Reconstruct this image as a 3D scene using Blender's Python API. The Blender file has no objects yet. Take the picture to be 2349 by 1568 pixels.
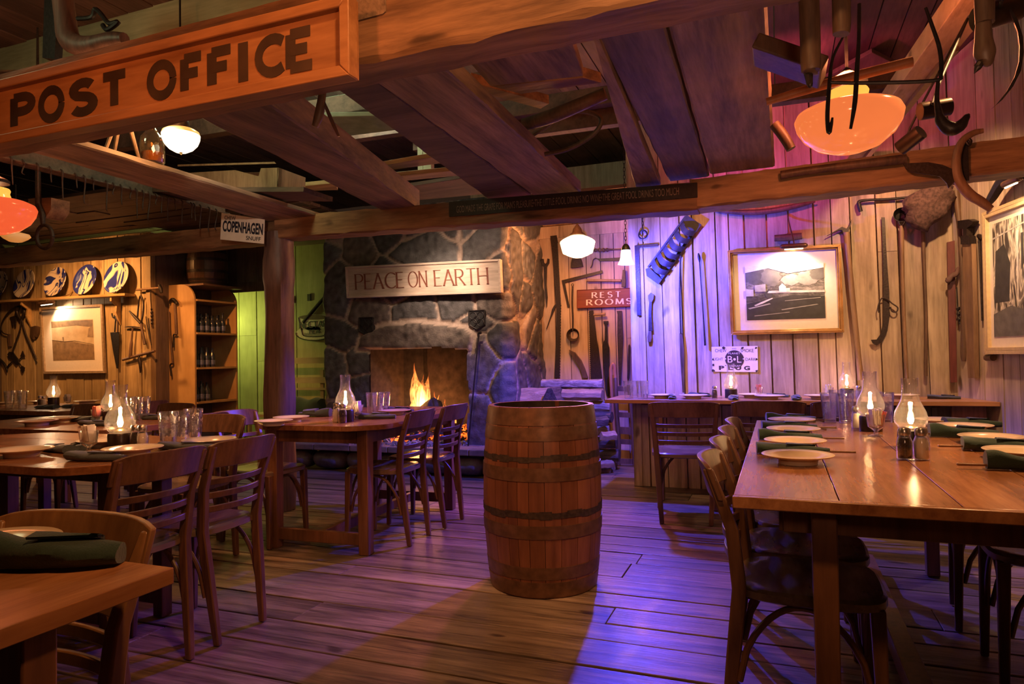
import bpy, bmesh, math, random
from math import sin, cos, pi, radians, atan, tan, sqrt
from mathutils import Vector, Matrix, noise
random.seed(7)
S = bpy.context.scene
COL = S.collection

# ---------------------------------------------------------------- camera
F = 1566.0; W0, H0 = 2349, 1568
CH = 1.124
YAW, PITCH, ROLL = radians(21.3), radians(1.25), radians(1.0)
fwd = Vector((-sin(YAW)*cos(PITCH), cos(YAW)*cos(PITCH), sin(PITCH)))
r0 = Vector((cos(YAW), sin(YAW), 0)); u0 = r0.cross(fwd)
rt = r0*cos(ROLL) - u0*sin(ROLL); up = u0*cos(ROLL) + r0*sin(ROLL)
cam_d = bpy.data.cameras.new('camera'); cam = bpy.data.objects.new('camera', cam_d); COL.objects.link(cam)
cam.matrix_world = Matrix(((rt.x, up.x, -fwd.x, 0), (rt.y, up.y, -fwd.y, 0), (rt.z, up.z, -fwd.z, CH), (0, 0, 0, 1)))
cam_d.sensor_width = 36; cam_d.lens = F/W0*36; cam_d.clip_start = .02; cam_d.clip_end = 60
S.camera = cam
CAM = Vector((0, 0, CH))
def ray(px, py): return fwd*F + rt*(px-W0/2) - up*(py-H0/2)
def on(px, py, axis, v):
    d = ray(px, py); t = (v - CAM[axis])/d[axis]
    return CAM + d*t
def oX(px, py, v): return on(px, py, 0, v)
def oY(px, py, v): return on(px, py, 1, v)
def oZ(px, py, v): return on(px, py, 2, v)
def oP(px, py, p, n):
    d = ray(px, py); n = Vector(n); t = (Vector(p)-CAM).dot(n)/d.dot(n)
    return CAM + d*t

# ---------------------------------------------------------------- world, exposure
S.view_settings.view_transform = 'Standard'; S.view_settings.look = 'None'
S.view_settings.exposure = 0.0; S.view_settings.gamma = 1.0; S.view_settings.use_curve_mapping = False
wd = bpy.data.worlds.new('world'); S.world = wd; wd.use_nodes = True
wd.node_tree.nodes['Background'].inputs[0].default_value = (1, .55, .32, 1)
wd.node_tree.nodes['Background'].inputs[1].default_value = .02
S.cycles.sample_clamp_indirect = 4; S.cycles.sample_clamp_direct = 0
S.cycles.caustics_reflective = False; S.cycles.caustics_refractive = False
S.cycles.transparent_max_bounces = 16; S.cycles.max_bounces = 5; S.cycles.diffuse_bounces = 3; S.cycles.glossy_bounces = 3; S.cycles.blur_glossy = 1.0
S.cycles.use_adaptive_sampling = True; S.cycles.adaptive_threshold = .05; S.cycles.time_limit = 1200

def lamp(name, loc, power, color, radius=.05, spot=None, target=None, blend=.4):
    d = bpy.data.lights.new(name, 'SPOT' if spot else 'POINT'); d.energy = power; d.color = color; d.shadow_soft_size = radius
    o = bpy.data.objects.new(name, d); COL.objects.link(o); o.location = loc
    if spot:
        d.spot_size = radians(spot); d.spot_blend = blend
        o.rotation_euler = (Vector(target)-Vector(loc)).to_track_quat('-Z', 'Y').to_euler()
    return o
BLUE = (.055, .06, 1.0); MAG = (1.0, .12, .34); WARM = (1.0, .50, .20); ORG = (1.0, .30, .08)
# coloured pendant bulb beside the counter, its light falls on planks, floor and stones
_d = ray(1436, 618); PEND = CAM + _d*(5.36/_d.y)
LIGHTS = [
 ('pendant_bulb', tuple(PEND), 340, BLUE, .03, 150, tuple(PEND+Vector((-.06, -.05, -1))), .35),
 ('pendant_glow', tuple(PEND), 250, BLUE, .03, 112, tuple(PEND+Vector((.40, .85, .25))), .6),
 ('magenta_spot', (.1, 4.6, 2.75), 110, MAG, .05, 75, (.15, 6.1, 2.3), .9),
 ('magenta_spot', (-1.6, 4.85, 2.45), 75, (1.0, .14, .50), .05, 100, (-1.8, 3.6, 0), .8),  # added spot with no fixture, tints the floor purple
 ('magenta_spot', (-.1, 4.7, 2.7), 60, (1.0, .10, .22), .05, 120, (.2, 5.9, 3.0), .8),
 ('warm_spot', (-.9, 4.5, 2.5), 60, (1, .50, .16), .04, 80, (-.8, 5.9, 1.6), .9),
 # ceiling track spots over the dining tables, warm
 ('warm_spot', (.95, 3.1, 2.75), 190, WARM, .04, 80, (.55, 2.9, .7), .7),
 ('warm_spot', (.9, 4.4, 2.7), 150, (1, .55, .25), .04, 90, (.9, 6.0, 1.2), .8),
 ('warm_spot', (-.2, .9, 2.9), 110, (1, .42, .14), .08, 110, (-1.5, 2.2, 0), .9),
 ('warm_spot', (-1.4, .2, 2.2), 55, (1, .28, .08), .08, 100, (-1.9, 1.7, 2.05), .9),
 ('warm_spot', (-1.7, 1.98, 2.0), 40, (1, .45, .20), .06, 80, (-1.2, 3.3, .7), .9),
 ('warm_spot', (-3.3, 2.9, 2.12), 60, (1, .42, .16), .08, 110, (-3.2, 2.9, .0), .9),
 ('wall_washer', (-7.2, 4.75, 2.5), 170, (1, .42, .12), .08, 130, (-7.4, 5.75, 1.3), .9),
 ('wall_washer', (-5.6, 4.6, 2.5), 130, (1, .36, .09), .04, 60, (-6.3, 6.0, 1.2), .7),
 ('warm_spot', (-2.6, 2.5, 2.12), 26, (1, .72, .5), .03, 32, (-3.75, 4.02, 2.08), .6),  # added without a fixture, only brightens the enamel snuff sign
 ('joist_fill', (.25, .55, 1.35), 34, (1, .50, .27), .12, 125, (-1.2, 3.0, 2.5), .9),  # unseen fill added to light the joists from below, no lamp there
 ('chimney_spot', (-2.5, 4.8, 2.45), 190, (1, .68, .48), .03, 38, (-3.05, 6.07, 1.78), .9),  # added narrow spot with no fixture, lifts the peace sign above the stones
 ('chimney_spot', (-2.3, 4.9, 2.5), 170, (1, .66, .45), .04, 65, (-2.9, 6.2, 1.75), .8),
 ('green_room_bulb', (-7.25, 6.98, 1.65), 34, (.82, .86, .20), .08, None, None, 0),
 ('loft_strip', (-2.9, 3.2, 3.0), 26, (.72, .85, .50), .15, None, None, 0),
 ('loft_strip', (-3.6, 1.6, 2.9), 9, (.80, .85, .45), .15, None, None, 0),
 ('loft_strip', (-2.75, 4.15, 2.95), 16, (.80, .90, .62), .08, None, None, 0),
]
for a in LIGHTS:
    if a[2] > 0: lamp(*a)

# ---------------------------------------------------------------- materials
MATS = {}
def nt(name):
    m = bpy.data.materials.new(name); m.use_nodes = True
    t = m.node_tree; return m, t, t.nodes['Principled BSDF']
def N(t, kind, **kw):
    n = t.nodes.new(kind)
    for k, v in kw.items():
        if k.startswith('_'): setattr(n, k[1:], v)
        else: n.inputs[k.replace('__', ' ')].default_value = v
    return n
def ramp(t, stops, interp='LINEAR'):
    n = t.nodes.new('ShaderNodeValToRGB'); cr = n.color_ramp; cr.interpolation = interp
    while len(cr.elements) < len(stops): cr.elements.new(.5)
    for e, (p, c) in zip(cr.elements, stops): e.position = p; e.color = (*c, 1)
    return n
def wood(name, dark, light, rough=.55, stretch=(1, 1, .08), scale=9, bump=.35, island=.35, coord='Object', saw=False, spec=.5, coat=0, knots=0):
    if name in MATS: return MATS[name]
    m, t, b = nt(name); L = t.links.new
    tc = N(t, 'ShaderNodeTexCoord'); mp = N(t, 'ShaderNodeMapping', Scale=stretch)
    geo = N(t, 'ShaderNodeNewGeometry')
    add = N(t, 'ShaderNodeVectorMath', _operation='ADD')
    mul = N(t, 'ShaderNodeVectorMath', _operation='SCALE', Scale=37.0)
    cmb = N(t, 'ShaderNodeCombineXYZ')
    L(geo.outputs['Random Per Island'], cmb.inputs[0]); L(geo.outputs['Random Per Island'], cmb.inputs[1]); L(cmb.outputs[0], mul.inputs[0])
    L(tc.outputs[coord], mp.inputs[0]); L(mp.outputs[0], add.inputs[0]); L(mul.outputs[0], add.inputs[1])
    n1 = N(t, 'ShaderNodeTexNoise', Scale=scale, Detail=7.0, Roughness=.62, Distortion=.6)
    n2 = N(t, 'ShaderNodeTexNoise', Scale=scale*6, Detail=4.0, Roughness=.6)
    n3 = N(t, 'ShaderNodeTexNoise', Scale=2.2, Detail=3.0)
    L(add.outputs[0], n1.inputs['Vector']); L(add.outputs[0], n2.inputs['Vector']); L(tc.outputs[coord], n3.inputs['Vector'])
    r = ramp(t, [(.37, dark), (.64, light)])
    mx = N(t, 'ShaderNodeMath', _operation='MULTIPLY_ADD'); mx.inputs[1].default_value = .35; L(n2.outputs[0], mx.inputs[0])
    sc = N(t, 'ShaderNodeMath', _operation='MULTIPLY'); sc.inputs[1].default_value = .68; L(n1.outputs[0], sc.inputs[0]); L(sc.outputs[0], mx.inputs[2])
    L(mx.outputs[0], r.inputs[0])
    # island brightness and broad stain patches
    ib = N(t, 'ShaderNodeMapRange'); ib.inputs[3].default_value = 1-island; ib.inputs[4].default_value = 1+island*.6
    L(geo.outputs['Random Per Island'], ib.inputs[0])
    sp = N(t, 'ShaderNodeMapRange'); sp.inputs[1].default_value = .3; sp.inputs[2].default_value = .7; sp.inputs[3].default_value = .7; sp.inputs[4].default_value = 1.15
    L(n3.outputs[0], sp.inputs[0])
    mm = N(t, 'ShaderNodeMath', _operation='MULTIPLY'); L(ib.outputs[0], mm.inputs[0]); L(sp.outputs[0], mm.inputs[1])
    vs = N(t, 'ShaderNodeVectorMath', _operation='SCALE'); L(r.outputs[0], vs.inputs[0]); L(mm.outputs[0], vs.inputs['Scale'])
    colo = vs.outputs[0]
    if knots:   # knots and old stains that belong to the wood itself
        st2 = tuple(x*(.45 if x < .5 else 1)/(.15 if x < .5 else 1) for x in stretch); m2_ = N(t, 'ShaderNodeMapping', Scale=tuple((.4 if x < .5 else 1.0) for x in stretch)); L(tc.outputs[coord], m2_.inputs[0])
        ad2 = N(t, 'ShaderNodeVectorMath', _operation='ADD'); nn2 = N(t, 'ShaderNodeTexNoise', Scale=9.0, Detail=2.0); L(m2_.outputs[0], nn2.inputs['Vector'])
        sc2 = N(t, 'ShaderNodeVectorMath', _operation='SCALE', Scale=.10); L(nn2.outputs['Color'], sc2.inputs[0]); L(m2_.outputs[0], ad2.inputs[0]); L(sc2.outputs[0], ad2.inputs[1])
        vo = N(t, 'ShaderNodeTexVoronoi', Scale=knots); L(ad2.outputs[0], vo.inputs['Vector'])
        kr = ramp(t, [(.0, (.22, .20, .18)), (.07, (.40, .36, .34)), (.12, (.95, .95, .95)), (.2, (1, 1, 1))]); L(vo.outputs['Distance'], kr.inputs[0])
        n4 = N(t, 'ShaderNodeTexNoise', Scale=5.0, Detail=6.0, Roughness=.7); L(mp.outputs[0], n4.inputs['Vector'])
        gr = ramp(t, [(.30, (.45, .42, .40)), (.46, (1, 1, 1)), (.62, (1, 1, 1)), (.8, (1.0, .96, .92))]); L(n4.outputs[0], gr.inputs[0])
        km = N(t, 'ShaderNodeVectorMath', _operation='MULTIPLY'); L(kr.outputs[0], km.inputs[0]); L(gr.outputs[0], km.inputs[1])
        kk = N(t, 'ShaderNodeVectorMath', _operation='MULTIPLY'); L(colo, kk.inputs[0]); L(km.outputs[0], kk.inputs[1]); colo = kk.outputs[0]
    L(colo, b.inputs['Base Color'])
    b.inputs['Roughness'].default_value = rough; b.inputs['Specular IOR Level'].default_value = spec
    b.inputs['Coat Weight'].default_value = coat; b.inputs['Coat Roughness'].default_value = .12
    if bump:
        bp = N(t, 'ShaderNodeBump', Strength=bump, Distance=.006); src = mx.outputs[0]
        if saw:
            wv = N(t, 'ShaderNodeTexWave', Scale=11.0, Distortion=5.0, Detail=2.0); wv.bands_direction = 'DIAGONAL'
            L(tc.outputs[coord], wv.inputs['Vector'])
            m2 = N(t, 'ShaderNodeMath', _operation='MULTIPLY_ADD'); m2.inputs[1].default_value = .10
            L(wv.outputs['Fac'], m2.inputs[0]); L(mx.outputs[0], m2.inputs[2]); src = m2.outputs[0]
        L(src, bp.inputs['Height']); L(bp.outputs[0], b.inputs['Normal'])
    MATS[name] = m; return m
def plain(name, col, rough=.5, metal=0, bump=0, scale=40, var=.15, spec=.5, coat=0, sheen=0):
    if name in MATS: return MATS[name]
    m, t, b = nt(name); L = t.links.new
    tc = N(t, 'ShaderNodeTexCoord'); n = N(t, 'ShaderNodeTexNoise', Scale=scale, Detail=4.0); L(tc.outputs['Object'], n.inputs['Vector'])
    r = ramp(t, [(.3, tuple(c*(1-var) for c in col)), (.7, tuple(min(1, c*(1+var)) for c in col))]); L(n.outputs[0], r.inputs[0]); L(r.outputs[0], b.inputs['Base Color'])
    b.inputs['Roughness'].default_value = rough; b.inputs['Metallic'].default_value = metal
    b.inputs['Specular IOR Level'].default_value = spec; b.inputs['Coat Weight'].default_value = coat
    b.inputs['Sheen Weight'].default_value = sheen
    if bump:
        bp = N(t, 'ShaderNodeBump', Strength=bump, Distance=.003); L(n.outputs[0], bp.inputs['Height']); L(bp.outputs[0], b.inputs['Normal'])
    MATS[name] = m; return m
def emis(name, col, strength, base=(.8, .8, .8), rough=.2):
    if name in MATS: return MATS[name]
    m, t, b = nt(name)
    b.inputs['Base Color'].default_value = (*base, 1); b.inputs['Roughness'].default_value = rough
    b.inputs['Emission Color'].default_value = (*col, 1); b.inputs['Emission Strength'].default_value = strength
    n = N(t, 'ShaderNodeTexNoise', Scale=3.0); mr = N(t, 'ShaderNodeMapRange'); mr.inputs[3].default_value = strength*.9; mr.inputs[4].default_value = strength*1.1
    t.links.new(n.outputs[0], mr.inputs[0]); t.links.new(mr.outputs[0], b.inputs['Emission Strength'])
    MATS[name] = m; return m
def glass(name, tint=(1, 1, 1), refl=.5, rough=.03, wav=0, haze=.035):
    if name in MATS: return MATS[name]
    m = bpy.data.materials.new(name); m.use_nodes = True; t = m.node_tree; L = t.links.new
    t.nodes.remove(t.nodes['Principled BSDF'])
    tr = N(t, 'ShaderNodeBsdfTransparent', Color=(*tint, 1)); gl = N(t, 'ShaderNodeBsdfGlossy', Color=(1, 1, 1, 1), Roughness=rough)
    lw = N(t, 'ShaderNodeLayerWeight', Blend=refl); mx = t.nodes.new('ShaderNodeMixShader')
    mr = N(t, 'ShaderNodeMapRange'); mr.inputs[3].default_value = .10; mr.inputs[4].default_value = 1.0
    L(lw.outputs['Facing'], mr.inputs[0])
    pw = N(t, 'ShaderNodeMath', _operation='POWER'); pw.inputs[1].default_value = 1.25; L(mr.outputs[0], pw.inputs[0])
    L(pw.outputs[0], mx.inputs[0]); L(tr.outputs[0], mx.inputs[1]); L(gl.outputs[0], mx.inputs[2])
    tc = N(t, 'ShaderNodeTexCoord'); n = N(t, 'ShaderNodeTexNoise', Scale=60.0 if wav else 8.0, Detail=2.0); L(tc.outputs['Object'], n.inputs['Vector'])
    bp = N(t, 'ShaderNodeBump', Strength=wav or .02, Distance=.004); L(n.outputs[0], bp.inputs['Height'])
    L(bp.outputs[0], gl.inputs['Normal']); L(bp.outputs[0], lw.inputs['Normal'])
    tl = N(t, 'ShaderNodeBsdfTranslucent', Color=(1, 1, 1, 1)); m3 = t.nodes.new('ShaderNodeMixShader'); m3.inputs[0].default_value = haze
    L(mx.outputs[0], m3.inputs[1]); L(tl.outputs[0], m3.inputs[2])
    L(m3.outputs[0], t.nodes['Material Output'].inputs[0]); MATS[name] = m; return m

# ---------------------------------------------------------------- mesh builder
def frame_from(d):
    d = d.normalized(); a = Vector((0, 0, 1)) if abs(d.z) < .9 else Vector((1, 0, 0))
    x = a.cross(d).normalized(); return x, d.cross(x)
class MB:
    def __init__(s): s.v = []; s.f = []
    def add(s, vs, fs):
        o = len(s.v); s.v += [Vector(v) for v in vs]; s.f += [tuple(i+o for i in f) for f in fs]; return s
    def hexa(s, b, t):   # two matching loops of points
        n = len(b); fs = [tuple(reversed(range(n))), tuple(range(n, 2*n))] + [(i, (i+1) % n, n+(i+1) % n, n+i) for i in range(n)]
        return s.add(list(b)+list(t), fs)
    def box(s, c, d, R=None):
        x, y, z = [k/2 for k in d]; c = Vector(c)
        q = [Vector((-x, -y, -z)), Vector((x, -y, -z)), Vector((x, y, -z)), Vector((-x, y, -z))]
        p = [v+Vector((0, 0, 2*z)) for v in q]
        if R is not None: q = [R @ v for v in q]; p = [R @ v for v in p]
        return s.hexa([c+v for v in q], [c+v for v in p])
    def bar(s, a, b, w, h, w2=None, h2=None, upv=(0, 0, 1)):
        a, b = Vector(a), Vector(b); d = (b-a).normalized(); x = d.cross(Vector(upv))
        x = x.normalized() if x.length > 1e-4 else Vector((1, 0, 0)); y = x.cross(d).normalized()
        w2 = w2 or w; h2 = h2 or h
        A = [a+x*(i*w/2)+y*(j*h/2) for i, j in ((-1, -1), (1, -1), (1, 1), (-1, 1))]
        B = [b+x*(i*w2/2)+y*(j*h2/2) for i, j in ((-1, -1), (1, -1), (1, 1), (-1, 1))]
        return s.hexa(A, B)
    def tube(s, pts, r, seg=10, cap=True, flat=None):
        pts = [Vector(p) for p in pts]; n = len(pts); rs = list(r) if isinstance(r, (list, tuple)) else [r]*n
        if 3 <= n <= 12:   # round off coarse paths
            Q, R2 = [], []; K = 4
            for i in range(n-1):
                p0, p1, p2, p3 = pts[max(i-1, 0)], pts[i], pts[i+1], pts[min(i+2, n-1)]
                for k in range(K):
                    t = k/K; Q.append(.5*((2*p1)+(p2-p0)*t+(2*p0-5*p1+4*p2-p3)*t*t+(3*p1-p0-3*p2+p3)*t**3)); f = t*t*(3-2*t); R2.append(rs[i]*(1-f)+rs[i+1]*f)
            Q.append(pts[-1]); R2.append(rs[-1]); pts, rs, n = Q, R2, len(Q)
        vs = []; px = None
        for i, p in enumerate(pts):
            d = (pts[min(i+1, n-1)]-pts[max(i-1, 0)])
            if d.length < 1e-9: d = Vector((0, 0, 1))
            d = d.normalized()
            if px is None: x, y = frame_from(d)
            else:
                x = (px-d*px.dot(d)); x = x.normalized() if x.length > 1e-6 else frame_from(d)[0]; y = d.cross(x)
            px = x
            for k in range(seg):
                a = 2*pi*k/seg; vs.append(p + x*(cos(a)*rs[i]) + y*(sin(a)*rs[i]))
        fs = [(i*seg+k, i*seg+(k+1) % seg, (i+1)*seg+(k+1) % seg, (i+1)*seg+k) for i in range(n-1) for k in range(seg)]
        if cap: fs += [tuple(reversed(range(seg))), tuple(range((n-1)*seg, n*seg))]
        return s.add(vs, fs)
    def lathe(s, prof, c=(0, 0, 0), seg=24, ax=None, fl=0):
        c = Vector(c); vs = []; X, Y, Z = (Vector((1, 0, 0)), Vector((0, 1, 0)), Vector((0, 0, 1)))
        if ax is not None: Z = Vector(ax).normalized(); X, Y = frame_from(Z)
        for (r, z) in prof:
            for k in range(seg):
                a = 2*pi*k/seg; rr = r*(1+fl*(1 if k % 2 else -1)); vs.append(c + X*(cos(a)*rr) + Y*(sin(a)*rr) + Z*z)
        n = len(prof); fs = [(i*seg+k, i*seg+(k+1) % seg, (i+1)*seg+(k+1) % seg, (i+1)*seg+k) for i in range(n-1) for k in range(seg)]
        if prof[0][0] > 1e-5 and False: fs.append(tuple(reversed(range(seg))))
        return s.add(vs, fs)
    def prism(s, pts, off):
        pts = [Vector(p) for p in pts]; off = Vector(off); n = Vector((0, 0, 0))
        for i in range(len(pts)): n += pts[i].cross(pts[(i+1) % len(pts)])
        if n.dot(off) < 0: pts.reverse()
        return s.hexa(pts, [p+off for p in pts])
    def loft(s, secs, cap=True):
        n = len(secs[0]); o = len(secs); vs = [p for q in secs for p in q]
        fs = [(i*n+k, i*n+(k+1) % n, (i+1)*n+(k+1) % n, (i+1)*n+k) for i in range(o-1) for k in range(n)]
        if cap: fs += [tuple(reversed(range(n))), tuple(range((o-1)*n, o*n))]
        return s.add(vs, fs)
    def build(s, name, mat, parent=None, org=None, smooth=.75, bevel=0, sub=0):
        if parent is not None: org = ORG.get(parent.name, Vector((0, 0, 0)))
        elif org is None:
            xs = [min(v[i] for v in s.v) for i in range(3)]; xe = [max(v[i] for v in s.v) for i in range(3)]
            org = Vector(((xs[0]+xe[0])/2, (xs[1]+xe[1])/2, xs[2]))
        org = Vector(org); me = bpy.data.meshes.new(name); me.from_pydata([v-org for v in s.v], [], s.f); me.validate()
        bm = bmesh.new(); bm.from_mesh(me); bmesh.ops.recalc_face_normals(bm, faces=bm.faces); bm.to_mesh(me); bm.free()
        me.materials.append(mat)
        if smooth: me.shade_smooth(); me.set_sharp_from_angle(angle=smooth)
        o = bpy.data.objects.new(name, me); COL.objects.link(o)
        if parent is not None: o.parent = parent; ORG[o.name] = org
        else: o.location = org; ORG[o.name] = org
        if sub: md = o.modifiers.new('sub', 'SUBSURF'); md.levels = md.render_levels = sub
        if bevel: md = o.modifiers.new('bevel', 'BEVEL'); md.width = bevel; md.segments = 2; md.limit_method = 'ANGLE'
        return o
ORG = {}; PANEL = {}
def tag(o, label, cat, group=None, kind=None):
    if label: o['label'] = label
    if cat: o['category'] = cat
    if group: o['group'] = group
    if kind: o['kind'] = kind
    return o
def thing(name, label, cat, loc=(0, 0, 0), group=None):
    o = bpy.data.objects.new(name, None); COL.objects.link(o); o.location = loc; o.empty_display_size = .05
    ORG[o.name] = Vector(loc); return tag(o, label, cat, group)
def struct(o): o['kind'] = 'structure'; return o
def kids(o): return [c for c in bpy.data.objects if c.parent == o]
def copy_tree(o, loc=None, rz=None, label=None, group=None, parent=None, scale=None):
    c = o.copy(); COL.objects.link(c)
    if parent is not None: c.parent = parent
    for ch in kids(o): copy_tree(ch, parent=c)
    if loc is not None: c.location = loc
    if rz is not None: c.rotation_euler = (0, 0, rz)
    if label: c['label'] = label
    if group: c['group'] = group
    if scale: c.scale = (scale,)*3 if not isinstance(scale, tuple) else scale
    return c
def seg_arc(cx, cy, r, a0, a1, n=8, ry=None):
    ry = ry or r
    return [(cx+r*cos(radians(a0+(a1-a0)*i/n)), cy+ry*sin(radians(a0+(a1-a0)*i/n))) for i in range(n+1)]
# pixel helpers working on crops of the photograph (x0, y0, scale): measured outlines are carried onto real planes
CR = {'a': (0, 0, 2.8), 'b': (700, 0, 2.8), 'c': (1400, 0, 2.475), 'd': (0, 540, 3.136), 'e': (600, 480, 2.45), 'f': (1180, 460, 2.24),
      'g': (1600, 440, 3.016), 'h': (0, 900, 2.347), 'i': (1230, 500, 5.228), 'j': (1180, 780, 4.613), 'k': (1430, 480, 3.733),
      'l': (0, 560, 4.9), 'm': (2050, 380, 2.8), 'n': (0, 300, 3.559), 'o': (1740, 0, 3.337), 'p': (0, 0, 1)}
def cx(c, x, y): a, b, s = CR[c]; return a+x/s, b+y/s

# ---------------------------------------------------------------- stroke lettering (roman and block capitals)
GL = {
 'P': (.62, [[(0, 0), (0, 1)], [(0, 1)]+seg_arc(.30, .74, .30, 90, -90, 10, .26)+[(0, .48)]]),
 'E': (.55, [[(0, 0), (0, 1)], [(0, 1), (.5, 1)], [(0, .52), (.42, .52)], [(0, 0), (.54, 0)]]),
 'A': (.80, [[(0, 0), (.38, 1)], [(.38, 1), (.78, 0)], [(.14, .36), (.64, .36)]]),
 'C': (.78, [seg_arc(.5, .5, .48, 48, 312, 16, .5)]),
 'O': (.90, [seg_arc(.45, .5, .45, 0, 360, 24, .5)]),
 'N': (.78, [[(.04, 0), (.04, 1)], [(.04, 1), (.74, 0)], [(.74, 0), (.74, 1)]]),
 'R': (.68, [[(0, 0), (0, 1)], [(0, 1)]+seg_arc(.28, .75, .28, 90, -90, 10, .25)+[(0, .5)], [(.26, .5), (.68, 0)]]),
 'T': (.70, [[(.35, 0), (.35, 1)], [(0, 1), (.7, 1)]]),
 'H': (.76, [[(.03, 0), (.03, 1)], [(.73, 0), (.73, 1)], [(.03, .52), (.73, .52)]]),
 'S': (.55, [seg_arc(.27, .76, .25, 30, 250, 10, .24)[:-1]+seg_arc(.27, .26, .27, 80, -150, 12, .26)]),
 'M': (.95, [[(.05, 0), (.1, 1)], [(.1, 1), (.48, .05)], [(.48, .05), (.85, 1)], [(.85, 1), (.92, 0)]]),
 'F': (.50, [[(0, 0), (0, 1)], [(0, 1), (.5, 1)], [(0, .52), (.4, .52)]]),
 'I': (.08, [[(.04, 0), (.04, 1)]]),
 ' ': (.30, []),
}
def ribbon(pts, w):
    pts = [Vector((a, b)) for a, b in pts]; L_, R_ = [], []
    for i, p in enumerate(pts):
        d = (pts[min(i+1, len(pts)-1)]-pts[max(i-1, 0)]).normalized(); n = Vector((-d.y, d.x)); k = w(d) if callable(w) else w
        L_.append(p+n*k/2); R_.append(p-n*k/2)
    return L_, R_
def letters(txt, O, R, U, N_, height, width, mat, parent, name='lettering', thick=.09, thin=.035, serif=.07, track=.17, xs=1.0, depth=.002, block=False):
    """Lay the text out on a plane, fitted to the given width and height."""
    x = 0; strokes = []; parent = PANEL.get(parent.name, parent)
    for ch in txt:
        w, st = GL[ch]
        for s in st: strokes.append([(a*xs+x, b) for a, b in s])
        x += w*xs+track
    tot = x-track; O, R, U, N_ = Vector(O), Vector(R).normalized(), Vector(U).normalized(), Vector(N_).normalized(); kx = width/tot
    PP = [O]
    def P(u, v, w=0): return PP[0] + R*(u*kx) + U*(v*height) + N_*w
    mb = MB()
    for si, s in enumerate(strokes):
        PP[0] = PP[0] + N_*.00025
        def wf(d): return thick if block else (thin + (thick-thin)*abs(d.y)**1.2)
        if block:
            s = [(a, .5+(b-.5)*(1-thick*.9)) for a, b in s]
        A, B = ribbon(s, wf)
        for i in range(len(A)-1):
            q = [P(*A[i]), P(*A[i+1]), P(*B[i+1]), P(*B[i])]
            mb.prism(q, N_*depth)
        if serif and not block:
            for e, o in ((s[0], s[1]), (s[-1], s[-2])):
                dx, dy = e[0]-o[0], e[1]-o[1]
                if abs(dy) > abs(dx)*.9 and (abs(e[1]) < .02 or abs(e[1]-1) < .02):
                    mb.prism([P(e[0]-serif, e[1]-.02), P(e[0]+serif, e[1]-.02), P(e[0]+serif, e[1]+.02), P(e[0]-serif, e[1]+.02)], N_*depth)
    return mb.build(name, mat, parent, smooth=0)
def font_text(txt, O, R, U, N_, height, width, mat, parent, name='lettering', bold=0.0, depth=.002):
    cu = bpy.data.curves.new('t', 'FONT'); cu.body = txt; cu.size = 1; cu.offset = bold; cu.fill_mode = 'BOTH' if False else 'FRONT'
    ob = bpy.data.objects.new('t', cu); COL.objects.link(ob); bpy.context.view_layer.update()
    me = ob.to_mesh(); vs = [v.co.copy() for v in me.vertices]; fs = [tuple(p.vertices) for p in me.polygons]; ob.to_mesh_clear()
    bpy.data.objects.remove(ob); bpy.data.curves.remove(cu)
    x0 = min(v.x for v in vs); x1 = max(v.x for v in vs); y0 = min(v.y for v in vs); y1 = max(v.y for v in vs)
    parent = PANEL.get(parent.name, parent)
    O, R, U, N_ = Vector(O), Vector(R).normalized(), Vector(U).normalized(), Vector(N_).normalized()
    mb = MB(); mb.add([O+R*((v.x-x0)/(x1-x0)*width)+U*((v.y-y0)/(y1-y0)*height)+N_*depth for v in vs], fs)
    return mb.build(name, mat, parent, smooth=0)
# ---------------------------------------------------------------- palette
W_FLOOR = wood('floor_wood', (.055, .035, .024), (.35, .25, .18), .40, (.10, 1.6, 1), 12, .9, .3, knots=5)
W_WALL = wood('wall_wood', (.30, .215, .14), (.62, .48, .34), .62, (1.2, 1, .10), 8, .5, .26, saw=True, knots=4)
W_WALLR = wood('wall_wood_right', (.36, .27, .20), (.62, .49, .38), .62, (1, 1.2, .10), 8, .45, .2, knots=4)
W_GREEN = wood('green_wall_wood', (.36, .37, .17), (.48, .49, .24), .7, (1.2, 1, .12), 7, .25, .08)
W_DARK = wood('dark_board_wood', (.045, .028, .02), (.16, .10, .07), .7, (.15, 1, 1), 8, .5, .4)
W_DARKV = wood('dark_wall_wood', (.08, .055, .045), (.20, .14, .11), .7, (1, 1, .1), 8, .4, .3)
W_BEAM = wood('beam_wood', (.10, .045, .022), (.36, .185, .09), .62, (.10, 1, 1), 8, .9, .1, knots=4)
W_JOIST = wood('joist_wood', (.09, .055, .035), (.42, .27, .17), .66, (1, .10, 1), 8, .9, .15, knots=4)
W_POST = wood('post_wood', (.05, .028, .025), (.20, .11, .09), .5, (1, 1, .10), 8, .7, .1)
W_ROOF = wood('roof_wood', (.06, .03, .025), (.17, .09, .07), .75, (1, .12, 1), 7, .4, .35)

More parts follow.
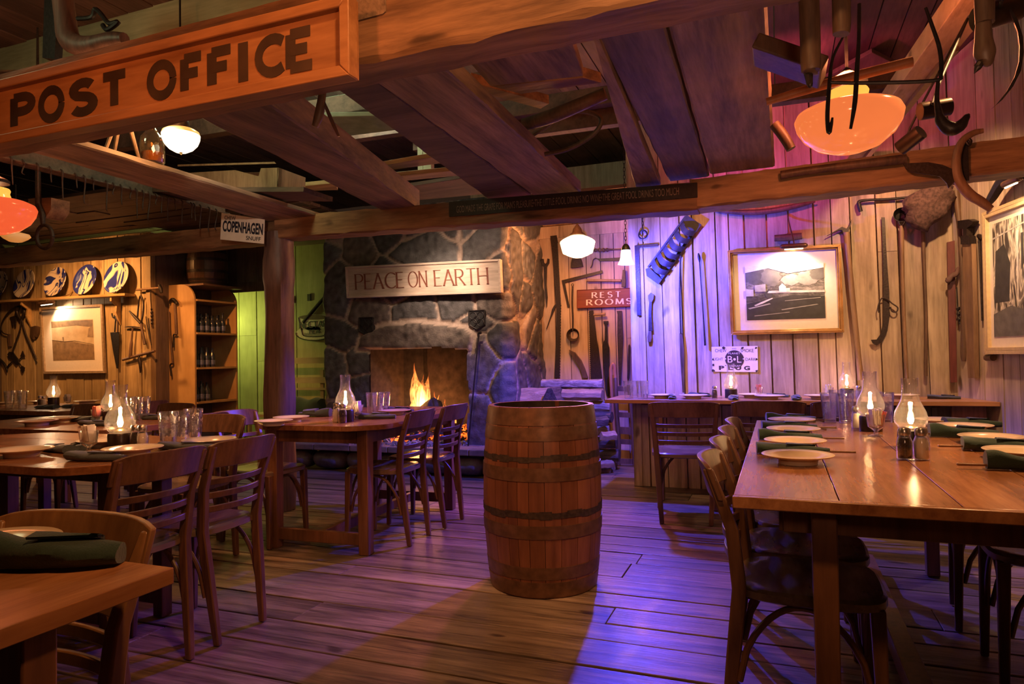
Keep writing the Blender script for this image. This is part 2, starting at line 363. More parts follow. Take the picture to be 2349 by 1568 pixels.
def planks(mb, a, b, z0, z1, wmin, wmax, thick, n, gap=.008, lean=0, split=.25, rnd=None):
    """upright planks from a to b (xy), standing on the side given by the outward normal n"""
    rnd = rnd or random; a, b = Vector((*a, 0)), Vector((*b, 0)); L_ = (b-a).length; d = (b-a)/L_; n = Vector((*n, 0)).normalized(); u = 0
    while u < L_-.02:
        w = min(rnd.uniform(wmin, wmax), L_-u); t = thick*rnd.uniform(.8, 1.25); g = gap*rnd.uniform(.3, 1.6)
        cuts = [z0, z1]
        if rnd.random() < split: cuts = [z0, z0+(z1-z0)*rnd.uniform(.2, .8), z1]
        for k in range(len(cuts)-1):
            za, zb = cuts[k], cuts[k+1]-(.003 if k < len(cuts)-2 else 0)
            q = [a+d*(u+g/2)-d*lean*za+Vector((0, 0, za)), a+d*(u+w-g/2)-d*lean*za+Vector((0, 0, za)),
                 a+d*(u+w-g/2)-d*lean*zb+Vector((0, 0, zb)), a+d*(u+g/2)-d*lean*zb+Vector((0, 0, zb))]
            mb.prism(q, n*t)
        u += w
ZT = 3.25
# floor: planks running across the room
rnd = random.Random(3); mb = MB(); y = -1.6
while y < 8.3:
    w = rnd.uniform(.15, .27); x = -9.2+rnd.uniform(-2, 0)
    while x < 3.4:
        l = rnd.uniform(2.2, 4.8); z = rnd.uniform(-.004, 0); g = rnd.uniform(.0015, .008)
        mb.hexa([(x, y+g, -.05), (x+l-.004, y+g, -.05), (x+l-.004, y+w-g, -.05), (x, y+w-g, -.05)],
                [(x, y+g, z), (x+l-.004, y+g, z+rnd.uniform(-.003, 0)), (x+l-.004, y+w-g, z+rnd.uniform(-.003, 0)), (x, y+w-g, z)])
        x += l
    y += w
mb.box((-3, 3.3, -.08), (13, 10.2, .05))
struct(mb.build('floor', W_FLOOR, smooth=0, bevel=.003))

XC = oX(2190, 800, 1.0)  # helper only
YB, YR, YP = 5.90, 7.2, 5.75       # back wall right, rest room corridor wall, plate wall
xb0 = oY(1452, 800, YB).x; XR = 1.24
mb = MB(); rr = random.Random(11)
planks(mb, (xb0, YB), (XR+.1, YB), 0, ZT, .10, .19, .024, (0, -1), .014, .012, .15, rr)
mb.box(((xb0+XR+.2)/2, YB+.04, ZT/2), (XR+.2-xb0, .06, ZT))
mb.box((xb0+.03, YB-.012, ZT/2), (.07, .05, ZT))
struct(mb.build('wall_back', W_WALL, smooth=0))
mb = MB(); mb.box((xb0+.05, (YB+YR)/2+.04, ZT/2), (.05, YR-YB+.0, ZT)); struct(mb.build('wall_corridor_side', W_WALL, smooth=0))
# right wall, swings slightly outward towards the viewer
RS = .2126
def xr(y): return XR+RS*(YB-y)
RN = Vector((-1, -RS, 0)).normalized(); RP = Vector((XR, YB, 0)); RD = Vector((RS, -1, 0)).normalized()
mb = MB(); planks(mb, (XR, YB), (xr(-1.6), -1.6), 0, ZT, .13, .24, .022, RN[:2], .006, 0, .1, random.Random(5))
mb.prism([(XR, YB, 0), (xr(-1.6), -1.6, 0), (xr(-1.6), -1.6, ZT), (XR, YB, ZT)], -RN*.06)
struct(mb.build('wall_right', W_WALLR, smooth=0))
# corridor wall behind the tools
mb = MB(); xc0 = -4.2
planks(mb, (-3.3, YR), (xb0+.1, YR), 0, 2.52, .11, .2, .022, (0, -1), .010, .008, .25, random.Random(8))
mb.box(((xb0-3.3)/2, YR+.04, 1.6), (xb0+3.3, .06, 3.2)); mb.box(((xb0-3.3)/2, YR-.03, 2.49), (xb0+3.3, .025, .13))
struct(mb.build('wall_corridor', wood('corridor_wood', (.40, .27, .19), (.58, .42, .31), .62, (1.2, 1, .10), 8, .35, .14, knots=5), smooth=0))
mb = MB()
for i in range(10): mb.box((-2.1+.0, 5.95+i*.135, 2.60+(i % 3)*.004), (2.4, .125, .03))
struct(mb.build('ceiling_corridor', W_BEAM, smooth=0))
# plate wall at the left
xp1 = oY(352, 760, YP).x
mb = MB(); planks(mb, (-9.2, YP), (xp1, YP), 0, 2.62, .10, .26, .022, (0, -1), .012, .006, .1, random.Random(21))
mb.box(((xp1-9.2)/2, YP+.04, 1.3), (xp1+9.2, .06, 2.62)); mb.box((xp1-.03, YP-.015, 1.3), (.07, .05, 2.62))
struct(mb.build('wall_plates', wood('plate_wall_wood', (.34, .23, .11), (.60, .44, .24), .62, (1.2, 1, .10), 8, .35, .22, knots=4), smooth=0))
# recess with the cabinet, header board and lime green wall beyond
YN = 6.72
xh0 = oY(372, 620, YN).x; xh1 = oY(606, 620, YN).x
zh = oY(570, 668, YN).z; xg0 = oY(528, 800, YN).x
mb = MB(); mb.box((xp1-.005, (YP+YN)/2+.03, 1.3), (.04, YN-YP, 2.62))
planks(mb, (xp1, YN), (xg0, YN), 0, 2.75, .11, .2, .02, (0, -1), .01, .006, .1, random.Random(9))
planks(mb, (xg0, YN), (xh1+.25, YN), zh, 2.75, .11, .16, .02, (0, -1), .01, 0, 0, random.Random(10))
mb.box(((xg0+xh1+.25)/2, YN-.03, zh+.05), (xh1+.25-xg0, .03, .12))
mb.box(((xp1+xg0)/2, YN+.03, 1.37), (xg0-xp1, .04, 2.75))
struct(mb.build('wall_recess', W_DARKV, smooth=0))
mb = MB(); YG = 7.55
planks(mb, (-8.2, YG), (-3.6, YG), 0, 2.8, .24, .5, .02, (0, -1), .012, .004, .35, random.Random(14)); mb.box((-5.9, YG+.04, 1.4), (4.6, .06, 2.8))
struct(mb.build('wall_green', W_GREEN, smooth=0))
mb = MB(); mb.box((-9.25, 2, 1.62), (.06, 7.8, 3.25)); struct(mb.build('wall_left', W_DARKV, smooth=0))
mb = MB(); planks(mb, (-9.2, -1.6), (3.0, -1.6), 0, ZT, .14, .24, .022, (0, 1), .008, 0, 0, random.Random(2)); mb.box((-3.1, -1.66, 1.6), (12.6, .06, ZT))
struct(mb.build('wall_front', W_DARKV, smooth=0))
# roof over the loft, dark boards
mb = MB(); rr = random.Random(4); x = -9.3
while x < 3.4:
    w = rr.uniform(.14, .24); mb.box((x+w/2, 3.2, ZT+.02+rr.uniform(0, .01)), (w-.008, 9.8, .03)); x += w
struct(mb.build('ceiling', W_ROOF, smooth=0))
# low ceiling boards over the back left part
mb = MB(); rr = random.Random(6); y = 4.35
while y < 7.6:
    w = rr.uniform(.14, .2); x = -9.2
    while x < -4.3:
        l = min(rr.uniform(1.5, 3), -4.3-x); mb.box((x+l/2, y+w/2, 2.68+rr.uniform(0, .02)), (l-.006, w-.006, .03)); x += l
    y += w
struct(mb.build('ceiling_low', W_DARK, smooth=0))

# ---------------------------------------------------------------- beams
def noisy_beam(name, a, b, w, h, mat, n=40, amp=.012, seed=0, bevel=0, sag=0):
    """hewn timber between two end points (bottom centre line), with adze marks"""
    a, b = Vector(a), Vector(b); d = (b-a).normalized(); x = d.cross(Vector((0, 0, 1))).normalized(); u = Vector((0, 0, 1)); secs = []
    k = [(-.5, 0), (-.47, -.0), (.47, 0), (.5, .04), (.5, 1), (-.5, 1)]
    ks = [(-.5, .06), (-.44, 0), (0, 0), (.44, 0), (.5, .06), (.5, .35), (.5, .7), (.5, 1), (0, 1), (-.5, 1), (-.5, .7), (-.5, .35)]
    for i in range(n+1):
        p = a.lerp(b, i/n); p = p-u*(sag*4*(i/n)*(1-i/n)); q = []
        for j, (s, t) in enumerate(ks):
            e = noise.noise(Vector((i*.35+seed*9, j*1.7, seed)))*amp + (amp*.8 if (i*7+j*3+seed) % 5 == 0 else 0)
            q.append(p + x*(s*w*(1-e/w)) + u*(t*h+e*(1 if t > .5 else -1)*(.5)))
        secs.append(q)
    return MB().loft(secs).build(name, mat, smooth=.35)
# front beam carrying the post office board
B1Y = 1.80
o = noisy_beam('ceiling_beam', (-3.8, B1Y+.07, 2.02), (.86, B1Y+.07, 2.06), .17, .26, W_BEAM, 70, .012, 1); struct(o)
# second beam across the room
a = oY(0, 600, 4.14); b = oY(640, 547, 4.14); c = oY(1600, 478, 4.14); e = oY(2150, 428, 4.14); print('beam2', a, b, c, e)
o = noisy_beam('ceiling_beam', (-7.6, 4.22, a.z-.02), (b.x, 4.22, b.z-.02), .17, .15, W_BEAM, 50, .014, 2); struct(o)
o = noisy_beam('ceiling_beam', (b.x-.02, 4.2, b.z), (c.x, 4.2, c.z-.01), .17, .16, W_BEAM, 50, .012, 3); struct(o)
o = noisy_beam('ceiling_beam', (c.x-.03, 4.22, c.z), (1.62, 4.22, c.z+.05), .19, .17, wood('beam_wood_light', (.18, .09, .04), (.52, .32, .16), .6, (.10, 1, 1), 8, .8, .1, knots=5), 50, .010, 4); struct(o)
# post under it
pb = oZ(632, 1171, 0)
o = noisy_beam('post', (0, 0, 0), (0, 0, 1), .1, .1, W_POST, 4, 0, 5)
bpy.data.objects.remove(o)
secs = []
for i in range(31):
    z = 2.10*i/30; q = []
    for j in range(16):
        a_ = 2*pi*j/16; r = .095*(1+.12*abs(sin(2*a_))) * (1.09 if z > 1.72 and z < 1.90 else 1)
        e = noise.noise(Vector((cos(a_)*2, sin(a_)*2, z*3)))*.012 + noise.noise(Vector((cos(a_)*9, sin(a_)*9, z*1.2)))*.010
        q.append(Vector((-3.535+cos(a_)*(r+e), 4.20+sin(a_)*(r+e), z)))
    secs.append(q)
struct(MB().loft(secs).build('post_column', W_POST, smooth=.8))
ZJ = 2.17
def joist(near, far, z, th, mat=W_JOIST, z2=None, yn=None, yf=None, nm='ceiling_joist'):
    """joist board lying across the beams; near/far are left and right edge points"""
    A, B = oZ(*near[0], z), oZ(*near[1], z); C, D = oZ(*far[1], z2 or z), oZ(*far[0], z2 or z)
    def clampy(p, q, y, zz):
        t = (y-p.y)/(q.y-p.y); r = p.lerp(q, t); r.z = zz; return r
    if yn is not None: A, B = clampy(A, D, yn, z), clampy(B, C, yn, z)
    if yf is not None: C, D = clampy(B, C, yf, z2 or z), clampy(A, D, yf, z2 or z)
    n = 26; secs = []
    for i in range(n+1):
        t = i/n; l = A.lerp(D, t); r = B.lerp(C, t); w = (r-l); q = []
        for j, s in enumerate((0, .03, .3, .6, .97, 1)):
            e = noise.noise(Vector((i*.5+l.x*9, s*3, z)))*.006
            p = l+w*s; q.append(Vector((p.x+(e if s in (0, 1) else 0), p.y, p.z+e+(.006 if s in (0, 1) else 0))))
        for s in (1, .5, 0): p = l+w*s; q.append(Vector((p.x, p.y, p.z+th)))
        secs.append(q)
    return struct(MB().loft(secs).build(nm, mat, smooth=.35))
joist([(836, 171), (1007, 143)], [(1218, 446), (1325, 434)], 2.175, .07, yn=1.78, yf=4.24)
joist([(740, 180), (840, 171)], [(1110, 450), (1216, 446)], 2.19, .05, W_DARK, yn=1.8, yf=4.24)
joist([(1534, 62), (1760, 28)], [(1630, 402), (1777, 386)], 2.175, .06, yn=1.72, yf=4.14)
joist([(1372, 88), (1526, 66)], [(1535, 414), (1625, 400)], 2.185, .06, wood('joist_wood_dark', (.05, .035, .035), (.24, .16, .14), .66, (1, .10, 1), 8, .9, .15, knots=4), yn=1.76, yf=4.24)
joist([(1362, 92), (1375, 90)], [(1455, 422), (1512, 416)], 2.165, .05, yf=4.24)
joist([(440, 262), (603, 228)], [(866, 478), (946, 470)], 2.17, .14, wood('joist_wood_old', (.06, .04, .03), (.28, .18, .12), .66, (1, .10, 1), 8, .9, .15, knots=5), yf=4.24)
joist([(20, 334), (107, 311)], [(640, 516), (742, 500)], 2.18, .03, yf=4.24)
# cross panel between the joists and loft boards further up
def board(name, pts, z, th, mat):
    P_ = [oZ(x, y, z) for x, y in pts]; return struct(MB().prism(P_, (0, 0, th)).build(name, mat, smooth=0, bevel=.004))
board('loft_board', [(1060, 125), (1312, 92), (1338, 175), (1125, 198)], 2.32, .05, W_JOIST)
board('loft_board', [(1125, 198), (1338, 178), (1380, 190), (1195, 216)], 2.36, .05, W_BEAM)
board('loft_board', [(1080, 188), (1260, 238), (1240, 250), (1075, 205)], 2.5, .05, W_BEAM)
board('loft_board', [(805, 392), (1040, 352), (1060, 368), (812, 402)], 2.42, .03, wood('pine_board', (.30, .17, .08), (.55, .34, .17), .6, (.1, 1, 1), 8, .4, .1))
board('loft_board', [(822, 412), (1075, 388), (1085, 400), (830, 424)], 2.40, .03, MATS['pine_board'])
board('loft_board', [(685, 428), (770, 420), (775, 436), (700, 438)], 2.40, .03, MATS['pine_board'])
board('loft_board', [(926, 430), (1130, 398), (1165, 440), (930, 462)], 2.5, .03, W_DARK)
board('loft_board', [(1445, 425), (1850, 300), (2060, 150), (2000, 120)], 3.15, .03, W_ROOF)
# hook rail at the left, parallel to the joists
mb = MB(); mb.bar((-4.08, 1.9, 2.33), (-4.08, 4.2, 2.33), .05, .09); mb.bar((-4.03, 1.9, 2.29), (-4.03, 4.2, 2.29), .05, .012)
o = mb.build('hanging_rail', W_DARK, smooth=0, bevel=.004); tag(o, 'long dark board running towards the far beam, row of iron hooks hanging from it', 'rail')
# loft: pale plaster panels under the roof at the left and pale boards at far left
def vpan(name, pts, Y, th, mat):
    return struct(MB().prism([oY(x, y, Y) for x, y in pts], (0, th, 0)).build(name, mat, smooth=0))
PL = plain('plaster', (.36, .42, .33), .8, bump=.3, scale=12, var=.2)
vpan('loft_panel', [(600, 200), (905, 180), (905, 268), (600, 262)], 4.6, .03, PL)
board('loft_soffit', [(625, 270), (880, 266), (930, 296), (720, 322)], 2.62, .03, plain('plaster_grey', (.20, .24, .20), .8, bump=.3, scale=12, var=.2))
W_PALE = wood('pale_board', (.30, .32, .20), (.50, .52, .34), .7, (.1, 1, 1), 8, .4, .15)
vpan('loft_panel', [(-60, -20), (700, -60), (700, 160), (-60, 160)], 3.0, .03, W_PALE)
# diagonal rafter and its track at the right
def raft(pa, pb, za, zb, w, h, nm, mat):
    A, B = oZ(*pa, za), oZ(*pb, zb); return MB().bar(A, B, w, h)
W_RAFT = wood('rafter_wood', (.36, .21, .10), (.62, .42, .24), .6, (1, .2, .3), 8, .4, .1, knots=5)
A = oZ(2255, -40, 2.55); B = oZ(1925, 405, 2.62)
mb = MB(); mb.bar(A+Vector((-.0, 0, 0)), B, .15, .10); struct(mb.build('ceiling_rafter_beam', W_RAFT, smooth=0, bevel=.004))
RAFA, RAFB = A, B
# back board closing the loft behind the beams is the back wall itself; purlins
for k, (px, z) in enumerate(((1500, 2.75), (700, 2.8), (1150, 2.85))):
    p = oZ(px, 250, z); mb = MB(); mb.bar((p.x-1.8, p.y, z), (p.x+1.6, p.y+.1, z), .08, .12); struct(mb.build('ceiling_purlin_beam', W_ROOF, smooth=0, bevel=.004))
# ---------------------------------------------------------------- stone chimney with hearth and fire
YC = 6.2
cl = oY(752, 800, YC).x; cr = oY(1172, 800, YC).x
ol, orr = oY(858, 900, YC).x, oY(1078, 900, YC).x; ot = oY(960, 802, YC).z; HZ = .27
print('chimney', cl, cr, ol, orr, ot)
W_, D_ = cr-cl, 1.0; RC = .10
def peri(s):
    """front face from the left corner, around the right corner, along the right side"""
    if s < 0: return Vector((cl, YC-s, 0)), Vector((-1, 0, 0))
    if s < W_-RC: return Vector((cl+s, YC, 0)), Vector((0, -1, 0))
    a = (s-(W_-RC))/RC
    if a < pi/2: return Vector((cr-RC+RC*sin(a), YC+RC-RC*cos(a), 0)), Vector((sin(a), -cos(a), 0))
    q = s-(W_-RC)-RC*pi/2; return Vector((cr, YC+RC+q, 0)), Vector((1, 0, 0))
SM, ZM = W_-RC+RC*pi/2+.95, 2.70
rs = random.Random(12); sites = []
def fr(px, py): p = oY(px, py, YC); return p.x-cl, p.z
# stones measured off the photograph (front face) then random ones
for px, py, sx, sz in ((815, 570, .8, 1), (990, 560, 1.4, 1), (1110, 560, 1, 1), (850, 700, 1, 1), (960, 715, 1, .8), (1050, 700, .9, .8), (790, 655, .8, 1.2), (1130, 700, 1, .7),
                       (785, 770, 1, .7), (772, 850, .7, 1.3), (825, 830, .6, .6), (830, 920, .8, 1), (1105, 830, .9, 1.4), (1150, 780, .8, .8), (1110, 960, 1, 1.1), (1160, 900, .7, 1.3), (1095, 740, 1, .6), (780, 960, .7, .9), (1040, 520, 1, .8), (900, 520, 1, .8), (900, 650, 1, .8), (1140, 620, .8, 1)):
    s_, z_ = fr(px, py); sites.append((s_, z_, sx, sz, rs.random()))
for i in range(14):
    sites.append((W_+.12+rs.uniform(0, .85), .15+i*.19+rs.uniform(-.08, .08), rs.uniform(.6, 1), rs.uniform(.9, 1.5), rs.random()))
for i in range(6): sites.append((rs.uniform(0, W_), 2.45+rs.uniform(-.1, .3), 1, 1, rs.random()))
for i in range(5): sites.append((-.5+rs.uniform(0, .3), .3+i*.5, 1, 1, rs.random()))
lint = [fr(*p) for p in ((828, 800), (836, 770), (880, 748), (960, 738), (1030, 745), (1075, 752), (1090, 770), (1085, 803))]
def inpoly(x, y, P_):
    c = False
    for i in range(len(P_)):
        a, b = P_[i], P_[i-1]
        if (a[1] > y) != (b[1] > y) and x < (b[0]-a[0])*(y-a[1])/(b[1]-a[1])+a[0]: c = not c
    return c
def dpoly(x, y, P_):
    m = 9
    for i in range(len(P_)):
        a, b = Vector(P_[i]), Vector(P_[i-1]); d = b-a; t = max(0, min(1, (Vector((x, y))-a).dot(d)/d.length_squared)); m = min(m, (Vector((x, y))-a-d*t).length)
    return m
st = .018; ns = int((SM+.5)/st); nz = int(ZM/st); vs, cols, idx, fs = [], [], {}, []
o0, o1 = ol-cl, orr-cl
def hole(s, z): return o0 < s < o1+.03*noise.noise(Vector((s, z*3, 0))) and z < ot+.02*noise.noise(Vector((s*4, 0, 1)))
for i in range(ns+1):
    s = -.5+i*st
    for j in range(nz+1):
        z = j*st
        if hole(s, z): continue
        wx = s+.05*noise.noise(Vector((s*3, z*3, 5)))+.02*noise.noise(Vector((s*9, z*9, 7))); wz = z+.05*noise.noise(Vector((s*3, z*3, 9)))
        p, n = peri(s)
        li = inpoly(s, z, lint)
        if li:
            e = min(1, dpoly(s, z, lint)/.05); cid = .18; h = .035+.05*sqrt(max(0, 1-(1-e)**2)); mort = 0 if e > .25 else 1
            if s > 0 and z > ot+.01 and e < .3: mort = 1
        else:
            ds = sorted(((((wx-a)/sx)**2+((wz-b)/sz)**2), c) for a, b, sx, sz, c in sites)[:2]
            d1, d2 = sqrt(ds[0][0]), sqrt(ds[1][0]); e = min(1, max(0, (d2-d1))/.11); cid = ds[0][1]
            h = .055*sqrt(max(0, 1-(1-e)**2)) if e > .12 else .012; mort = 1 if e < .22 else max(0, 1-(e-.22)*8)
            if dpoly(s, z, lint) < .045: mort = 1; h = .03
        if s > W_-RC: h = h*1.3-.06*min(1, (s-W_+RC)/.15)
        h += .012*noise.noise(Vector((s*14, z*14, 2)))+.018*noise.noise(Vector((s*5, z*5, 3))) + .03*noise.noise(Vector((s*2, z*2, 4)))
        if z < 1.1: h += .05*(1.1-z)*(1 if s > o1 else .4)*(1 if s < W_-RC else .4)
        idx[i, j] = len(vs); vs.append(Vector((p.x, p.y, z))+n*h)
        c1 = (.090, .085, .088); c2 = (.16, .13, .115); c3 = (.125, .125, .13); k = cid*3 % 1
        c = c1 if k < .35 else (c2 if k < .6 else c3)
        sp = .75+.6*noise.noise(Vector((s*18, z*18, 8)))
        c = [x*sp for x in c]; mc = (.40, .31, .26)
        cols.append(tuple(c[q]*(1-mort)+mc[q]*mort for q in range(3))+(1,))
for i in range(ns):
    for j in range(nz):
        q = [(i, j), (i+1, j), (i+1, j+1), (i, j+1)]
        if all(a in idx for a in q): fs.append(tuple(idx[a] for a in q))
mb = MB(); mb.add(vs, fs)
m, t, b = nt('stone'); L = t.links.new
at = N(t, 'ShaderNodeAttribute', _attribute_name='Col'); tc = N(t, 'ShaderNodeTexCoord')
n1 = N(t, 'ShaderNodeTexNoise', Scale=28.0, Detail=8.0, Roughness=.7); L(tc.outputs['Object'], n1.inputs['Vector'])
mr = N(t, 'ShaderNodeMapRange'); mr.inputs[3].default_value = .5; mr.inputs[4].default_value = 1.5; L(n1.outputs[0], mr.inputs[0])
vs_ = N(t, 'ShaderNodeVectorMath', _operation='SCALE'); L(at.outputs['Color'], vs_.inputs[0]); L(mr.outputs[0], vs_.inputs['Scale']); L(vs_.outputs[0], b.inputs['Base Color'])
bp = N(t, 'ShaderNodeBump', Strength=.7, Distance=.02); L(n1.outputs[0], bp.inputs['Height']); L(bp.outputs[0], b.inputs['Normal'])
b.inputs['Roughness'].default_value = .58
ch = thing('stone_chimney', 'grey fieldstone chimney with pale mortar, arched lintel and burning open fireplace', 'fireplace', ((cl+cr)/2, YC+.5, 0))
ch['kind'] = 'structure'; del ch['category']; del ch['label']
me = bpy.data.meshes.new('stonework'); me.from_pydata([v-Vector(ch.location) for v in vs], [], fs); at_ = me.color_attributes.new('Col', 'FLOAT_COLOR', 'POINT')
for i, c in enumerate(cols): at_.data[i].color = c
me.materials.append(m); me.shade_smooth(); so = bpy.data.objects.new('stonework', me); COL.objects.link(so); so.parent = ch; ORG[so.name] = Vector(ch.location)
SOOT = plain('soot', (.045, .035, .030), .9, bump=.5, scale=14, var=.5)
fb = MB(); zb = HZ+.0; d = .62
fb.box(((ol+orr)/2, YC+d, (ot+zb)/2+.1), (orr-ol+.3, .05, ot-zb+.5)); fb.box(((ol+orr)/2, YC+d/2+.03, ot+.07), (orr-ol+.4, d, .05))
fb.prism([(ol-.05, YC+.02, 0), (ol-.10, YC+.02, 0), (ol+.05, YC+d, 0), (ol+.1, YC+d, 0)], (0, 0, ot+.1)); fb.prism([(orr+.05, YC+.02, 0), (orr+.1, YC+.02, 0), (orr-.0, YC+d, 0), (orr-.05, YC+d, 0)], (0, 0, ot+.1))
fb.box(((ol+orr)/2, YC+d/2, HZ-.04), (orr-ol+.3, d, .08)); fb.build('firebox', plain('firebrick', (.045, .03, .024), .9, bump=.5, scale=14, var=.5), ch)
BRK = MB(); BRK.box((cl+.45, YC+.75, 1.35), (.9, .5, 2.7)); BRK.box((cr-.42, YC+.75, 1.35), (.6, .5, 2.7)); BRK.build('chimney_core', SOOT, ch)
# hearth slab and stones under it
hy = oZ(1050, 1030, HZ).y; hx0, hx1 = oY(640, 1030, hy).x, cr+.16
m_h = wood('hearth_stone', (.15, .12, .11), (.34, .27, .25), .6, (.3, 1, 1), 7, .5, .2)
mb = MB(); n = 6; xs = [hx0+(hx1-hx0)*i/n for i in range(n+1)]
for i in range(n): mb.box(((xs[i]+xs[i+1])/2, (hy+YC+.1)/2, HZ-.03), (xs[i+1]-xs[i]-.006, YC+.1-hy, .06))
struct(mb.build('hearth_slab_ledge', m_h, smooth=0, bevel=.008))
STN = plain('hearth_boulder', (.13, .11, .12), .7, bump=.6, scale=20, var=.3)
mb = MB(); rs2 = random.Random(3); x = hx0
while x < hx1-.1:
    w = rs2.uniform(.3, .5); w = min(w, hx1-x); secs = []
    for i in range(9):
        a_ = i/8; sc_ = sqrt(max(.02, 1-(2*a_-1)**4)); q = []
        for k in range(12):
            th = 2*pi*k/12; q.append(Vector((x+w*a_, hy+.16+.14*cos(th)*sc_+.02*noise.noise(Vector((x+a_*3, th, 1))), .105+.10*sin(th)*sc_)))
        secs.append(q)
    mb.loft(secs); x += w
struct(mb.build('hearth_base_stone_wall', STN, smooth=1.2))
# rusted iron grille vents
IRON = plain('black_iron', (.03, .026, .026), .5, .6, bump=.3, scale=60, var=.3)
RUST = plain('old_iron', (.045, .027, .020), .6, .3, bump=.5, scale=60, var=.4)
for (px, py, sz) in ((840, 748, 1), (1094, 733, 1)):
    c = oY(px, py, YC-.06); w = .10
    root = thing('iron_vent_grille', 'black pierced iron vent set in the stones at the %s end of the lintel' % ('left' if px < 900 else 'right'), 'vent', (c.x, c.y, c.z-.1), 'iron vents above the fireplace')
    mb = MB(); sh = [(-.085, .09), (.085, .09), (.085, -.05), (0, -.095), (-.085, -.05)]
    mb.prism([(c.x+a, c.y, c.z+b_) for a, b_ in sh], (0, .05, 0)); mb.build('back_plate', plain('iron_black_flat', (.012, .012, .014), .7), root)
    mb = MB()
    for i in range(5): mb.tube([(c.x+a, c.y-.004, c.z+b_) for a, b_ in [sh[i], sh[(i+1) % 5]]], .007, 6)
    for (dx, dz) in ((-.04, .04), (.04, .04), (0, 0), (-.04, -.03), (.04, -.03)):
        mb.tube([(c.x+dx+.035*cos(a_), c.y-.004, c.z+dz+.035*sin(a_)) for a_ in [2*pi*k/12 for k in range(13)]], .004, 6)
    mb.build('lattice', IRON, root)
# fire: logs, embers, flames
EMB = None
m, t, b = nt('embers'); L = t.links.new
tc = N(t, 'ShaderNodeTexCoord'); n1 = N(t, 'ShaderNodeTexNoise', Scale=16.0, Detail=5.0); L(tc.outputs['Object'], n1.inputs['Vector'])
r = ramp(t, [(.50, (0, 0, 0)), (.60, (1, .12, .01)), (.74, (1, .45, .08))]); L(n1.outputs[0], r.inputs[0]); L(r.outputs[0], b.inputs['Emission Color']); b.inputs['Emission Strength'].default_value = 2.2
b.inputs['Base Color'].default_value = (.04, .03, .03, 1); b.inputs['Roughness'].default_value = .9; MATS['embers'] = m
CHAR = plain('charred_log', (.05, .035, .03), .85, bump=.8, scale=30, var=.5)
def log(a, b_, r0_, r1_, seed, flat=0):
    a, b_ = Vector(a), Vector(b_); secs = []; d = (b_-a).normalized(); x, y = frame_from(d)
    for i in range(9):
        p = a.lerp(b_, i/8); q = []
        for k in range(12):
            th = 2*pi*k/12; r = (r0_+(r1_-r0_)*i/8)*(1+.22*noise.noise(Vector((cos(th)*1.5, sin(th)*1.5, i*.3+seed*7)))); q.append(p+x*(cos(th)*r)+y*(sin(th)*r))
        secs.append(q)
    return MB().loft(secs)
lg = (oY(955, 962, YC+.28), oY(1002, 935, YC+.18))
spec = [((lg[0]-Vector((.05, -.05, .0))), lg[1]+Vector((.04, -.1, .03)), .075, .085, 'short charred log end tilted up beside the flames'),
        (oY(905, 1000, YC+.35), oY(1045, 985, YC+.30), .07, .07, 'charred log lying across the fire bed below the flames'),
        (oY(940, 1010, YC+.2), oY(1010, 992, YC+.15), .06, .055, 'burning split log in front of the flames')]
for i, (a_, b__, q0, q1, lab) in enumerate(spec):
    tag(log(a_, b__, q0, q1, i).build('fire_log', CHAR if i < 2 else MATS['embers'], smooth=.8), lab, 'log', 'logs in the fireplace')
# iron box grate with glowing sides
g0 = oY(1012, 1010, YC+.1); g1 = oY(1052, 950, YC+.1)
mb = MB(); fx0, fx1 = oY(1003, 990, YC+.12).x, oY(1052, 990, YC+.12).x
gz = HZ; mb.box(((fx0+fx1)/2, YC+.2, gz+.32), (fx1-fx0, .2, .03))
for i in range(5): mb.bar((fx0+(fx1-fx0)*i/4, YC+.1, gz), (fx0+(fx1-fx0)*i/4, YC+.1, gz+.32), .018, .018)
for z in (.05, .18): mb.bar((fx0, YC+.1, gz+z), (fx1, YC+.1, gz+z), .015, .015)
tag(mb.build('fire_grate', RUST, smooth=0), 'rusty iron box grate at the right side of the fire', 'grate')
emb = MB(); rs3 = random.Random(5)
for i in range(150):
    px = rs3.uniform(885, 1075); y = YC+rs3.uniform(-.22, .5); x = oY(px, 980, YC).x; r = rs3.uniform(.015, .05)
    z = HZ+.01+max(0, .16*(1-abs((x-oY(1010, 980, YC).x)/.5)))*rs3.random()
    R = Matrix.Rotation(rs3.uniform(0, 3), 3, 'X') @ Matrix.Rotation(rs3.uniform(0, 3), 3, 'Z')
    emb.box((x, y+.12, z), (r*1.6, r, r), R)
tag(emb.build('glowing_embers', MATS['embers'], smooth=0), 'bed of glowing orange embers under the fire', 'embers', kind='stuff')
ash = MB()
for i in range(260):
    px = rs3.uniform(835, 1085); y = YC-rs3.uniform(-.1, .42); x = oY(px, 1010, YC).x; r = rs3.uniform(.006, .028)
    R = Matrix.Rotation(rs3.uniform(0, 3), 3, 'X') @ Matrix.Rotation(rs3.uniform(0, 3), 3, 'Z'); ash.box((x, max(y, hy+.05), HZ+r*.3), (r*2, r, r*.7), R)
tag(ash.build('ash_and_cinders', plain('ash', (.30, .28, .29), .9, var=.5, scale=12), smooth=0), 'grey ash and cinders scattered over the hearth in front of the fire', 'ash', kind='stuff')
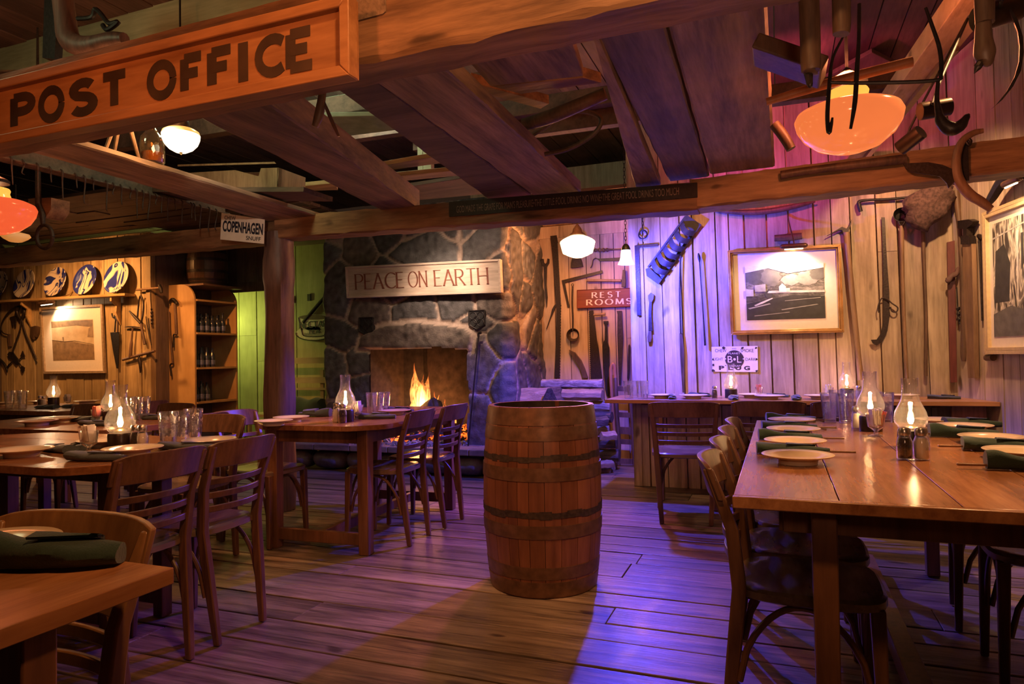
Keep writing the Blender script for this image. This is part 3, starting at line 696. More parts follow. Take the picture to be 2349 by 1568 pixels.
# flame tongues: thin curved sheets of hot gas
m = bpy.data.materials.new('flame'); m.use_nodes = True; t = m.node_tree; L = t.links.new; t.nodes.remove(t.nodes['Principled BSDF'])
em = N(t, 'ShaderNodeEmission'); tr = t.nodes.new('ShaderNodeBsdfTransparent'); ad = t.nodes.new('ShaderNodeAddShader'); mxs = t.nodes.new('ShaderNodeMixShader')
tc = N(t, 'ShaderNodeTexCoord'); mp = N(t, 'ShaderNodeMapping', Scale=(9, 9, 1.6)); n1 = N(t, 'ShaderNodeTexNoise', Scale=2.2, Detail=4.0, Distortion=1.2)
L(tc.outputs['Object'], mp.inputs[0]); L(mp.outputs[0], n1.inputs['Vector'])
sx = N(t, 'ShaderNodeSeparateXYZ'); L(tc.outputs['Generated'], sx.inputs[0])
r = ramp(t, [(0, (1, .45, .12)), (.45, (1, .36, .08)), (1, (1, .16, .02))]); L(sx.outputs[2], r.inputs[0]); L(r.outputs[0], em.inputs[0])
lw = N(t, 'ShaderNodeLayerWeight', Blend=.5); inv = N(t, 'ShaderNodeMath', _operation='SUBTRACT'); inv.inputs[0].default_value = 1; L(lw.outputs['Facing'], inv.inputs[1])
mr = N(t, 'ShaderNodeMapRange'); mr.inputs[1].default_value = .38; mr.inputs[2].default_value = .62; L(n1.outputs[0], mr.inputs[0])
m1 = N(t, 'ShaderNodeMath', _operation='MULTIPLY'); L(inv.outputs[0], m1.inputs[0]); L(mr.outputs[0], m1.inputs[1])
hz = N(t, 'ShaderNodeMapRange'); hz.inputs[3].default_value = 4.2; hz.inputs[4].default_value = .5; L(sx.outputs[2], hz.inputs[0])
m2 = N(t, 'ShaderNodeMath', _operation='MULTIPLY'); L(m1.outputs[0], m2.inputs[0]); L(hz.outputs[0], m2.inputs[1]); L(m2.outputs[0], em.inputs[1])
L(em.outputs[0], ad.inputs[0]); L(tr.outputs[0], ad.inputs[1]); L(ad.outputs[0], t.nodes['Material Output'].inputs[0]); MATS['flame'] = m
FL = thing('fire_flames', 'tall yellow orange flames rising from the logs in the stone fireplace', 'fire', tuple(oY(965, 975, YC+.3)))
def tongue(pts, r, Y=.3):
    P_ = [oY(x, y, YC+Y) for x, y in pts]; n = len(P_); Q = []
    for i in range(n*5-4):
        k, f = divmod(i, 5); k2 = min(k+1, n-1); a = P_[k].lerp(P_[k2], f/5); Q.append(a+Vector((.008*noise.noise(a*20), 0, 0)))
    rs_ = [r*(.35+.65*sin(pi*min(1, (i/(len(Q)-1))*1.1+.12)))*(1-(i/(len(Q)-1))**2*.96) for i in range(len(Q))]
    MB().tube(Q, rs_, 12).build('flame_tongue', MATS['flame'], FL, smooth=2)
for pts, r, Y in (([(968, 950), (958, 905), (952, 870), (950, 832)], .10, .3), ([(972, 945), (975, 900), (980, 880), (985, 852)], .07, .34), ([(975, 950), (965, 915), (968, 880), (972, 858)], .06, .26),
                  ([(955, 960), (948, 930), (950, 905)], .06, .28), ([(1000, 965), (1000, 930), (996, 898)], .06, .34), ([(1010, 965), (1018, 935), (1020, 915)], .06, .36),
                  ([(985, 950), (996, 930), (1008, 905)], .05, .32), ([(918, 965), (922, 950), (935, 930)], .05, .34), ([(1030, 985), (1040, 965), (1046, 945)], .08, .40), ([(940, 975), (945, 955), (948, 940)], .07, .22), ([(1020, 980), (1010, 960), (1030, 935)], .09, .42)):
    tongue(pts, r, Y)
lamp('fire_light', tuple(oY(968, 925, YC+.25)), 15, (1, .36, .10), .09)
lamp('fire_light', tuple(oY(1015, 968, YC+.12)), 9, (1, .30, .07), .07)
# ---------------------------------------------------------------- furniture
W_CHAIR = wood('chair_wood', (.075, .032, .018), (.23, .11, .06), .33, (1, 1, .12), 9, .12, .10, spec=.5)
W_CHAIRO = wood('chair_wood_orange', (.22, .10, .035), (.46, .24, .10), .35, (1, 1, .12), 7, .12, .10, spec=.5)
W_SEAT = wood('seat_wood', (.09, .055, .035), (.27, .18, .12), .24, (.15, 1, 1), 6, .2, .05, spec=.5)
W_TOP = wood('table_top_wood', (.20, .075, .028), (.46, .21, .09), .24, (1.2, .10, 1), 7, .14, .30, spec=.5)
W_TLEG = wood('table_leg_wood', (.10, .042, .02), (.27, .12, .06), .4, (1, 1, .1), 7, .15, .05)

def make_chair(mat, seatmat, label):
    t = thing('dining_chair', label, 'chair')
    def post(sx, z):   # centre line of a rear post
        k = [(0, .14, -.235), (.45, .165, -.185), (.62, .175, -.20), (.80, .188, -.265)]
        for a, b in zip(k, k[1:]):
            if z <= b[0]: f = (z-a[0])/(b[0]-a[0]); return Vector((sx*(a[1]+(b[1]-a[1])*f), a[2]+(b[2]-a[2])*f, z))
        return Vector((sx*k[-1][1], k[-1][2], z))
    for sx in (-1, 1):
        secs = []
        for i in range(15):
            z = .792*i/14; p = post(sx, z); w = .026+.006*sin(pi*i/14); h = .028+.012*sin(pi*min(1, z/.8)); w *= (.7 if i == 14 else 1)
            secs.append([p+Vector((a*w/2, b*h/2, 0)) for a, b in ((-1, -1), (1, -1), (1, 1), (-1, 1))])
        MB().loft(secs).build('leg', mat, t, bevel=.005)
        secs = []
        for i in range(5):
            z = .435*i/4; p = Vector((sx*(.175-.012*i/4), .175-.01*i/4, z)); w = .026+.012*i/4
            secs.append([p+Vector((a*w/2, b*w/2, 0)) for a, b in ((-1, -1), (1, -1), (1, 1), (-1, 1))])
        MB().loft(secs).build('leg', mat, t, bevel=.005)
    def curved(z0, z1, x, dep, th, off=0, n=14, name='slat', front=.0, round_=0):
        zc = (z0+z1)/2; base = post(1, zc).y; secs = []
        for i in range(n+1):
            s = -1+2*i/n; y = base+front-dep*(1-s*s); zz0, zz1 = z0, z1
            if round_: zz0 += .0; zz1 -= round_*abs(s)**6
            lean = (post(1, z1).y-post(1, z0).y)*.9
            secs.append([Vector((s*x, y-lean/2-th/2, zz0)), Vector((s*x, y-lean/2+th/2, zz0)), Vector((s*x, y+lean/2+th/2, zz1)), Vector((s*x, y+lean/2-th/2, zz1))])
        return MB().loft(secs).build(name, mat, t, bevel=.003)
    curved(.705, .812, .205, .045, .016, name='top_rail', front=.008, round_=.016)
    for z in (.645, .590, .535): curved(z-.012, z+.014, .172, .036, .012)
    # saddle seat
    secs = []; n = 24
    out = []
    for k in range(n):
        a = 2*pi*k/n; e = .5; x = .205*math.copysign(abs(cos(a))**e, cos(a)); y = .20*math.copysign(abs(sin(a))**e, sin(a)); x *= 1+.10*(y/.2)*.5
        out.append((x, y))
    def ring(sc, z, dip=0): return [Vector((x*sc, y*sc, z-dip)) for x, y in out]
    secs = [ring(.93, .425), ring(1.0, .432), ring(1.0, .452), ring(.95, .460), ring(.75, .456), ring(.45, .450), ring(.1, .449)]
    MB().loft(secs).build('seat', seatmat, t, smooth=.7)
    # bent hoops under the seat
    for sx in (-1, 1):
        pts = [Vector((sx*.155, .165-.0-.36*i/16, .20+.215*sin(pi*i/16)**.6)) for i in range(17)]
        pts = [Vector((sx*(.16), .15-.34*(i/16), .19+.225*sin(pi*i/16)**.55)) for i in range(17)]
        MB().tube(pts, .0095, 8).build('hoop_brace', mat, t)
    pts = [Vector((-.16+.32*(i/16), .165, .19+.225*sin(pi*i/16)**.55)) for i in range(17)]
    MB().tube(pts, .0095, 8).build('hoop_brace', mat, t)
    return t
chair0 = make_chair(W_CHAIR, W_SEAT, 'dark wooden ladder-back dining chair')
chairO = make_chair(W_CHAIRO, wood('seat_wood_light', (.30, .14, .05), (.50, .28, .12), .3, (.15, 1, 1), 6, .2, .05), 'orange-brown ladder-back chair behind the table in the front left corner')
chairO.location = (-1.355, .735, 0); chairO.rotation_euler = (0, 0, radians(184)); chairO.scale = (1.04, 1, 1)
first = [True]
def chair(x, y, deg, label, group=None, sc=None):
    c = chair0 if first[0] else copy_tree(chair0); first[0] = False
    c.location = (x, y, 0); c.rotation_euler = (0, 0, radians(deg)); c['label'] = label
    if group: c['group'] = group
    elif 'group' in c: del c['group']
    if sc: c.scale = sc
    return c
# right long table: left side faces +x (rz -90), right side faces -x (rz 90)
for i, (y, l) in enumerate(((2.215, 'nearest'), (2.61, 'second nearest'), (3.005, 'third nearest'), (3.40, 'farthest'))):
    chair(.065, y, -90, 'dark ladder-back chair left of the long right table, %s of the four' % l, 'chairs at the long right table', (.94, 1, 1))
for i, (x, y, l) in enumerate(((.86, 2.26, 'nearest'), (.84, 2.80, 'middle one'), (.84, 3.34, 'farthest'))):
    chair(x, y, 90-4*i, 'dark saddle-seat chair right of the long table, %s of the three' % l, 'chairs at the long right table')
# counter chairs, face +y
for i, (x, y, l) in enumerate(((-.62, 4.88, 'leftmost of the three'), (-.08, 5.02, 'middle one of three'), (.42, 5.02, 'third from the left'))):
    chair(x, y, 6-4*i, 'dark ladder-back chair at the wall counter, %s' % l, 'chairs at the wall counter', (1.12, 1.1, 1.0))
# fireplace table
chair(-2.33, 3.73, 93, 'reddish chair right of the fireplace table, the one nearer to the viewer', 'chairs at the fireplace table')
chair(-2.32, 4.20, 90, 'reddish chair right of the fireplace table, the one nearer to the fire', 'chairs at the fireplace table')
chair(-3.03, 3.46, -92, 'dark chair tucked under the left side of the fireplace table', 'chairs at the fireplace table')
# left middle table
chair(-2.345, 1.86, 88, 'ladder-back chair right of the left middle table, nearer of the two', 'chairs at the left middle table')
chair(-2.34, 2.24, 92, 'ladder-back chair right of the left middle table, farther one of the two', 'chairs at the left middle table')
chair(-3.10, 2.90, 180, 'dark chair beyond the left middle table, half hidden by its oil lamp', 'chairs at the left middle table')
chair(-3.15, 1.36, 0, 'dark chair on the near side of the left middle table', 'chairs at the left middle table')
chair(-3.56, 3.24, 88, 'dark chair at the right end of the second left table', 'chairs at the far left tables')
chair(-4.35, 3.72, 178, 'dark chair beyond the second left table, right one of two', 'chairs at the far left tables')
chair(-5.02, 3.55, 185, 'dark chair beyond the second left table, left one of two', 'chairs at the far left tables')
chair(-5.17, 4.22, 90, 'dark chair with its back to the room at the farthest left table', 'chairs at the far left tables')

def table(name, label, x0, x1, y0, y1, z, ch=0.0, legs=(), leg=.06, nb=4, th=.035, org=None, apron=True, rz=0, splay=.0, stretch=None, along='y', pl=None, topmat=None, lin=.09):
    """table with board top; clipped corners ch"""
    c = Vector(((x0+x1)/2, (y0+y1)/2, 0)); root = thing(name, label, 'table', (0, 0, 0)); topmat = topmat or W_TOP
    hx, hy = (x1-x0)/2, (y1-y0)/2; mb = MB()
    out = [(-hx+ch, -hy), (hx-ch, -hy), (hx, -hy+ch), (hx, hy-ch), (hx-ch, hy), (-hx+ch, hy), (-hx, hy-ch), (-hx, -hy+ch)] if ch else [(-hx, -hy), (hx, -hy), (hx, hy), (-hx, hy)]
    if ch:
        # soften clipped corners
        o2 = []
        for i, p in enumerate(out):
            a, b = Vector(out[i-1]), Vector(out[(i+1) % len(out)]); p = Vector(p); k = ch*.28
            o2 += [p+(a-p).normalized()*k, p+((a-p).normalized()+(b-p).normalized())*k*.25, p+(b-p).normalized()*k]
        out = [tuple(v) for v in o2]
    # boards: slice the outline along x (boards run along y) or y
    def clip(poly, lo, hi, ax):
        def cut(P, lim, keep):
            R = []
            for i in range(len(P)):
                a, b = P[i-1], P[i]; ia, ib = keep(a[ax]), keep(b[ax])
                if ia != ib:
                    f = (lim-a[ax])/(b[ax]-a[ax]); R.append((a[0]+(b[0]-a[0])*f, a[1]+(b[1]-a[1])*f))
                if ib: R.append(b)
            return R
        return cut(cut(poly, lo, lambda v: v >= lo), hi, lambda v: v <= hi)
    ax = 0 if along == 'y' else 1; H_ = (hx, hy)[ax]; rr = random.Random(int(abs(x0*100)))
    cuts = [-H_]+[-H_+2*H_*(i/nb)+rr.uniform(-.03, .03) for i in range(1, nb)]+[H_]
    for a, b in zip(cuts, cuts[1:]):
        P_ = clip(out, a+(.0015 if a > -H_ else 0), b-(.0015 if b < H_ else 0), ax)
        if len(P_) > 2: mb.prism([(p[0], p[1], z-th) for p in P_], (0, 0, th))
    mb.build('table_top', topmat, root, bevel=.0018)
    if apron:
        i_ = lin+leg/2; mb = MB(); ah = .085
        for s in (-1, 1):
            mb.box((0, s*(hy-i_), z-th-ah/2), (2*(hx-i_), .022, ah)); mb.box((s*(hx-i_), 0, z-th-ah/2), (.022, 2*(hy-i_), ah))
        mb.build('apron', W_TLEG, root, bevel=.002)
    L_ = legs or [(sx*(hx-lin-leg/2), sy*(hy-lin-leg/2)) for sx in (-1, 1) for sy in (-1, 1)]
    for (lx, ly) in L_:
        sx = math.copysign(1, lx)*splay; sy = math.copysign(1, ly)*splay
        b = Vector((lx+sx, ly+sy, 0)); a = Vector((lx, ly, z-th)); l2 = leg*.92
        MB().hexa([b+Vector((i*l2/2, j*l2/2, 0)) for i, j in ((-1, -1), (1, -1), (1, 1), (-1, 1))], [a+Vector((i*leg/2, j*leg/2, 0)) for i, j in ((-1, -1), (1, -1), (1, 1), (-1, 1))]).build('leg', W_TLEG, root, bevel=.004)
    if stretch:
        mb = MB()
        if stretch == 'H':
            for s in (-1, 1): mb.box((0, s*(hy-lin-leg/2), .085), (2*(hx-lin)-leg, .03, .07))
            mb.box((0, 0, .085), (.035, 2*(hy-lin)-leg, .06))
        if stretch == 'I': mb.box((0, 0, .05), (.07, 2*(hy-lin), .07))
        mb.build('stretcher', W_TLEG, root, bevel=.003)
    root.location = c; root.rotation_euler = (0, 0, radians(rz)); return root
TZ = .75
table('dining_table', 'long glossy orange-brown plank table in the right foreground with two lit oil lamps', -.12, .90, 1.90, 4.02, TZ, legs=[(-.29, -.99), (.30, -.99), (-.29, .99), (.30, .99)], leg=.062, nb=4, th=.03, stretch='I', splay=0)
t1_ = [o for o in bpy.data.objects if o.name.startswith('dining_table')][0]; MB().box((0, -1.06-.014, TZ-.0155), (1.024, .026, .031)).build('end_trim', W_TOP, t1_, bevel=.003)
table('dining_table', 'wooden table with clipped corners and splayed legs in front of the fireplace', -3.04, -2.13, 3.22, 4.72, TZ, ch=.16, nb=4, th=.028, rz=3, stretch='H', splay=.0, leg=.07, lin=.11)
table('dining_table', 'round-cornered wooden table at the left middle with lamp, tumblers and shakers', -3.95, -2.26, 1.70, 2.62, TZ, ch=.18, nb=4, th=.03, along='x', leg=.06, stretch='H', lin=.30)
table('dining_table', 'glossy red-brown table corner in the front left with rolled green napkin', -2.05, -1.04, .05, .945, TZ, nb=3, th=.03, along='x', leg=.055, lin=.03, legs=[(.462, .215), (-.4, .17), (.43, -.33), (-.4, -.33)], apron=False)
table('dining_table', 'second table on the left, behind the round-cornered one, set with plates', -5.0, -3.55, 2.70, 3.50, TZ, ch=.10, nb=4, along='x', leg=.06, lin=.26)
table('dining_table', 'farthest table on the left below the framed landscape', -6.75, -5.35, 3.78, 4.60, TZ, ch=.08, nb=4, along='x', leg=.06)
ZC = .775
c1 = thing('wall_counter', 'long narrow wooden counter table along the back plank wall under the framed photograph', 'table', (0, 0, 0))
mb = MB(); y0_ = 5.30
xe = 1.33
for k in range(3):
    ya, yb = y0_+k*.19, y0_+(k+1)*.19-.002; mb.prism([(-1.29, ya, ZC-.03), (xr(ya)-.03, ya, ZC-.03), (xr(yb)-.03, yb, ZC-.03), (-1.29, yb, ZC-.03)], (0, 0, .03))
W_CTOP = wood('counter_wood', (.22, .09, .035), (.50, .24, .11), .3, (.10, 1.2, 1), 7, .14, .2)
mb.build('table_top', W_CTOP, c1, bevel=.003)
for x in (-.88, -.80): pass
mb = MB(); mb.box((-.86, 5.36, (ZC-.03)/2), (.03, .06, ZC-.03)); mb.build('leg', W_TLEG, c1, bevel=.003)
mb = MB(); mb.box((.15, 5.36, (ZC-.03)/2), (.05, .06, ZC-.03)); mb.build('leg', W_TLEG, c1, bevel=.003)
mb = MB(); mb.box((1.18, 5.40, (ZC-.03)/2), (.20, .04, ZC-.03)); mb.build('leg', W_TLEG, c1, bevel=.003)
mb = MB(); mb.box((.0, 5.85, ZC-.055), (2.2, .03, .05)); mb.build('wall_cleat', W_TLEG, c1)

# ---------------------------------------------------------------- barrel
def barrel(name, label, loc, R0, R1, Hh, mats, parent_rz=0, seg=28, filled=False, tilt=0, holes=True):
    root = thing(name, label, 'barrel', (0, 0, 0)); wm, hm, im = mats
    def rad(z): t = 2*z/Hh-1; return R1-(R1-R0)*t*t
    rr = random.Random(4); n = seg; ang = [0]; 
    ws = [rr.uniform(.6, 1.4) for _ in range(n)]; tot = sum(ws); 
    for w in ws: ang.append(ang[-1]+2*pi*w/tot)
    mb = MB(); nz = 14
    for k in range(n):
        secs = []; g = .0018
        for i in range(nz+1):
            z = Hh*i/nz; r = rad(z)+rr.uniform(-.0005, .0005); a0, a1 = ang[k]+g/r/1.6, ang[k+1]-g/r/1.6; am = (a0+a1)/2
            secs.append([Vector((cos(a)*q, sin(a)*q, z)) for a, q in ((a0, r), (am, r*1.001), (a1, r), (a1, r-.022), (a0, r-.022))])
        mb.loft(secs)
    mb.build('staves', wm, root, smooth=.5)
    prof = [(rad(0)-.012, .0)]; MB().lathe([(0, Hh*.06), (rad(0)-.02, Hh*.06)], seg=40).build('bottom_head', im, root)
    if filled: MB().lathe([(0, Hh*.95), (rad(Hh)-.02, Hh*.95)], seg=40).build('head', im, root)
    else: MB().lathe([(rad(z_)-.024, z_) for z_ in (Hh*.998, Hh*.9, Hh*.7, Hh*.5, Hh*.3, Hh*.06)], seg=40).build('inner_lining', im, root)
    for (za, zb, e) in ((.905, .995, .0035), (.825, .895, .0035), (.615, .685, .0035), (.385-.07, .385-.0, .0035), (.10, .165, .003), (.005, .085, .0035)):
        P_ = []
        for i in range(5):
            z = Hh*(za+(zb-za)*i/4); P_.append((rad(z)+e, z))
        P_ = [(P_[0][0]-.004, P_[0][1])]+P_+[(P_[-1][0]-.004, P_[-1][1])]
        MB().lathe(P_, seg=48).build('hoop', hm, root)
    root.location = loc; root.rotation_euler = (tilt, 0, parent_rz); return root
W_BAR = wood('barrel_wood', (.14, .048, .024), (.27, .10, .05), .4, (1.3, 1.3, .12), 6, .15, .12)
M_HOOP = plain('barrel_hoop', (.17, .085, .048), .42, .4, bump=.15, scale=25, var=.3)
bb = oZ(1238, 1331, 0)
br = barrel('oak_barrel', 'large open oak barrel with flat metal hoops standing in mid floor', (-1.125, 3.27, 0), .262, .296, .885, (W_BAR, M_HOOP, SOOT), .3)
br.rotation_euler = (0, radians(0), .3)
# paint rings worn off around the bulge
def worn(z0, z1, seed, nm='worn_stain_band'):
    mb = MB(); rr = random.Random(seed); a = 0
    while a < 2*pi:
        w = rr.uniform(.05, .3); g = 0
        if True:
            secs = []
            k = max(2, int(w/.05)); zt, zb_ = z1-rr.uniform(0, .012), z0+rr.uniform(0, .01)
            vs = []; fs = []
            for i in range(k+1):
                aa = a+w*i/k
                for z in (zb_, zt):
                    t = 2*z/.885-1; r = .296-.034*t*t+.0022; vs.append((cos(aa)*r, sin(aa)*r, z))
            for i in range(k): fs.append((2*i, 2*i+2, 2*i+3, 2*i+1))
            mb.add(vs, fs)
        a += w+g
    return mb
ORG[br.name] = Vector((0, 0, 0))
worn(.628, .668, 1).build('stain_band', plain('dark_stain', (.045, .028, .02), .5, var=.5, scale=60), br)
worn(.368, .412, 2).build('stain_band', MATS['dark_stain'], br)
# dark barrel on top of the cabinet
# ---------------------------------------------------------------- table ware
GL_T = glass('lamp_glass', (1, 1, 1), .5, .03)
GL_C = glass('tumbler_glass', (.97, .97, .97), .5, .05, .6)
M_WICK = emis('flame_glow', (1, .62, .25), 60, (1, .8, .5))
M_CAP = plain('chrome_cap', (.55, .52, .50), .25, .9, var=.1)
M_BASE = plain('dark_lamp_base', (.035, .022, .018), .3, .2, var=.2)
M_BRASS = plain('brass', (.45, .30, .12), .3, .9, var=.15)
M_PLATE = plain('cream_china', (.72, .58, .42), .18, 0, var=.03, spec=.5)
M_NAP = plain('green_napkin', (.013, .040, .029), .85, bump=.4, scale=300, var=.15, sheen=.3)
M_NAPD = plain('dark_napkin', (.030, .036, .036), .85, bump=.4, scale=300, var=.15, sheen=.3)
M_SALT = plain('salt', (.80, .74, .66), .8, var=.03); M_PEP = plain('pepper', (.05, .032, .022), .9, bump=.4, scale=300, var=.6)
M_PACK = plain('sugar_packet', (.80, .74, .68), .6, var=.03); M_PACKR = plain('pink_packet', (.80, .22, .16), .6, var=.1)
M_STEEL = plain('steel', (.45, .42, .40), .25, .9, var=.1)
W_HAND = wood('cutlery_handle', (.20, .10, .05), (.36, .19, .10), .4, (1, 1, .3), 30, .05, .1)
def top(px, py, z=TZ): return oZ(px, py, z)

def make_lamp():
    t = thing('oil_lamp', 'lamp', 'lamp')
    MB().lathe([(0, 0), (.046, 0), (.047, .004), (.047, .062), (.044, .068), (.030, .070), (0, .070)], seg=28).build('base', M_BASE, t)
    MB().lathe([(0, .069), (.022, .070), (.024, .078), (.012, .086), (.012, .092), (0, .092)], seg=20).build('burner', M_BRASS, t); bn = t.children[-1] if False else [c for c in kids(t) if c.name.startswith('burner')][0]
    pr = [(.036, .070), (.046, .080), (.056, .098), (.058, .115), (.053, .138), (.043, .160), (.034, .178), (.029, .198), (.0275, .225), (.0285, .262), (.0300, .266)]
    MB().lathe(pr, seg=32).build('glass_chimney', GL_T, t, smooth=2)
    MB().lathe([(0, .088), (.006, .093), (.0105, .102), (.0115, .112), (.0075, .122), (.0025, .133), (0, .138)], seg=14).build('flame', M_WICK, bn)
    return t
lamp0 = make_lamp(); lf = [True]
def oil_lamp(p, label, sc=1, pw=2.4):
    pw *= 1.9
    o = lamp0 if lf[0] else copy_tree(lamp0); lf[0] = False
    o.location = p; o['label'] = label; o['group'] = 'lit oil lamps on the tables'; o.scale = (sc, sc, sc)
    lamp('lamp_flame_light', (p[0], p[1], p[2]+.118*sc), pw, (1, .50, .20), .012)
def make_shaker(fill, nm):
    t = thing(nm, nm, 'shaker'); S8 = 8
    def ring(r, z): return [Vector((cos(2*pi*k/16)*r*(1.0 if k % 2 else 1.05), sin(2*pi*k/16)*r*(1.0 if k % 2 else 1.05), z)) for k in range(16)]
    MB().loft([ring(.0165, .004), ring(.0185, .008), ring(.0185, .052), ring(.014, .063), ring(.013, .066)]).build('filling', fill, t)
    MB().loft([ring(.019, 0), ring(.0215, .004), ring(.0215, .056), ring(.016, .070), ring(.0155, .076)], cap=False).build('glass_body', GL_T, t)
    MB().lathe([(.0175, .074), (.018, .078), (.018, .090), (.015, .096), (.006, .099), (0, .0995)], seg=20).build('cap', M_CAP, [c for c in kids(t) if c.name.startswith('glass_body')][0])
    return t
salt0 = make_shaker(M_SALT, 'salt_shaker'); pep0 = make_shaker(M_PEP, 'pepper_shaker'); sf = {'s': True, 'p': True}
def shaker(k, p, label, sc=1):
    o0 = salt0 if k == 's' else pep0; o = o0 if sf[k] else copy_tree(o0); sf[k] = False
    o.location = p; o['label'] = label; o['group'] = 'salt and pepper shakers on the tables'; o.scale = (sc, sc, sc); return o
def make_tumbler():
    t = thing('tumbler', 'tumbler', 'glass'); mb = MB(); n = 24
    def ring(r, z, f=.03): return [Vector((cos(2*pi*k/n)*r*(1+f*(1 if (k//3) % 2 else -1)), sin(2*pi*k/n)*r*(1+f*(1 if (k//3) % 2 else -1)), z)) for k in range(n)]
    mb.loft([ring(.002, .002, 0), ring(.026, .0), ring(.028, .004), ring(.031, .05), ring(.035, .095), ring(.0365, .118, .01), ring(.038, .120, 0), ring(.038, .138, 0), ring(.0355, .138, 0), ring(.034, .118, .01), ring(.029, .05), ring(.025, .012), ring(.002, .012, 0)], cap=False)
    mb.build('body', GL_C, t, smooth=.9)
    MB().lathe([(.0363, .1375), (.0385, .1378), (.0385, .1395), (.0363, .1395), (.0363, .1375)], seg=24).build('rim', GL_C, t)
    return t
tum0 = make_tumbler(); tf = [True]
def tumbler(p, label, sc=1):
    o = tum0 if tf[0] else copy_tree(tum0); tf[0] = False; o.location = p; o['label'] = label; o['group'] = 'water tumblers on the tables'; o.scale = (sc, sc, sc)
def make_caddy(nm, pinkish):
    t = thing(nm, nm, 'caddy')
    MB().lathe([(0, 0), (.027, .001), (.028, .004), (.008, .010), (.007, .020), (.018, .028), (.028, .036), (.034, .082), (.0345, .084), (.0325, .083), (.026, .040), (0, .032)], seg=20).build('glass_cup', GL_T, t)
    mb = MB(); rr = random.Random(3)
    for i in range(9):
        a = rr.uniform(-.25, .25); x = -.020+.005*i; R = Matrix.Rotation(a*.6, 3, 'Y') @ Matrix.Rotation(rr.uniform(-.2, .2), 3, 'X')
        mb.box((x*.8, rr.uniform(-.003, .003), .068+rr.uniform(0, .008)), (.0035, .032, .060), R)
    mb.build('sugar_packets', M_PACKR if pinkish is True else M_PACK, t)
    if pinkish == 'mix':
        mb = MB()
        for i in range(3): mb.box((.016+.004*i, -.003, .066), (.003, .03, .058), Matrix.Rotation(.15*i, 3, 'Y'))
        mb.build('pink_packets', M_PACKR, t)
    return t
cad = {False: make_caddy('sugar_caddy', False), True: make_caddy('sugar_caddy', True), 'mix': make_caddy('sugar_caddy', 'mix')}; cf = {False: True, True: True, 'mix': True}
def caddy(p, label, pink=False, sc=1, rz=0):
    o = cad[pink] if cf[pink] else copy_tree(cad[pink]); cf[pink] = False; o.location = p; o['label'] = label; o['group'] = 'sugar packet cups on the tables'; o.scale = (sc,)*3; o.rotation_euler = (0, 0, rz)
plate0 = MB().lathe([(0, .006), (.045, .006), (.060, .010), (.088, .0185), (.112, .0225), (.1145, .0250), (.112, .0262), (.088, .0225), (.066, .015), (.058, .0115), (0, .0105)], seg=48)
plate0.lathe([(.052, .010), (.056, 0), (.062, 0), (.064, .011)], seg=48)
plate0 = plate0.build('dinner_plate', M_PLATE, org=(0, 0, 0), smooth=.9); pf = [True]
def plate(p, label, sc=1):
    o = plate0 if pf[0] else plate0.copy()
    if not pf[0]: COL.objects.link(o)
    pf[0] = False; o.location = p; tag(o, label, 'plate', 'cream dinner plates set on the tables'); o.scale = (sc, sc, sc*1.25); return o
def make_napkin(mat, seed, flatness=1.0, nm='rolled_napkin'):
    secs = []; n = 22; rr = random.Random(seed)
    for i in range(n+1):
        t_ = i/n; y = -.125+.25*t_; w = .034*(1-.25*t_*t_)*(1+.15*noise.noise(Vector((t_*5, seed, 0)))); h = .036*flatness*(1-.45*t_)*(1+.15*noise.noise(Vector((t_*4, seed, 5)))); q = []
        if t_ > .9: w *= 1-.25*(t_-.9)*10
        for k in range(20):
            a = 2*pi*k/20; r = 1+.10*sin(3*a+t_*4+seed)+.07*noise.noise(Vector((cos(a)*2, sin(a)*2, t_*6+seed)))
            z = h*.5+sin(a)*h*.5*r; z = max(.001, z); q.append(Vector((cos(a)*w*r+.006*sin(t_*5+seed), y, z)))
        secs.append(q)
    mb = MB().loft(secs)
    # folded flap lying over the roll
    secs = []
    for i in range(9):
        t_ = i/8; y = -.02+.10*t_; zz = .036*flatness*(1-.35*(y+.125)/.25)+.004
        secs.append([Vector((-.036, y, .004)), Vector((-.030, y, zz*.8)), Vector((-.004, y+.006*sin(i), zz)), Vector((.024-.03*t_, y, zz*.96)), Vector((.022-.03*t_, y, zz*.96-.003)), Vector((-.004, y, zz-.004)), Vector((-.028, y, zz*.8-.004))])
    mb.loft(secs); return mb.build(nm, mat, org=(0, 0, 0), smooth=1.0)
nap = {'g': make_napkin(M_NAP, 1), 'h': make_napkin(M_NAP, 4, 1.1), 'd': make_napkin(M_NAPD, 2, .8), 'e': make_napkin(M_NAPD, 6, .75)}; nf = {k: True for k in nap}
def napkin(k, p, deg, label, sc=1):
    o = nap[k] if nf[k] else nap[k].copy()
    if not nf[k]: COL.objects.link(o)
    nf[k] = False; o.location = p; o.rotation_euler = (0, 0, radians(deg)); tag(o, label, 'napkin', 'rolled napkins beside the plates'); o.scale = (sc, sc, sc*1.3) if not isinstance(sc, tuple) else (sc[0], sc[1], sc[2]*1.3)
def make_knife():
    t = thing('table_knife', 'k', 'knife')
    MB().bar((0, 0, .006), (0, .085, .006), .012, .007, .014, .008).build('handle', W_HAND, t, bevel=.002)
    MB().prism([(-.006, 0, .006), (.006, 0, .006), (.005, -.10, .006), (-.002, -.11, .006)], (0, 0, .0015)).build('blade', M_STEEL, t); return t
knife0 = make_knife(); kf = [True]
def knife(p, deg, label):
    o = knife0 if kf[0] else copy_tree(knife0); kf[0] = False; o.location = p; o.rotation_euler = (0, 0, radians(deg)); o['label'] = label; o['group'] = 'wood-handled knives rolled in the napkins'
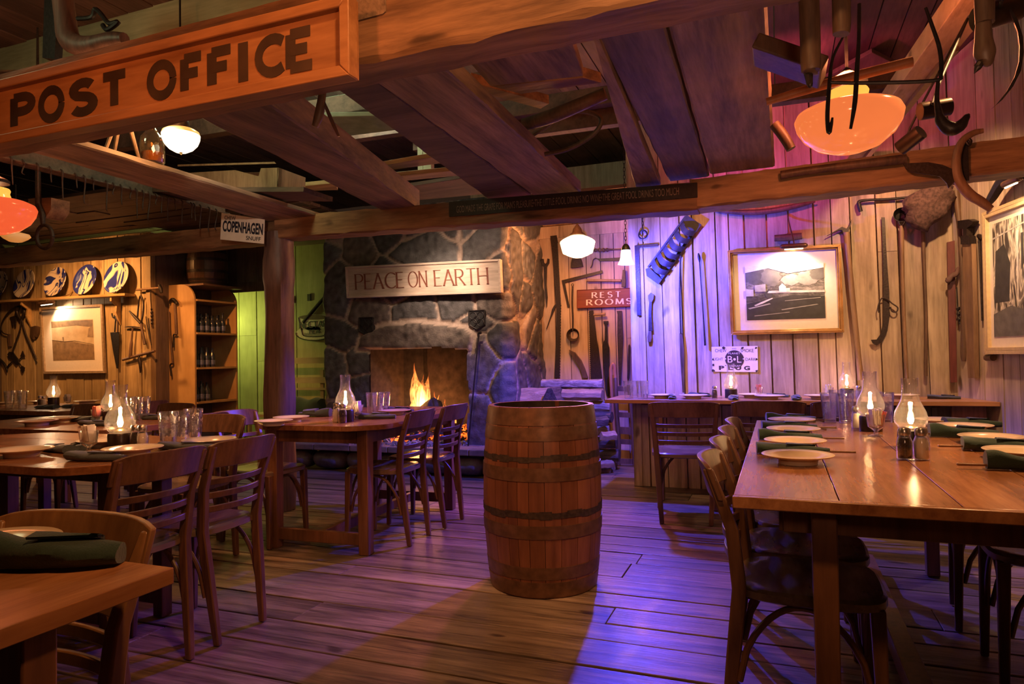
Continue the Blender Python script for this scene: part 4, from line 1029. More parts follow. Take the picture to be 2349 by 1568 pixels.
def make_fork():
    t = thing('fork', 'k', 'fork'); MB().tube([(0, 0, .004), (0, .06, .006), (0, .085, .004)], [.0035, .003, .006], 8).build('handle', M_STEEL, t)
    mb = MB(); mb.prism([(-.010, .085, .003), (.010, .085, .003), (.012, .10, .004), (-.012, .10, .004)], (0, 0, .002))
    for k in range(4): mb.bar((-.0105+.007*k, .10, .005), (-.0105+.007*k, .135, .008), .0025, .0015)
    mb.build('tines', M_STEEL, t); return t
fork0 = make_fork(); ff = [True]
def fork(p, deg, label):
    o = fork0 if ff[0] else copy_tree(fork0); ff[0] = False; o.location = p; o.rotation_euler = (0, 0, radians(deg)); o['label'] = label; o['group'] = 'forks rolled in the napkins'

Z1 = TZ+.0005
def P1(x, y, z=Z1): p = oZ(x, y, z); return (p.x, p.y, z)
# long right table
names = ('nearest', 'second nearest', 'third nearest', 'farthest')
for i, (x, y) in enumerate(((1830, 1062), (1824, 1026), (1820, 997), (1816, 974))):
    plate(P1(x, y), 'cream plate on the left side of the long right table, %s of four' % names[i])
for i, (x, y) in enumerate(((1818, 1040), (1812, 1009), (1810, 984), (1814, 966))):
    p = P1(x, y); napkin('gh'[i % 2], p, -84+i, 'green rolled napkin behind a plate left of the long right table, %s of four' % names[i], (1, 1, .9))
    knife((p[0]+.125, p[1]+.0, Z1+.006), -86+i*3, 'wood-handled knife sticking out of a left row napkin, %s of four' % names[i])
    if i > 1: fork((p[0]+.08, p[1]-.02, Z1), -80, 'fork sticking out of a left row napkin, %s of the two' % ('nearer' if i == 2 else 'farther'))
for i, (x, y) in enumerate(((2345, 1052), (2275, 1017), (2212, 989), (2160, 975))):
    plate(P1(x, y), 'cream plate on the right side of the long table, %s of four' % names[i])
for i, (x, y, d) in enumerate(((2375, 1080, 95), (2300, 1034, 96), (2210, 1003, 99), (2230, 980, 112))):
    p = P1(x, y); napkin('hg'[i % 2], p, d+180-8, 'green rolled napkin right of the lamps on the long table, %s of four' % names[i], (1.0, 1.0, 1.1))
    if i < 3: knife((p[0]-.12, p[1]-.005, Z1+.008), d-2, 'wood-handled knife sticking out of a right row napkin, %s of three' % ('nearest', 'middle', 'farthest')[i])
oil_lamp(P1(2091, 1027), 'lit oil lamp behind the salt and pepper, nearer of two on the long right table', 1.0, 3.2)
oil_lamp(P1(1998, 988), 'lit oil lamp behind a sugar cup, farther of two on the long right table', 1.04, 3.2)
shaker('p', P1(2076, 1053), 'black pepper shaker in front of the nearer lamp on the long table', 1.12)
shaker('s', P1(2115, 1054), 'white salt shaker in front of the nearer lamp on the long table', 1.12)
shaker('s', P1(1966, 982), 'small glass shaker beside the farther lamp on the long table', 1.1)
caddy(P1(2010, 1000), 'stemmed glass of sugar packets in front of the farther long table lamp', 'mix', 1.15, .3)
for i, (x, y) in enumerate(((1903, 968), (1940, 970), (1958, 960), (2032, 968), (1921, 957))):
    tumbler(P1(x, y), 'ribbed tumbler at the far end of the long table, %s' % ('leftmost', 'second from left in front', 'third from left', 'rightmost behind the lamp', 'rear one between the first two')[i], 1.12)
# wall counter
Z2 = ZC+.0005
def P2(x, y): p = oY(x, y, 5.30); X = oZ(x, y, Z2); return (X.x, X.y, Z2)
def PC(x, Y): d = ray(x, 900); k = Y/d.y; return (d.x*k, Y, Z2)
oil_lamp(PC(1677, 5.60), 'lit oil lamp on the wall counter below the enamel sign', 1.0, 2.6)
oil_lamp(PC(1943, 5.65), 'lit oil lamp on the wall counter, right one behind the tumblers', 1.0, 2.6)
shaker('p', PC(1639, 5.5), 'pepper shaker on the wall counter left of the left lamp')
shaker('s', PC(1970, 5.5), 'shaker on the wall counter right of the right lamp')
caddy(PC(1741, 5.6), 'cup of pink sugar packets on the wall counter', True, 1.0)
caddy(PC(1901, 5.55), 'cup of white sugar packets on the wall counter left of the right lamp', False, 1.0)
for i, (x, Y) in enumerate(((1440, 5.45), (1456, 5.52), (1470, 5.42), (1478, 5.5))):
    tumbler(PC(x, Y), 'clear ribbed tumbler in the purple light on the left end of the wall counter, %s' % ('leftmost', 'second', 'third', 'rightmost')[i], 1.0)
for i, (x, Y) in enumerate(((1518, 5.50), (1590, 5.46), (1765, 5.44), (1725, 5.62), (1880, 5.5), (2070, 5.6))):
    plate(PC(x, Y), 'cream plate on the wall counter, %s from the left' % ('first', 'second', 'fourth', 'third', 'fifth', 'sixth')[i], .95)
for i, (x, Y, d) in enumerate(((1540, 5.42, 10), (1683, 5.40, 4), (1826, 5.40, -4), (1780, 5.72, 70), (1608, 5.74, 60), (2165, 5.6, 80))):
    napkin('de'[i % 2], PC(x, Y), d+180, 'dark rolled napkin on the wall counter, %s from the left' % ('first', 'third', 'fifth', 'fourth', 'second', 'sixth')[i], (1, .8, .9))
# fireplace table
oil_lamp(P1(793, 966), 'lit oil lamp on the table in front of the fireplace', 1.06, 2.6)
shaker('s', P1(773, 968), 'tall salt shaker left of the lamp on the fireplace table', 1.2); shaker('p', P1(786, 969), 'pepper shaker in front of the lamp on the fireplace table', 1.15)
caddy(P1(820, 962), 'stemmed sugar packet glass on the fireplace table', False, 1.1)
for i, (x, y) in enumerate(((853, 948), (868, 950), (882, 947))): tumbler(P1(x, y), 'ribbed tumbler on the fireplace table, %s of three' % ('left', 'middle', 'right')[i], 1.05)
for i, (x, y, l) in enumerate(((668, 966, 'front left'), (745, 952, 'rear left'), (905, 950, 'rear right, nearest to the fire'), (628, 975, 'leftmost at the edge'))): plate(P1(x, y), 'cream plate on the fireplace table, %s' % l, .95)
napkin('d', P1(722, 955), 100, 'upright green rolled napkin at the far left of the fireplace table', (1, .9, 1.5)); napkin('e', P1(862, 960), -70, 'dark rolled napkin at the right of the fireplace table lamp', (1, 1, 1.2)); napkin('d', P1(915, 944), -88, 'dark rolled napkin at the rear right of the fireplace table', (1, .9, 1))
# left middle table
oil_lamp(P1(276, 1030), 'large lit oil lamp on the left middle table', 1.06, 2.8)
shaker('p', P1(311, 1030), 'pepper shaker beside the left middle table lamp', 1.1); shaker('s', P1(327, 1031), 'white salt shaker beside the left middle table lamp', 1.1)
caddy(P1(204, 1038), 'tapered glass of white sugar packets on the left middle table', False, 1.12)
for i, (x, y) in enumerate(((386, 1024), (413, 1021), (444, 1013))): tumbler(P1(x, y), 'ribbed tumbler on the left middle table, %s of three' % ('left', 'middle', 'right')[i], 1.12)
for i, (x, y, l) in enumerate(((50, 1046, 'front left'), (240, 1023, 'behind the lamp'), (305, 1043, 'in front of the lamp'), (480, 1022, 'right, behind the folded napkin'))): plate(P1(x, y), 'cream plate on the left middle table, %s' % l, 1.0)
napkin('d', P1(130, 1034), 75, 'dark napkin roll left of the sugar glass on the left middle table', (1, 1, .9)); napkin('e', P1(222, 1056), -80, 'dark folded napkin at the front edge of the left middle table', (1.1, .95, 1.1)); napkin('e', P1(432, 1030), -75, 'dark napkin roll before the tumblers on the left middle table', (1, 1, 1)); napkin('e', P1(185, 1028), 60, 'dark napkin roll behind the sugar glass on the left middle table', (1, .9, .8))
fork((P1(395, 1034)), -290, 'silver fork beside the tumblers on the left middle table')
# second left table
oil_lamp(P1(254, 966), 'lit oil lamp on the second left table behind the large one', 1.0, 2.6)
caddy(P1(222, 968), 'small glass of pink sugar packets on the second left table', True, 1.0)
for i, (x, y) in enumerate(((300, 962), (314, 964), (330, 962))): tumbler(P1(x, y), 'ribbed tumbler on the second left table, %s of three' % ('left', 'middle', 'right')[i], 1.1)
for i, (x, y, l) in enumerate(((85, 975, 'left'), (137, 968, 'middle'))): plate(P1(x, y), 'cream plate on the second left table, %s one' % l, 1.0)
napkin('d', P1(185, 966), 90, 'dark rolled napkin beside the sugar glass on the second left table'); napkin('e', P1(225, 976), -85, 'dark rolled napkin at the front of the second left table'); napkin('d', P1(350, 962), -85, 'dark rolled napkin at the right of the second left table')
# farthest left table
oil_lamp(P1(123, 928), 'small lit oil lamp on the farthest left table', 1.02, 2.4)
shaker('p', P1(92, 932), 'dark shaker beside the lamp on the farthest left table'); shaker('s', P1(101, 933), 'white shaker beside the lamp on the farthest left table')
caddy(P1(155, 930), 'small sugar glass on the farthest left table', False, 1.0)
for i, (x, y) in enumerate(((22, 936), (38, 934), (52, 936))): tumbler(P1(x, y), 'tumbler on the farthest left table, %s of three' % ('left', 'middle', 'right')[i], 1.1)
for i, (x, y, l) in enumerate(((8, 930, 'left'), (95, 926, 'middle'), (200, 926, 'right'))): plate(P1(x, y), 'cream plate on the farthest left table, %s one' % l, 1.0)
napkin('d', P1(105, 937), 90, 'dark rolled napkin at the front of the farthest left table'); napkin('e', P1(165, 935), 85, 'dark rolled napkin right of the lamp on the farthest left table')
# front left table
plate(P1(-25, 1282), 'large cream plate on the front left table behind the green napkin', 1.05)
nk = copy_tree(nap['h']); p = P1(108, 1300); nk.location = p; nk.rotation_euler = (0, 0, radians(-62)); nk.scale = (1.25, 1.05, 1.75); nk['label'] = 'large green rolled napkin in the front left foreground'
# ---------------------------------------------------------------- signs
NY = Vector((0, -1, 0)); UZ = Vector((0, 0, 1)); UX = Vector((1, 0, 0))
W_SIGN = wood('sign_wood_orange', (.30, .12, .04), (.54, .25, .095), .5, (.12, 1, 1), 7, .15, .05)
W_SIGNC = wood('sign_wood_cream', (.42, .33, .26), (.72, .60, .50), .45, (.12, 1, 1), 7, .15, .05)
DKP = plain('dark_letter_paint', (.05, .026, .014), .6, var=.35, scale=8)
def signboard(name, label, cat, A, B, C, D, th, mat, frame=.0, fmat=None, ft=.02, txt=()):
    """A..D corners: bottom left, bottom right, top right, top left (a plane), N faces the room"""
    A, B, C, D = map(Vector, (A, B, C, D)); n = (B-A).cross(D-A).normalized(); root = thing(name, label, cat, tuple(A))
    i1, i2 = (B-A).normalized()*(.002 if frame else 0), (D-A).normalized()*(.002 if frame else 0); PANEL[root.name] = MB().prism([A+i1+i2, B-i1+i2, C-i1-i2, D+i1-i2], -n*th).build('panel', mat, root, bevel=.001)
    if frame:
        R_, U_ = (B-A).normalized(), (D-A).normalized(); f = frame
        for nm, p, q in (('frame_rail', A, B), ('frame_rail', D, C), ('frame_stile', A, D), ('frame_stile', B, C)):
            d = (q-p).normalized(); s = U_ if nm == 'frame_rail' and p is A else (-U_ if nm == 'frame_rail' else (R_ if p is A else -R_))
            a1, b1 = p, q; a2, b2 = q+s*f-d*f, p+s*f+d*f
            mb = MB(); mb.prism([a1-n*th*.8, b1-n*th*.8, a2-n*th*.8, b2-n*th*.8], n*(ft+th*.8)); mb.build(nm, fmat or mat, root, bevel=.004)
    return root, A, B, C, D, n
# POST OFFICE
ys = 1.685; p0 = oY(812, 188, ys); p1 = oY(812, 0, ys); zb, zt = 1.950, 2.19; xl, xr_ = -3.60, p0.x
print('post office', p0, p1)
root, A, B, C, D, n = signboard('post_office_sign', 'long framed orange-brown wooden POST OFFICE sign hanging on the front beam', 'sign', (xl, ys, zb), (xr_, ys, zb), (xr_, ys, zt), (xl, ys, zt), .03, W_SIGN, .034, W_SIGN, .025)
zc0, zc1 = zb+.050, zt-.056
def lx(px): return oY(px, 200, ys).x
for ch, a, b_, k in (('P', 33, 75, 1), ('O', 95, 142, 1), ('S', 168, 215, 1), ('T', 238, 288, 1), ('O', 345, 398, 1), ('F', 424, 462, 1), ('F', 487, 530, 1), ('I', 548, 570, 1), ('C', 593, 647, 1), ('E', 668, 718, 1)):
    letters(ch, (lx(a), ys-.0005, zc0), UX, UZ, NY, zc1-zc0, lx(b_)-lx(a), DKP, root, 'letter_'+ch.lower(), thick=(.25 if ch not in 'I' else .08), block=True, depth=.0015)
# PEACE ON EARTH
yc = YC-.13
pA, pB, pC, pD = oY(797, 684, yc), oY(1151, 671, yc), oY(1148, 594, yc), oY(793, 612, yc)
root, A, B, C, D, n = signboard('peace_sign', 'cream framed wooden sign reading PEACE ON EARTH on the stone chimney', 'sign', pA, pB, pC, pD, .05, W_SIGNC, .022, W_SIGNC, .018)
RED = plain('red_brown_letters', (.20, .065, .04), .6, var=.3, scale=14)
R_, U_ = (B-A).normalized(), (D-A).normalized(); w_, h_ = (B-A).length, (D-A).length
for txt, a, b_ in (('PEACE', .065, .395), ('ON', .425, .545), ('EARTH', .595, .925)):
    letters(txt, A+R_*w_*a+U_*h_*(.27)+n*.001, R_, U_, n, h_*.47, w_*(b_-a), RED, root, 'lettering_'+txt.lower(), thick=.13, thin=.04, serif=.10, track=.16)
# REST ROOMS
ywl = YR-.06
q = [oY(*cx('i', *v), ywl) for v in ((487, 1082), (1330, 1055), (1330, 828), (487, 860))]
W_REDS = wood('sign_wood_red', (.14, .028, .016), (.26, .055, .03), .5, (.12, 1, 1), 7, .1, .05)
root, A, B, C, D, n = signboard('rest_rooms_sign', 'red-brown wooden sign with cream letters REST ROOMS among the corridor tools', 'sign', *q, .025, W_REDS, .008, W_REDS, .006)
CRM = plain('cream_letters', (.80, .62, .48), .6); R_, U_ = (B-A).normalized(), (D-A).normalized(); w_, h_ = (B-A).length, (D-A).length
letters('REST', A+R_*w_*.228+U_*h_*.53+n*.001, R_, U_, n, h_*.29, w_*.405, CRM, root, 'lettering_rest', thick=.2, thin=.07, serif=.13, track=.5)
letters('ROOMS', A+R_*w_*.15+U_*h_*.15+n*.001, R_, U_, n, h_*.29, w_*.63, CRM, root, 'lettering_rooms', thick=.2, thin=.07, serif=.13, track=.42)
# dark beam board with painted verse
yv = 4.105; a_ = oY(1030, 498, yv); b_ = oY(1600, 452, yv); zt_ = oY(1300, 440, yv).z
A = Vector((a_.x, yv, oY(1030, 497, yv).z)); B = Vector((b_.x, yv, oY(1600, 452, yv).z)); D = Vector((a_.x, yv, oY(1030, 462, yv).z)); C = Vector((b_.x, yv, oY(1600, 418, yv).z))
root, A, B, C, D, n = signboard('verse_board', 'narrow black board with faded painted verse fixed along the middle ceiling beam', 'sign', A, B, C, D, .012, plain('black_board', (.020, .013, .013), .6, var=.4))
R_, U_ = (B-A).normalized(), (D-A).normalized(); w_, h_ = (B-A).length, (D-A).length
font_text("GOD MADE THE GRAPE FOR MAN'S PLEASURE\u2022THE LITTLE FOOL DRINKS NO WINE\u2022THE GREAT FOOL DRINKS TOO MUCH", A+R_*w_*.035+U_*h_*.22, R_, U_, n, h_*.45, w_*.90, plain('faded_letters', (.26, .18, .14), .7, var=.4, scale=30), root, depth=.001)
# enamel snuff sign hanging in front of the beam by the post
ENAM = plain('white_enamel', (.78, .70, .62), .25, var=.06, scale=12); INK = plain('enamel_ink', (.02, .022, .04), .35)
ye = 4.02
q = [oY(*v, ye) for v in ((505, 549), (605, 559), (607, 503), (508, 488))]
root, A, B, C, D, n = signboard('snuff_sign', 'small white enamel sign with black letters COPENHAGEN hanging beside the post', 'sign', *q, .004, ENAM)
R_, U_ = (B-A).normalized(), (D-A).normalized(); w_, h_ = (B-A).length, (D-A).length
font_text('CHEW', A+R_*w_*.08+U_*h_*.76, R_, U_, n, h_*.15, w_*.26, INK, root, 'lettering_chew', .01)
font_text('COPENHAGEN', A+R_*w_*.05+U_*h_*.28+U_*.006, R_, U_, n, h_*.42, w_*.92, INK, root, 'lettering_brand', .035)
font_text('SNUFF', A+R_*w_*.60+U_*h_*.08, R_, U_, n, h_*.15, w_*.33, INK, root, 'lettering_snuff', .01)
MB().tube([D+R_*w_*.33, D+R_*w_*.33-U_*h_*.5-n*0], .001, 4).build('crease', INK, root)
MB().bar((A.x+w_*.5, ye+.005, D.z-.03), (A.x+w_*.5, ye+.09, D.z+.02), .03, .01).build('bracket', IRON, root)
# enamel tobacco sign on the back wall
yb_ = YB-.035
q = [oY(*v, yb_) for v in ((1634, 852), (1739, 853), (1738, 793), (1632, 795))]
root, A, B, C, D, n = signboard('tobacco_sign', 'chipped white enamel sign with round dark emblem reading CHEW SMOKE PLUG', 'sign', *q, .004, ENAM)
R_, U_ = (B-A).normalized(), (D-A).normalized(); w_, h_ = (B-A).length, (D-A).length
INK2 = plain('enamel_ink_brown', (.035, .02, .03), .4)
ctr = A+R_*w_*.50+U_*h_*.50; MB().prism([ctr+n*.0005+(R_*cos(2*pi*k/32)+U_*sin(2*pi*k/32)*1.0)*h_*.36 for k in range(32)], n*.0012).build('round_emblem', INK2, root)
for tx, u, v, w, h, mt, bd in (('CHEW', .08, .78, .25, .13, INK2, .0), ('SMOKE', .64, .78, .28, .13, INK2, .0), ('LIGHT', .03, .45, .22, .11, INK2, .0), ('DARK', .74, .45, .22, .11, INK2, .0), ('P', .15, .07, .12, .17, INK2, .05), ('L', .35, .07, .11, .17, INK2, .05), ('U', .51, .07, .13, .17, INK2, .05), ('G', .70, .07, .13, .17, INK2, .05), ('B\u2022L', .35, .37, .30, .26, ENAM, .0), ('PLANET', .37, .70, .26, .07, ENAM, 0), ('NEPTUNE', .38, .20, .25, .07, ENAM, 0), ('\u2022', .29, .49, .03, .05, ENAM, 0), ('\u2022', .68, .49, .03, .05, ENAM, 0), ('AND', .45, .90, .1, .05, INK2, 0)):
    font_text(tx, A+R_*w_*u+U_*h_*v, R_, U_, n, h_*h, w_*w, mt, root, 'lettering', bd, .0018 if mt is ENAM else .0008)
rr = random.Random(4)
for u, v, s_ in ((.0, .5, .05), (.0, .28, .06), (.02, .02, .07), (1, .96, .05), (1, .5, .05), (.97, .03, .06), (.27, .97, .08), (.68, .99, .06), (.66, .62, .07), (.60, .45, .05), (.62, .2, .04), (.3, .25, .03)):
    c = A+R_*w_*min(.975, max(.025, u))+U_*h_*min(.955, max(.045, v)); MB().prism([c+n*.0009+(R_*cos(2*pi*k/9)+U_*sin(2*pi*k/9))*w_*s_*.62*rr.uniform(.5, 1) for k in range(9)], n*.0012).build('chipped_spot', RUST, root)
# teacup sign on the green wall
yt = YG-.06
def CE(*v): return oY(*cx('e', *v), yt)
root = thing('teacup_sign', 'painted tin sign shaped like a teacup on a saucer, reading NECTAR TEA', 'sign', tuple(CE(290, 735)))
PW = plain('cup_white', (.62, .58, .44), .4); PG = plain('cup_ink', (.03, .035, .03), .4)
cup = [(208, 608), (222, 598), (290, 590), (360, 592), (382, 600), (380, 640), (360, 690), (340, 712), (245, 712), (225, 680)]
MB().prism([CE(*v) for v in cup], (0, .006, 0)).build('cup', PW, root)
MB().prism([CE(290+96*cos(a), 695+38*sin(a)) for a in [2*pi*k/32 for k in range(32)]], (0, .004, 0)).build('saucer', PW, root)
mb = MB(); mb.tube([CE(*v)-Vector((0, .003, 0)) for v in cup[:1]+cup[-1:]+cup[-2:-3:-1]+cup[7:4:-1]+cup[4:5]], .006, 6); mb.tube([CE(290+96*cos(a), 698+38*sin(a))-Vector((0, .003, 0)) for a in [-.15+(pi+.3)*k/20 for k in range(21)]], .006, 6); mb.build('outline', PG, root)
MB().prism([CE(295+84*cos(a), 606+14*sin(a))-Vector((0, .004, 0)) for a in [2*pi*k/32 for k in range(32)]], (0, .004, 0)).build('tea_surface', plain('tea', (.10, .06, .04), .4), root)
letters('NECTAR', CE(215, 668)-Vector((0, .004, 0)), (CE(370, 655)-CE(215, 665)), UZ, NY, (CE(250, 630)-CE(250, 664)).z, (CE(372, 650)-CE(215, 650)).x, PG, root, 'lettering_nectar', thick=.2, thin=.12, serif=.1, track=.16)
letters('TEA', CE(262, 700)-Vector((0, .004, 0)), UX, UZ, NY, (CE(250, 676)-CE(250, 700)).z, (CE(328, 650)-CE(262, 650)).x, PG, root, 'lettering_tea', thick=.16, block=True, track=.25)

# ---------------------------------------------------------------- tools and objects hung on the walls
W_TH = wood('tool_handle', (.05, .028, .018), (.17, .095, .06), .5, (1, 1, .15), 12, .15, .1)
W_THL = wood('tool_handle_light', (.16, .085, .045), (.33, .20, .115), .5, (1, 1, .15), 12, .15, .1)
W_REDB = wood('dark_red_board', (.09, .02, .022), (.18, .045, .04), .5, (1, 1, .15), 9, .15, .1)
MATS.pop('grey_iron', None); IR2 = plain('grey_iron', (.036, .024, .021), .45, .4, bump=.4, scale=70, var=.4)
def item(name, label, cat, parts, Y, crop, group=None, grp=None):
    """parts: (part, kind, points, size, material); poly = flat outline of real thickness, tube = round bar along points, both standing off the wall"""
    pts0 = [oY(*cx(p[5] if len(p) > 5 else crop, *p[2][0]), Y) for p in parts]
    zmin = min(v.z for v in pts0); single = len(parts) == 1
    root = None if single else thing(name, label, cat, (pts0[0].x, Y, zmin), group)
    for p in parts:
        nm, kind, pts, size, mat = p[:5]; cr_ = p[5] if len(p) > 5 else crop; off = p[6] if len(p) > 6 else 0
        P_ = [oY(*cx(cr_, *v), Y-off) for v in pts]; mb = MB()
        if kind == 'poly': mb.prism(P_, (0, size, 0))
        elif kind == 'tube': mb.tube(P_, size, 10)
        elif kind == 'flat':
            for a, b in zip(P_, P_[1:]): mb.bar(a, b, size[1], size[0], upv=(0, 1, 0)) if False else mb.bar(a, b, size[0], size[1], upv=(0, 1, 0))
        elif kind == 'ring': mb.tube([P_[0]+Vector((cos(a)*size[0], 0, sin(a)*size[0])) for a in [2*pi*k/20 for k in range(21)]], size[1], 8, cap=False)
        elif kind == 'bowl': mb.lathe([(0, 0), (size*.6, .01), (size*.9, .04), (size, .07), (size*.97, .07), (size*.86, .042), (size*.55, .014), (0, .004)], P_[0]+Vector((0, .07, 0)), 24, ax=(0, -1, .15))
        elif kind == 'link':
            a, b = P_[0], P_[-1]; nl = max(3, int((b-a).length/.028))
            for i in range(nl):
                c = a.lerp(b, (i+.5)/nl); d = (b-a)/nl; s_ = Vector((1, 0, 0)) if i % 2 else Vector((0, 1, 0))
                mb.tube([c+d*.62*cos(t_)+s_*.007*sin(t_) for t_ in [2*pi*k/10 for k in range(11)]], .0022, 6, cap=False)
        o = mb.build(nm if root else name, mat, root, smooth=.7, bevel=(.0015 if kind == 'poly' else 0))
        if single: tag(o, label, cat, group)
    return root
def teeth(P_, q, n, dep):
    a, b = Vector(P_), Vector(q); d = (b-a); nn = Vector((d.y, -d.x)).normalized()*dep; out = []
    for i in range(n): out += [tuple(a+d*(i/n)), tuple(a+d*((i+.5)/n)+nn)]
    return out+[tuple(b)]
YT = YR-.045
G1 = 'old tools on the corridor wall'
item('open_end_wrench', 'long open-ended iron wrench near the chimney on the corridor wall', 'tool', [('w', 'poly', [(68, 485), (88, 490), (92, 530), (110, 548), (130, 530), (135, 482), (158, 490), (155, 540), (128, 585), (122, 800), (135, 950), (125, 1070), (110, 950), (95, 720), (92, 590), (65, 540)], .016, IR2)], YT, 'i', G1)
item('crosscut_saw', 'tall narrow crosscut saw with teeth on its right edge, corridor wall', 'tool', [('s', 'poly', [(1262, 541.)]+[cx('i', 245, 205)]+teeth(cx('i', 262, 300), cx('i', 300, 1040), 40, -1.8)+teeth(cx('i', 301, 1050), cx('j', 485, 400), 26, -1.8)+[cx('j', 422, 400), cx('j', 440, 0), cx('i', 240, 1100), cx('i', 215, 700), cx('i', 190, 400)], .006, IR2, 'p')], YT, 'p', G1)
item('cowbell', 'iron cowbell on the corridor wall below the round white lamp', 'bell', [('b', 'poly', [(430, 480), (530, 480), (545, 520), (558, 580), (485, 592), (412, 595), (415, 540)], .03, RUST)], YT-.03, 'i')
item('carpenter_square', 'angled folding iron square on the corridor wall above the ladle', 'tool', [('s', 'poly', [(305, 745), (790, 625), (800, 660), (345, 778), (400, 1065), (375, 1070)], .006, IR2)], YT, 'i', G1)
item('long_ladle', 'long-handled iron ladle with round bowl on the corridor wall', 'ladle', [('handle', 'tube', [(437, 820), (432, 1000), (440, 1200), (438, 1350)], .009, IR2), ('hook_ring', 'ring', [(436, 800)], (.012, .004), IR2), ('bowl', 'bowl', [(438, 1410)], .072, RUST)], YT-.03, 'i')
item('turned_rail', 'dark turned wooden stick on the corridor wall between the two lamps', 'tool', [('t', 'tube', [(660, 385), (690, 385), (715, 385), (740, 385), (765, 385), (785, 384), (810, 384), (830, 383), (855, 382), (880, 380), (960, 378), (1045, 374)], [.012, .014, .02, .010, .024, .012, .024, .012, .022, .010, .008, .007], W_TH)], YT-.02, 'i')
item('drawing_knife', 'small curved drawknife on the corridor wall left of the blue bulb', 'tool', [('handle', 'tube', [(652, 598), (672, 560), (685, 500), (720, 478)], .005, RUST), ('blade', 'poly', [(700, 478), (760, 485), (1040, 470), (1040, 515), (760, 518), (745, 500)], .01, IR2)], YT, 'i')
item('claw_hammer', 'wooden-handled hammer hung level above the red sign', 'hammer', [('handle', 'tube', [(605, 745), (800, 748), (1020, 750)], [.016, .014, .015], W_THL), ('head', 'poly', [(1038, 620), (1062, 620), (1072, 740), (1070, 828), (1022, 826), (1025, 740)], .03, IR2)], YT-.03, 'i')
item('small_file', 'short pointed iron file near the chimney edge, corridor wall', 'tool', [('f', 'poly', [(235, 1030), (240, 1050), (215, 1110), (175, 1200), (125, 1335), (120, 1325), (165, 1190), (190, 1090), (215, 1045)], .01, IR2)], YT, 'i', G1)
item('pit_saw', 'broad saw with large teeth and wooden grip under the red sign', 'tool', [('blade', 'poly', [cx('i', 685, 1105), cx('i', 740, 1568), cx('j', 880, 0), cx('j', 935, 450)]+teeth(cx('j', 800, 420), cx('i', 625, 1110), 34, -2.4), .006, IR2, 'p'), ('handle', 'tube', [(690, 1160), (760, 1155), (830, 1150)], [.012, .014, .016], W_THL, 'i', .03)], YT, 'p', G1)
item('wooden_paddle', 'slim dark paddle-shaped tool hanging below the red sign', 'tool', [('p', 'poly', [cx('i', 805, 1235), cx('i', 862, 1232), cx('i', 862, 1270), cx('i', 850, 1280), cx('i', 855, 1460), cx('j', 985, 20), cx('j', 1002, 80), cx('j', 1010, 560), cx('j', 995, 600), cx('j', 980, 590), cx('j', 960, 520), cx('j', 930, 60), cx('j', 940, 20), cx('i', 820, 1460), cx('i', 825, 1280), cx('i', 808, 1270)], .02, IRON, 'p')], YT-.01, 'p')
item('leather_strap', 'long dark strap hanging right of the paddle, corridor wall', 'strap', [('s', 'poly', [cx('i', 965, 1112), cx('i', 1025, 1110), cx('i', 1028, 1150), cx('i', 1040, 1400), cx('j', 1150, 0), cx('j', 1125, 470), cx('j', 1105, 470), cx('j', 1090, 0), cx('i', 972, 1400), cx('i', 975, 1150)], .014, RUST, 'p')], YT, 'p')
item('short_knife', 'narrow dark blade at the far right of the corridor wall', 'tool', [('b', 'poly', [(1205, 60), (1215, 40), (1224, 60), (1222, 300), (1215, 400), (1200, 425), (1192, 400), (1198, 250)], .008, IR2)], YT, 'j')
item('horn_handle', 'curved wooden handle leaning above the firewood on the corridor wall', 'tool', [('h', 'poly', [(575, 100), (640, 130), (705, 215), (742, 300), (775, 400), (725, 400), (690, 290), (640, 215), (600, 160)], .03, W_TH)], YT-.02, 'j')
# blue-lit planks
YS = YB-.05; G2 = 'tools on the blue-lit planks'
item('framing_square', 'tall iron framing square on the blue-lit planks', 'tool', [('s', 'poly', [(95, 310), (120, 307), (124, 278), (130, 306), (300, 290), (300, 315), (135, 328), (152, 908), (117, 908)], .006, IR2)], YS, 'k')
item('ring_on_chain', 'iron ring hanging on a short chain at the top of the blue-lit planks', 'chain', [('chain', 'link', [(162, 20), (166, 190)], .0, IRON), ('ring', 'ring', [(167, 215)], (.036, .006), IRON)], YS-.01, 'k')
item('hoof_knife', 'wooden-ended knife hung upright on the blue-lit planks', 'tool', [('blade', 'poly', [(222, 790), (243, 790), (240, 900), (250, 1040), (214, 1042), (215, 860)], .01, IR2), ('upper_grip', 'poly', [(212, 735), (235, 712), (262, 730), (258, 765), (243, 795), (220, 795), (213, 765)], .022, W_TH), ('lower_grip', 'poly', [(214, 1042), (240, 1042), (242, 1100), (234, 1135), (208, 1135), (205, 1095)], .022, W_TH)], YS-.01, 'k')
item('long_rod_tool', 'long thin rod with flat blade hanging right of the slatted collar', 'tool', [('rod', 'tube', [(490, 380), (482, 700), (492, 1060)], .007, IR2), ('blade', 'poly', [(480, 1060), (505, 1060), (520, 1200), (525, 1568), (505, 1568), (485, 1250)], .012, W_TH)], YS-.01, 'k')
item('thin_spear', 'thin tapering rod with dark grip beside the framed photograph', 'tool', [('grip', 'tube', [(642, 375), (648, 410), (652, 450)], [.006, .012, .006], IRON), ('shaft', 'tube', [(652, 450), (680, 850), (700, 1165)], [.005, .005, .009], IR2)], YS-.01, 'k')
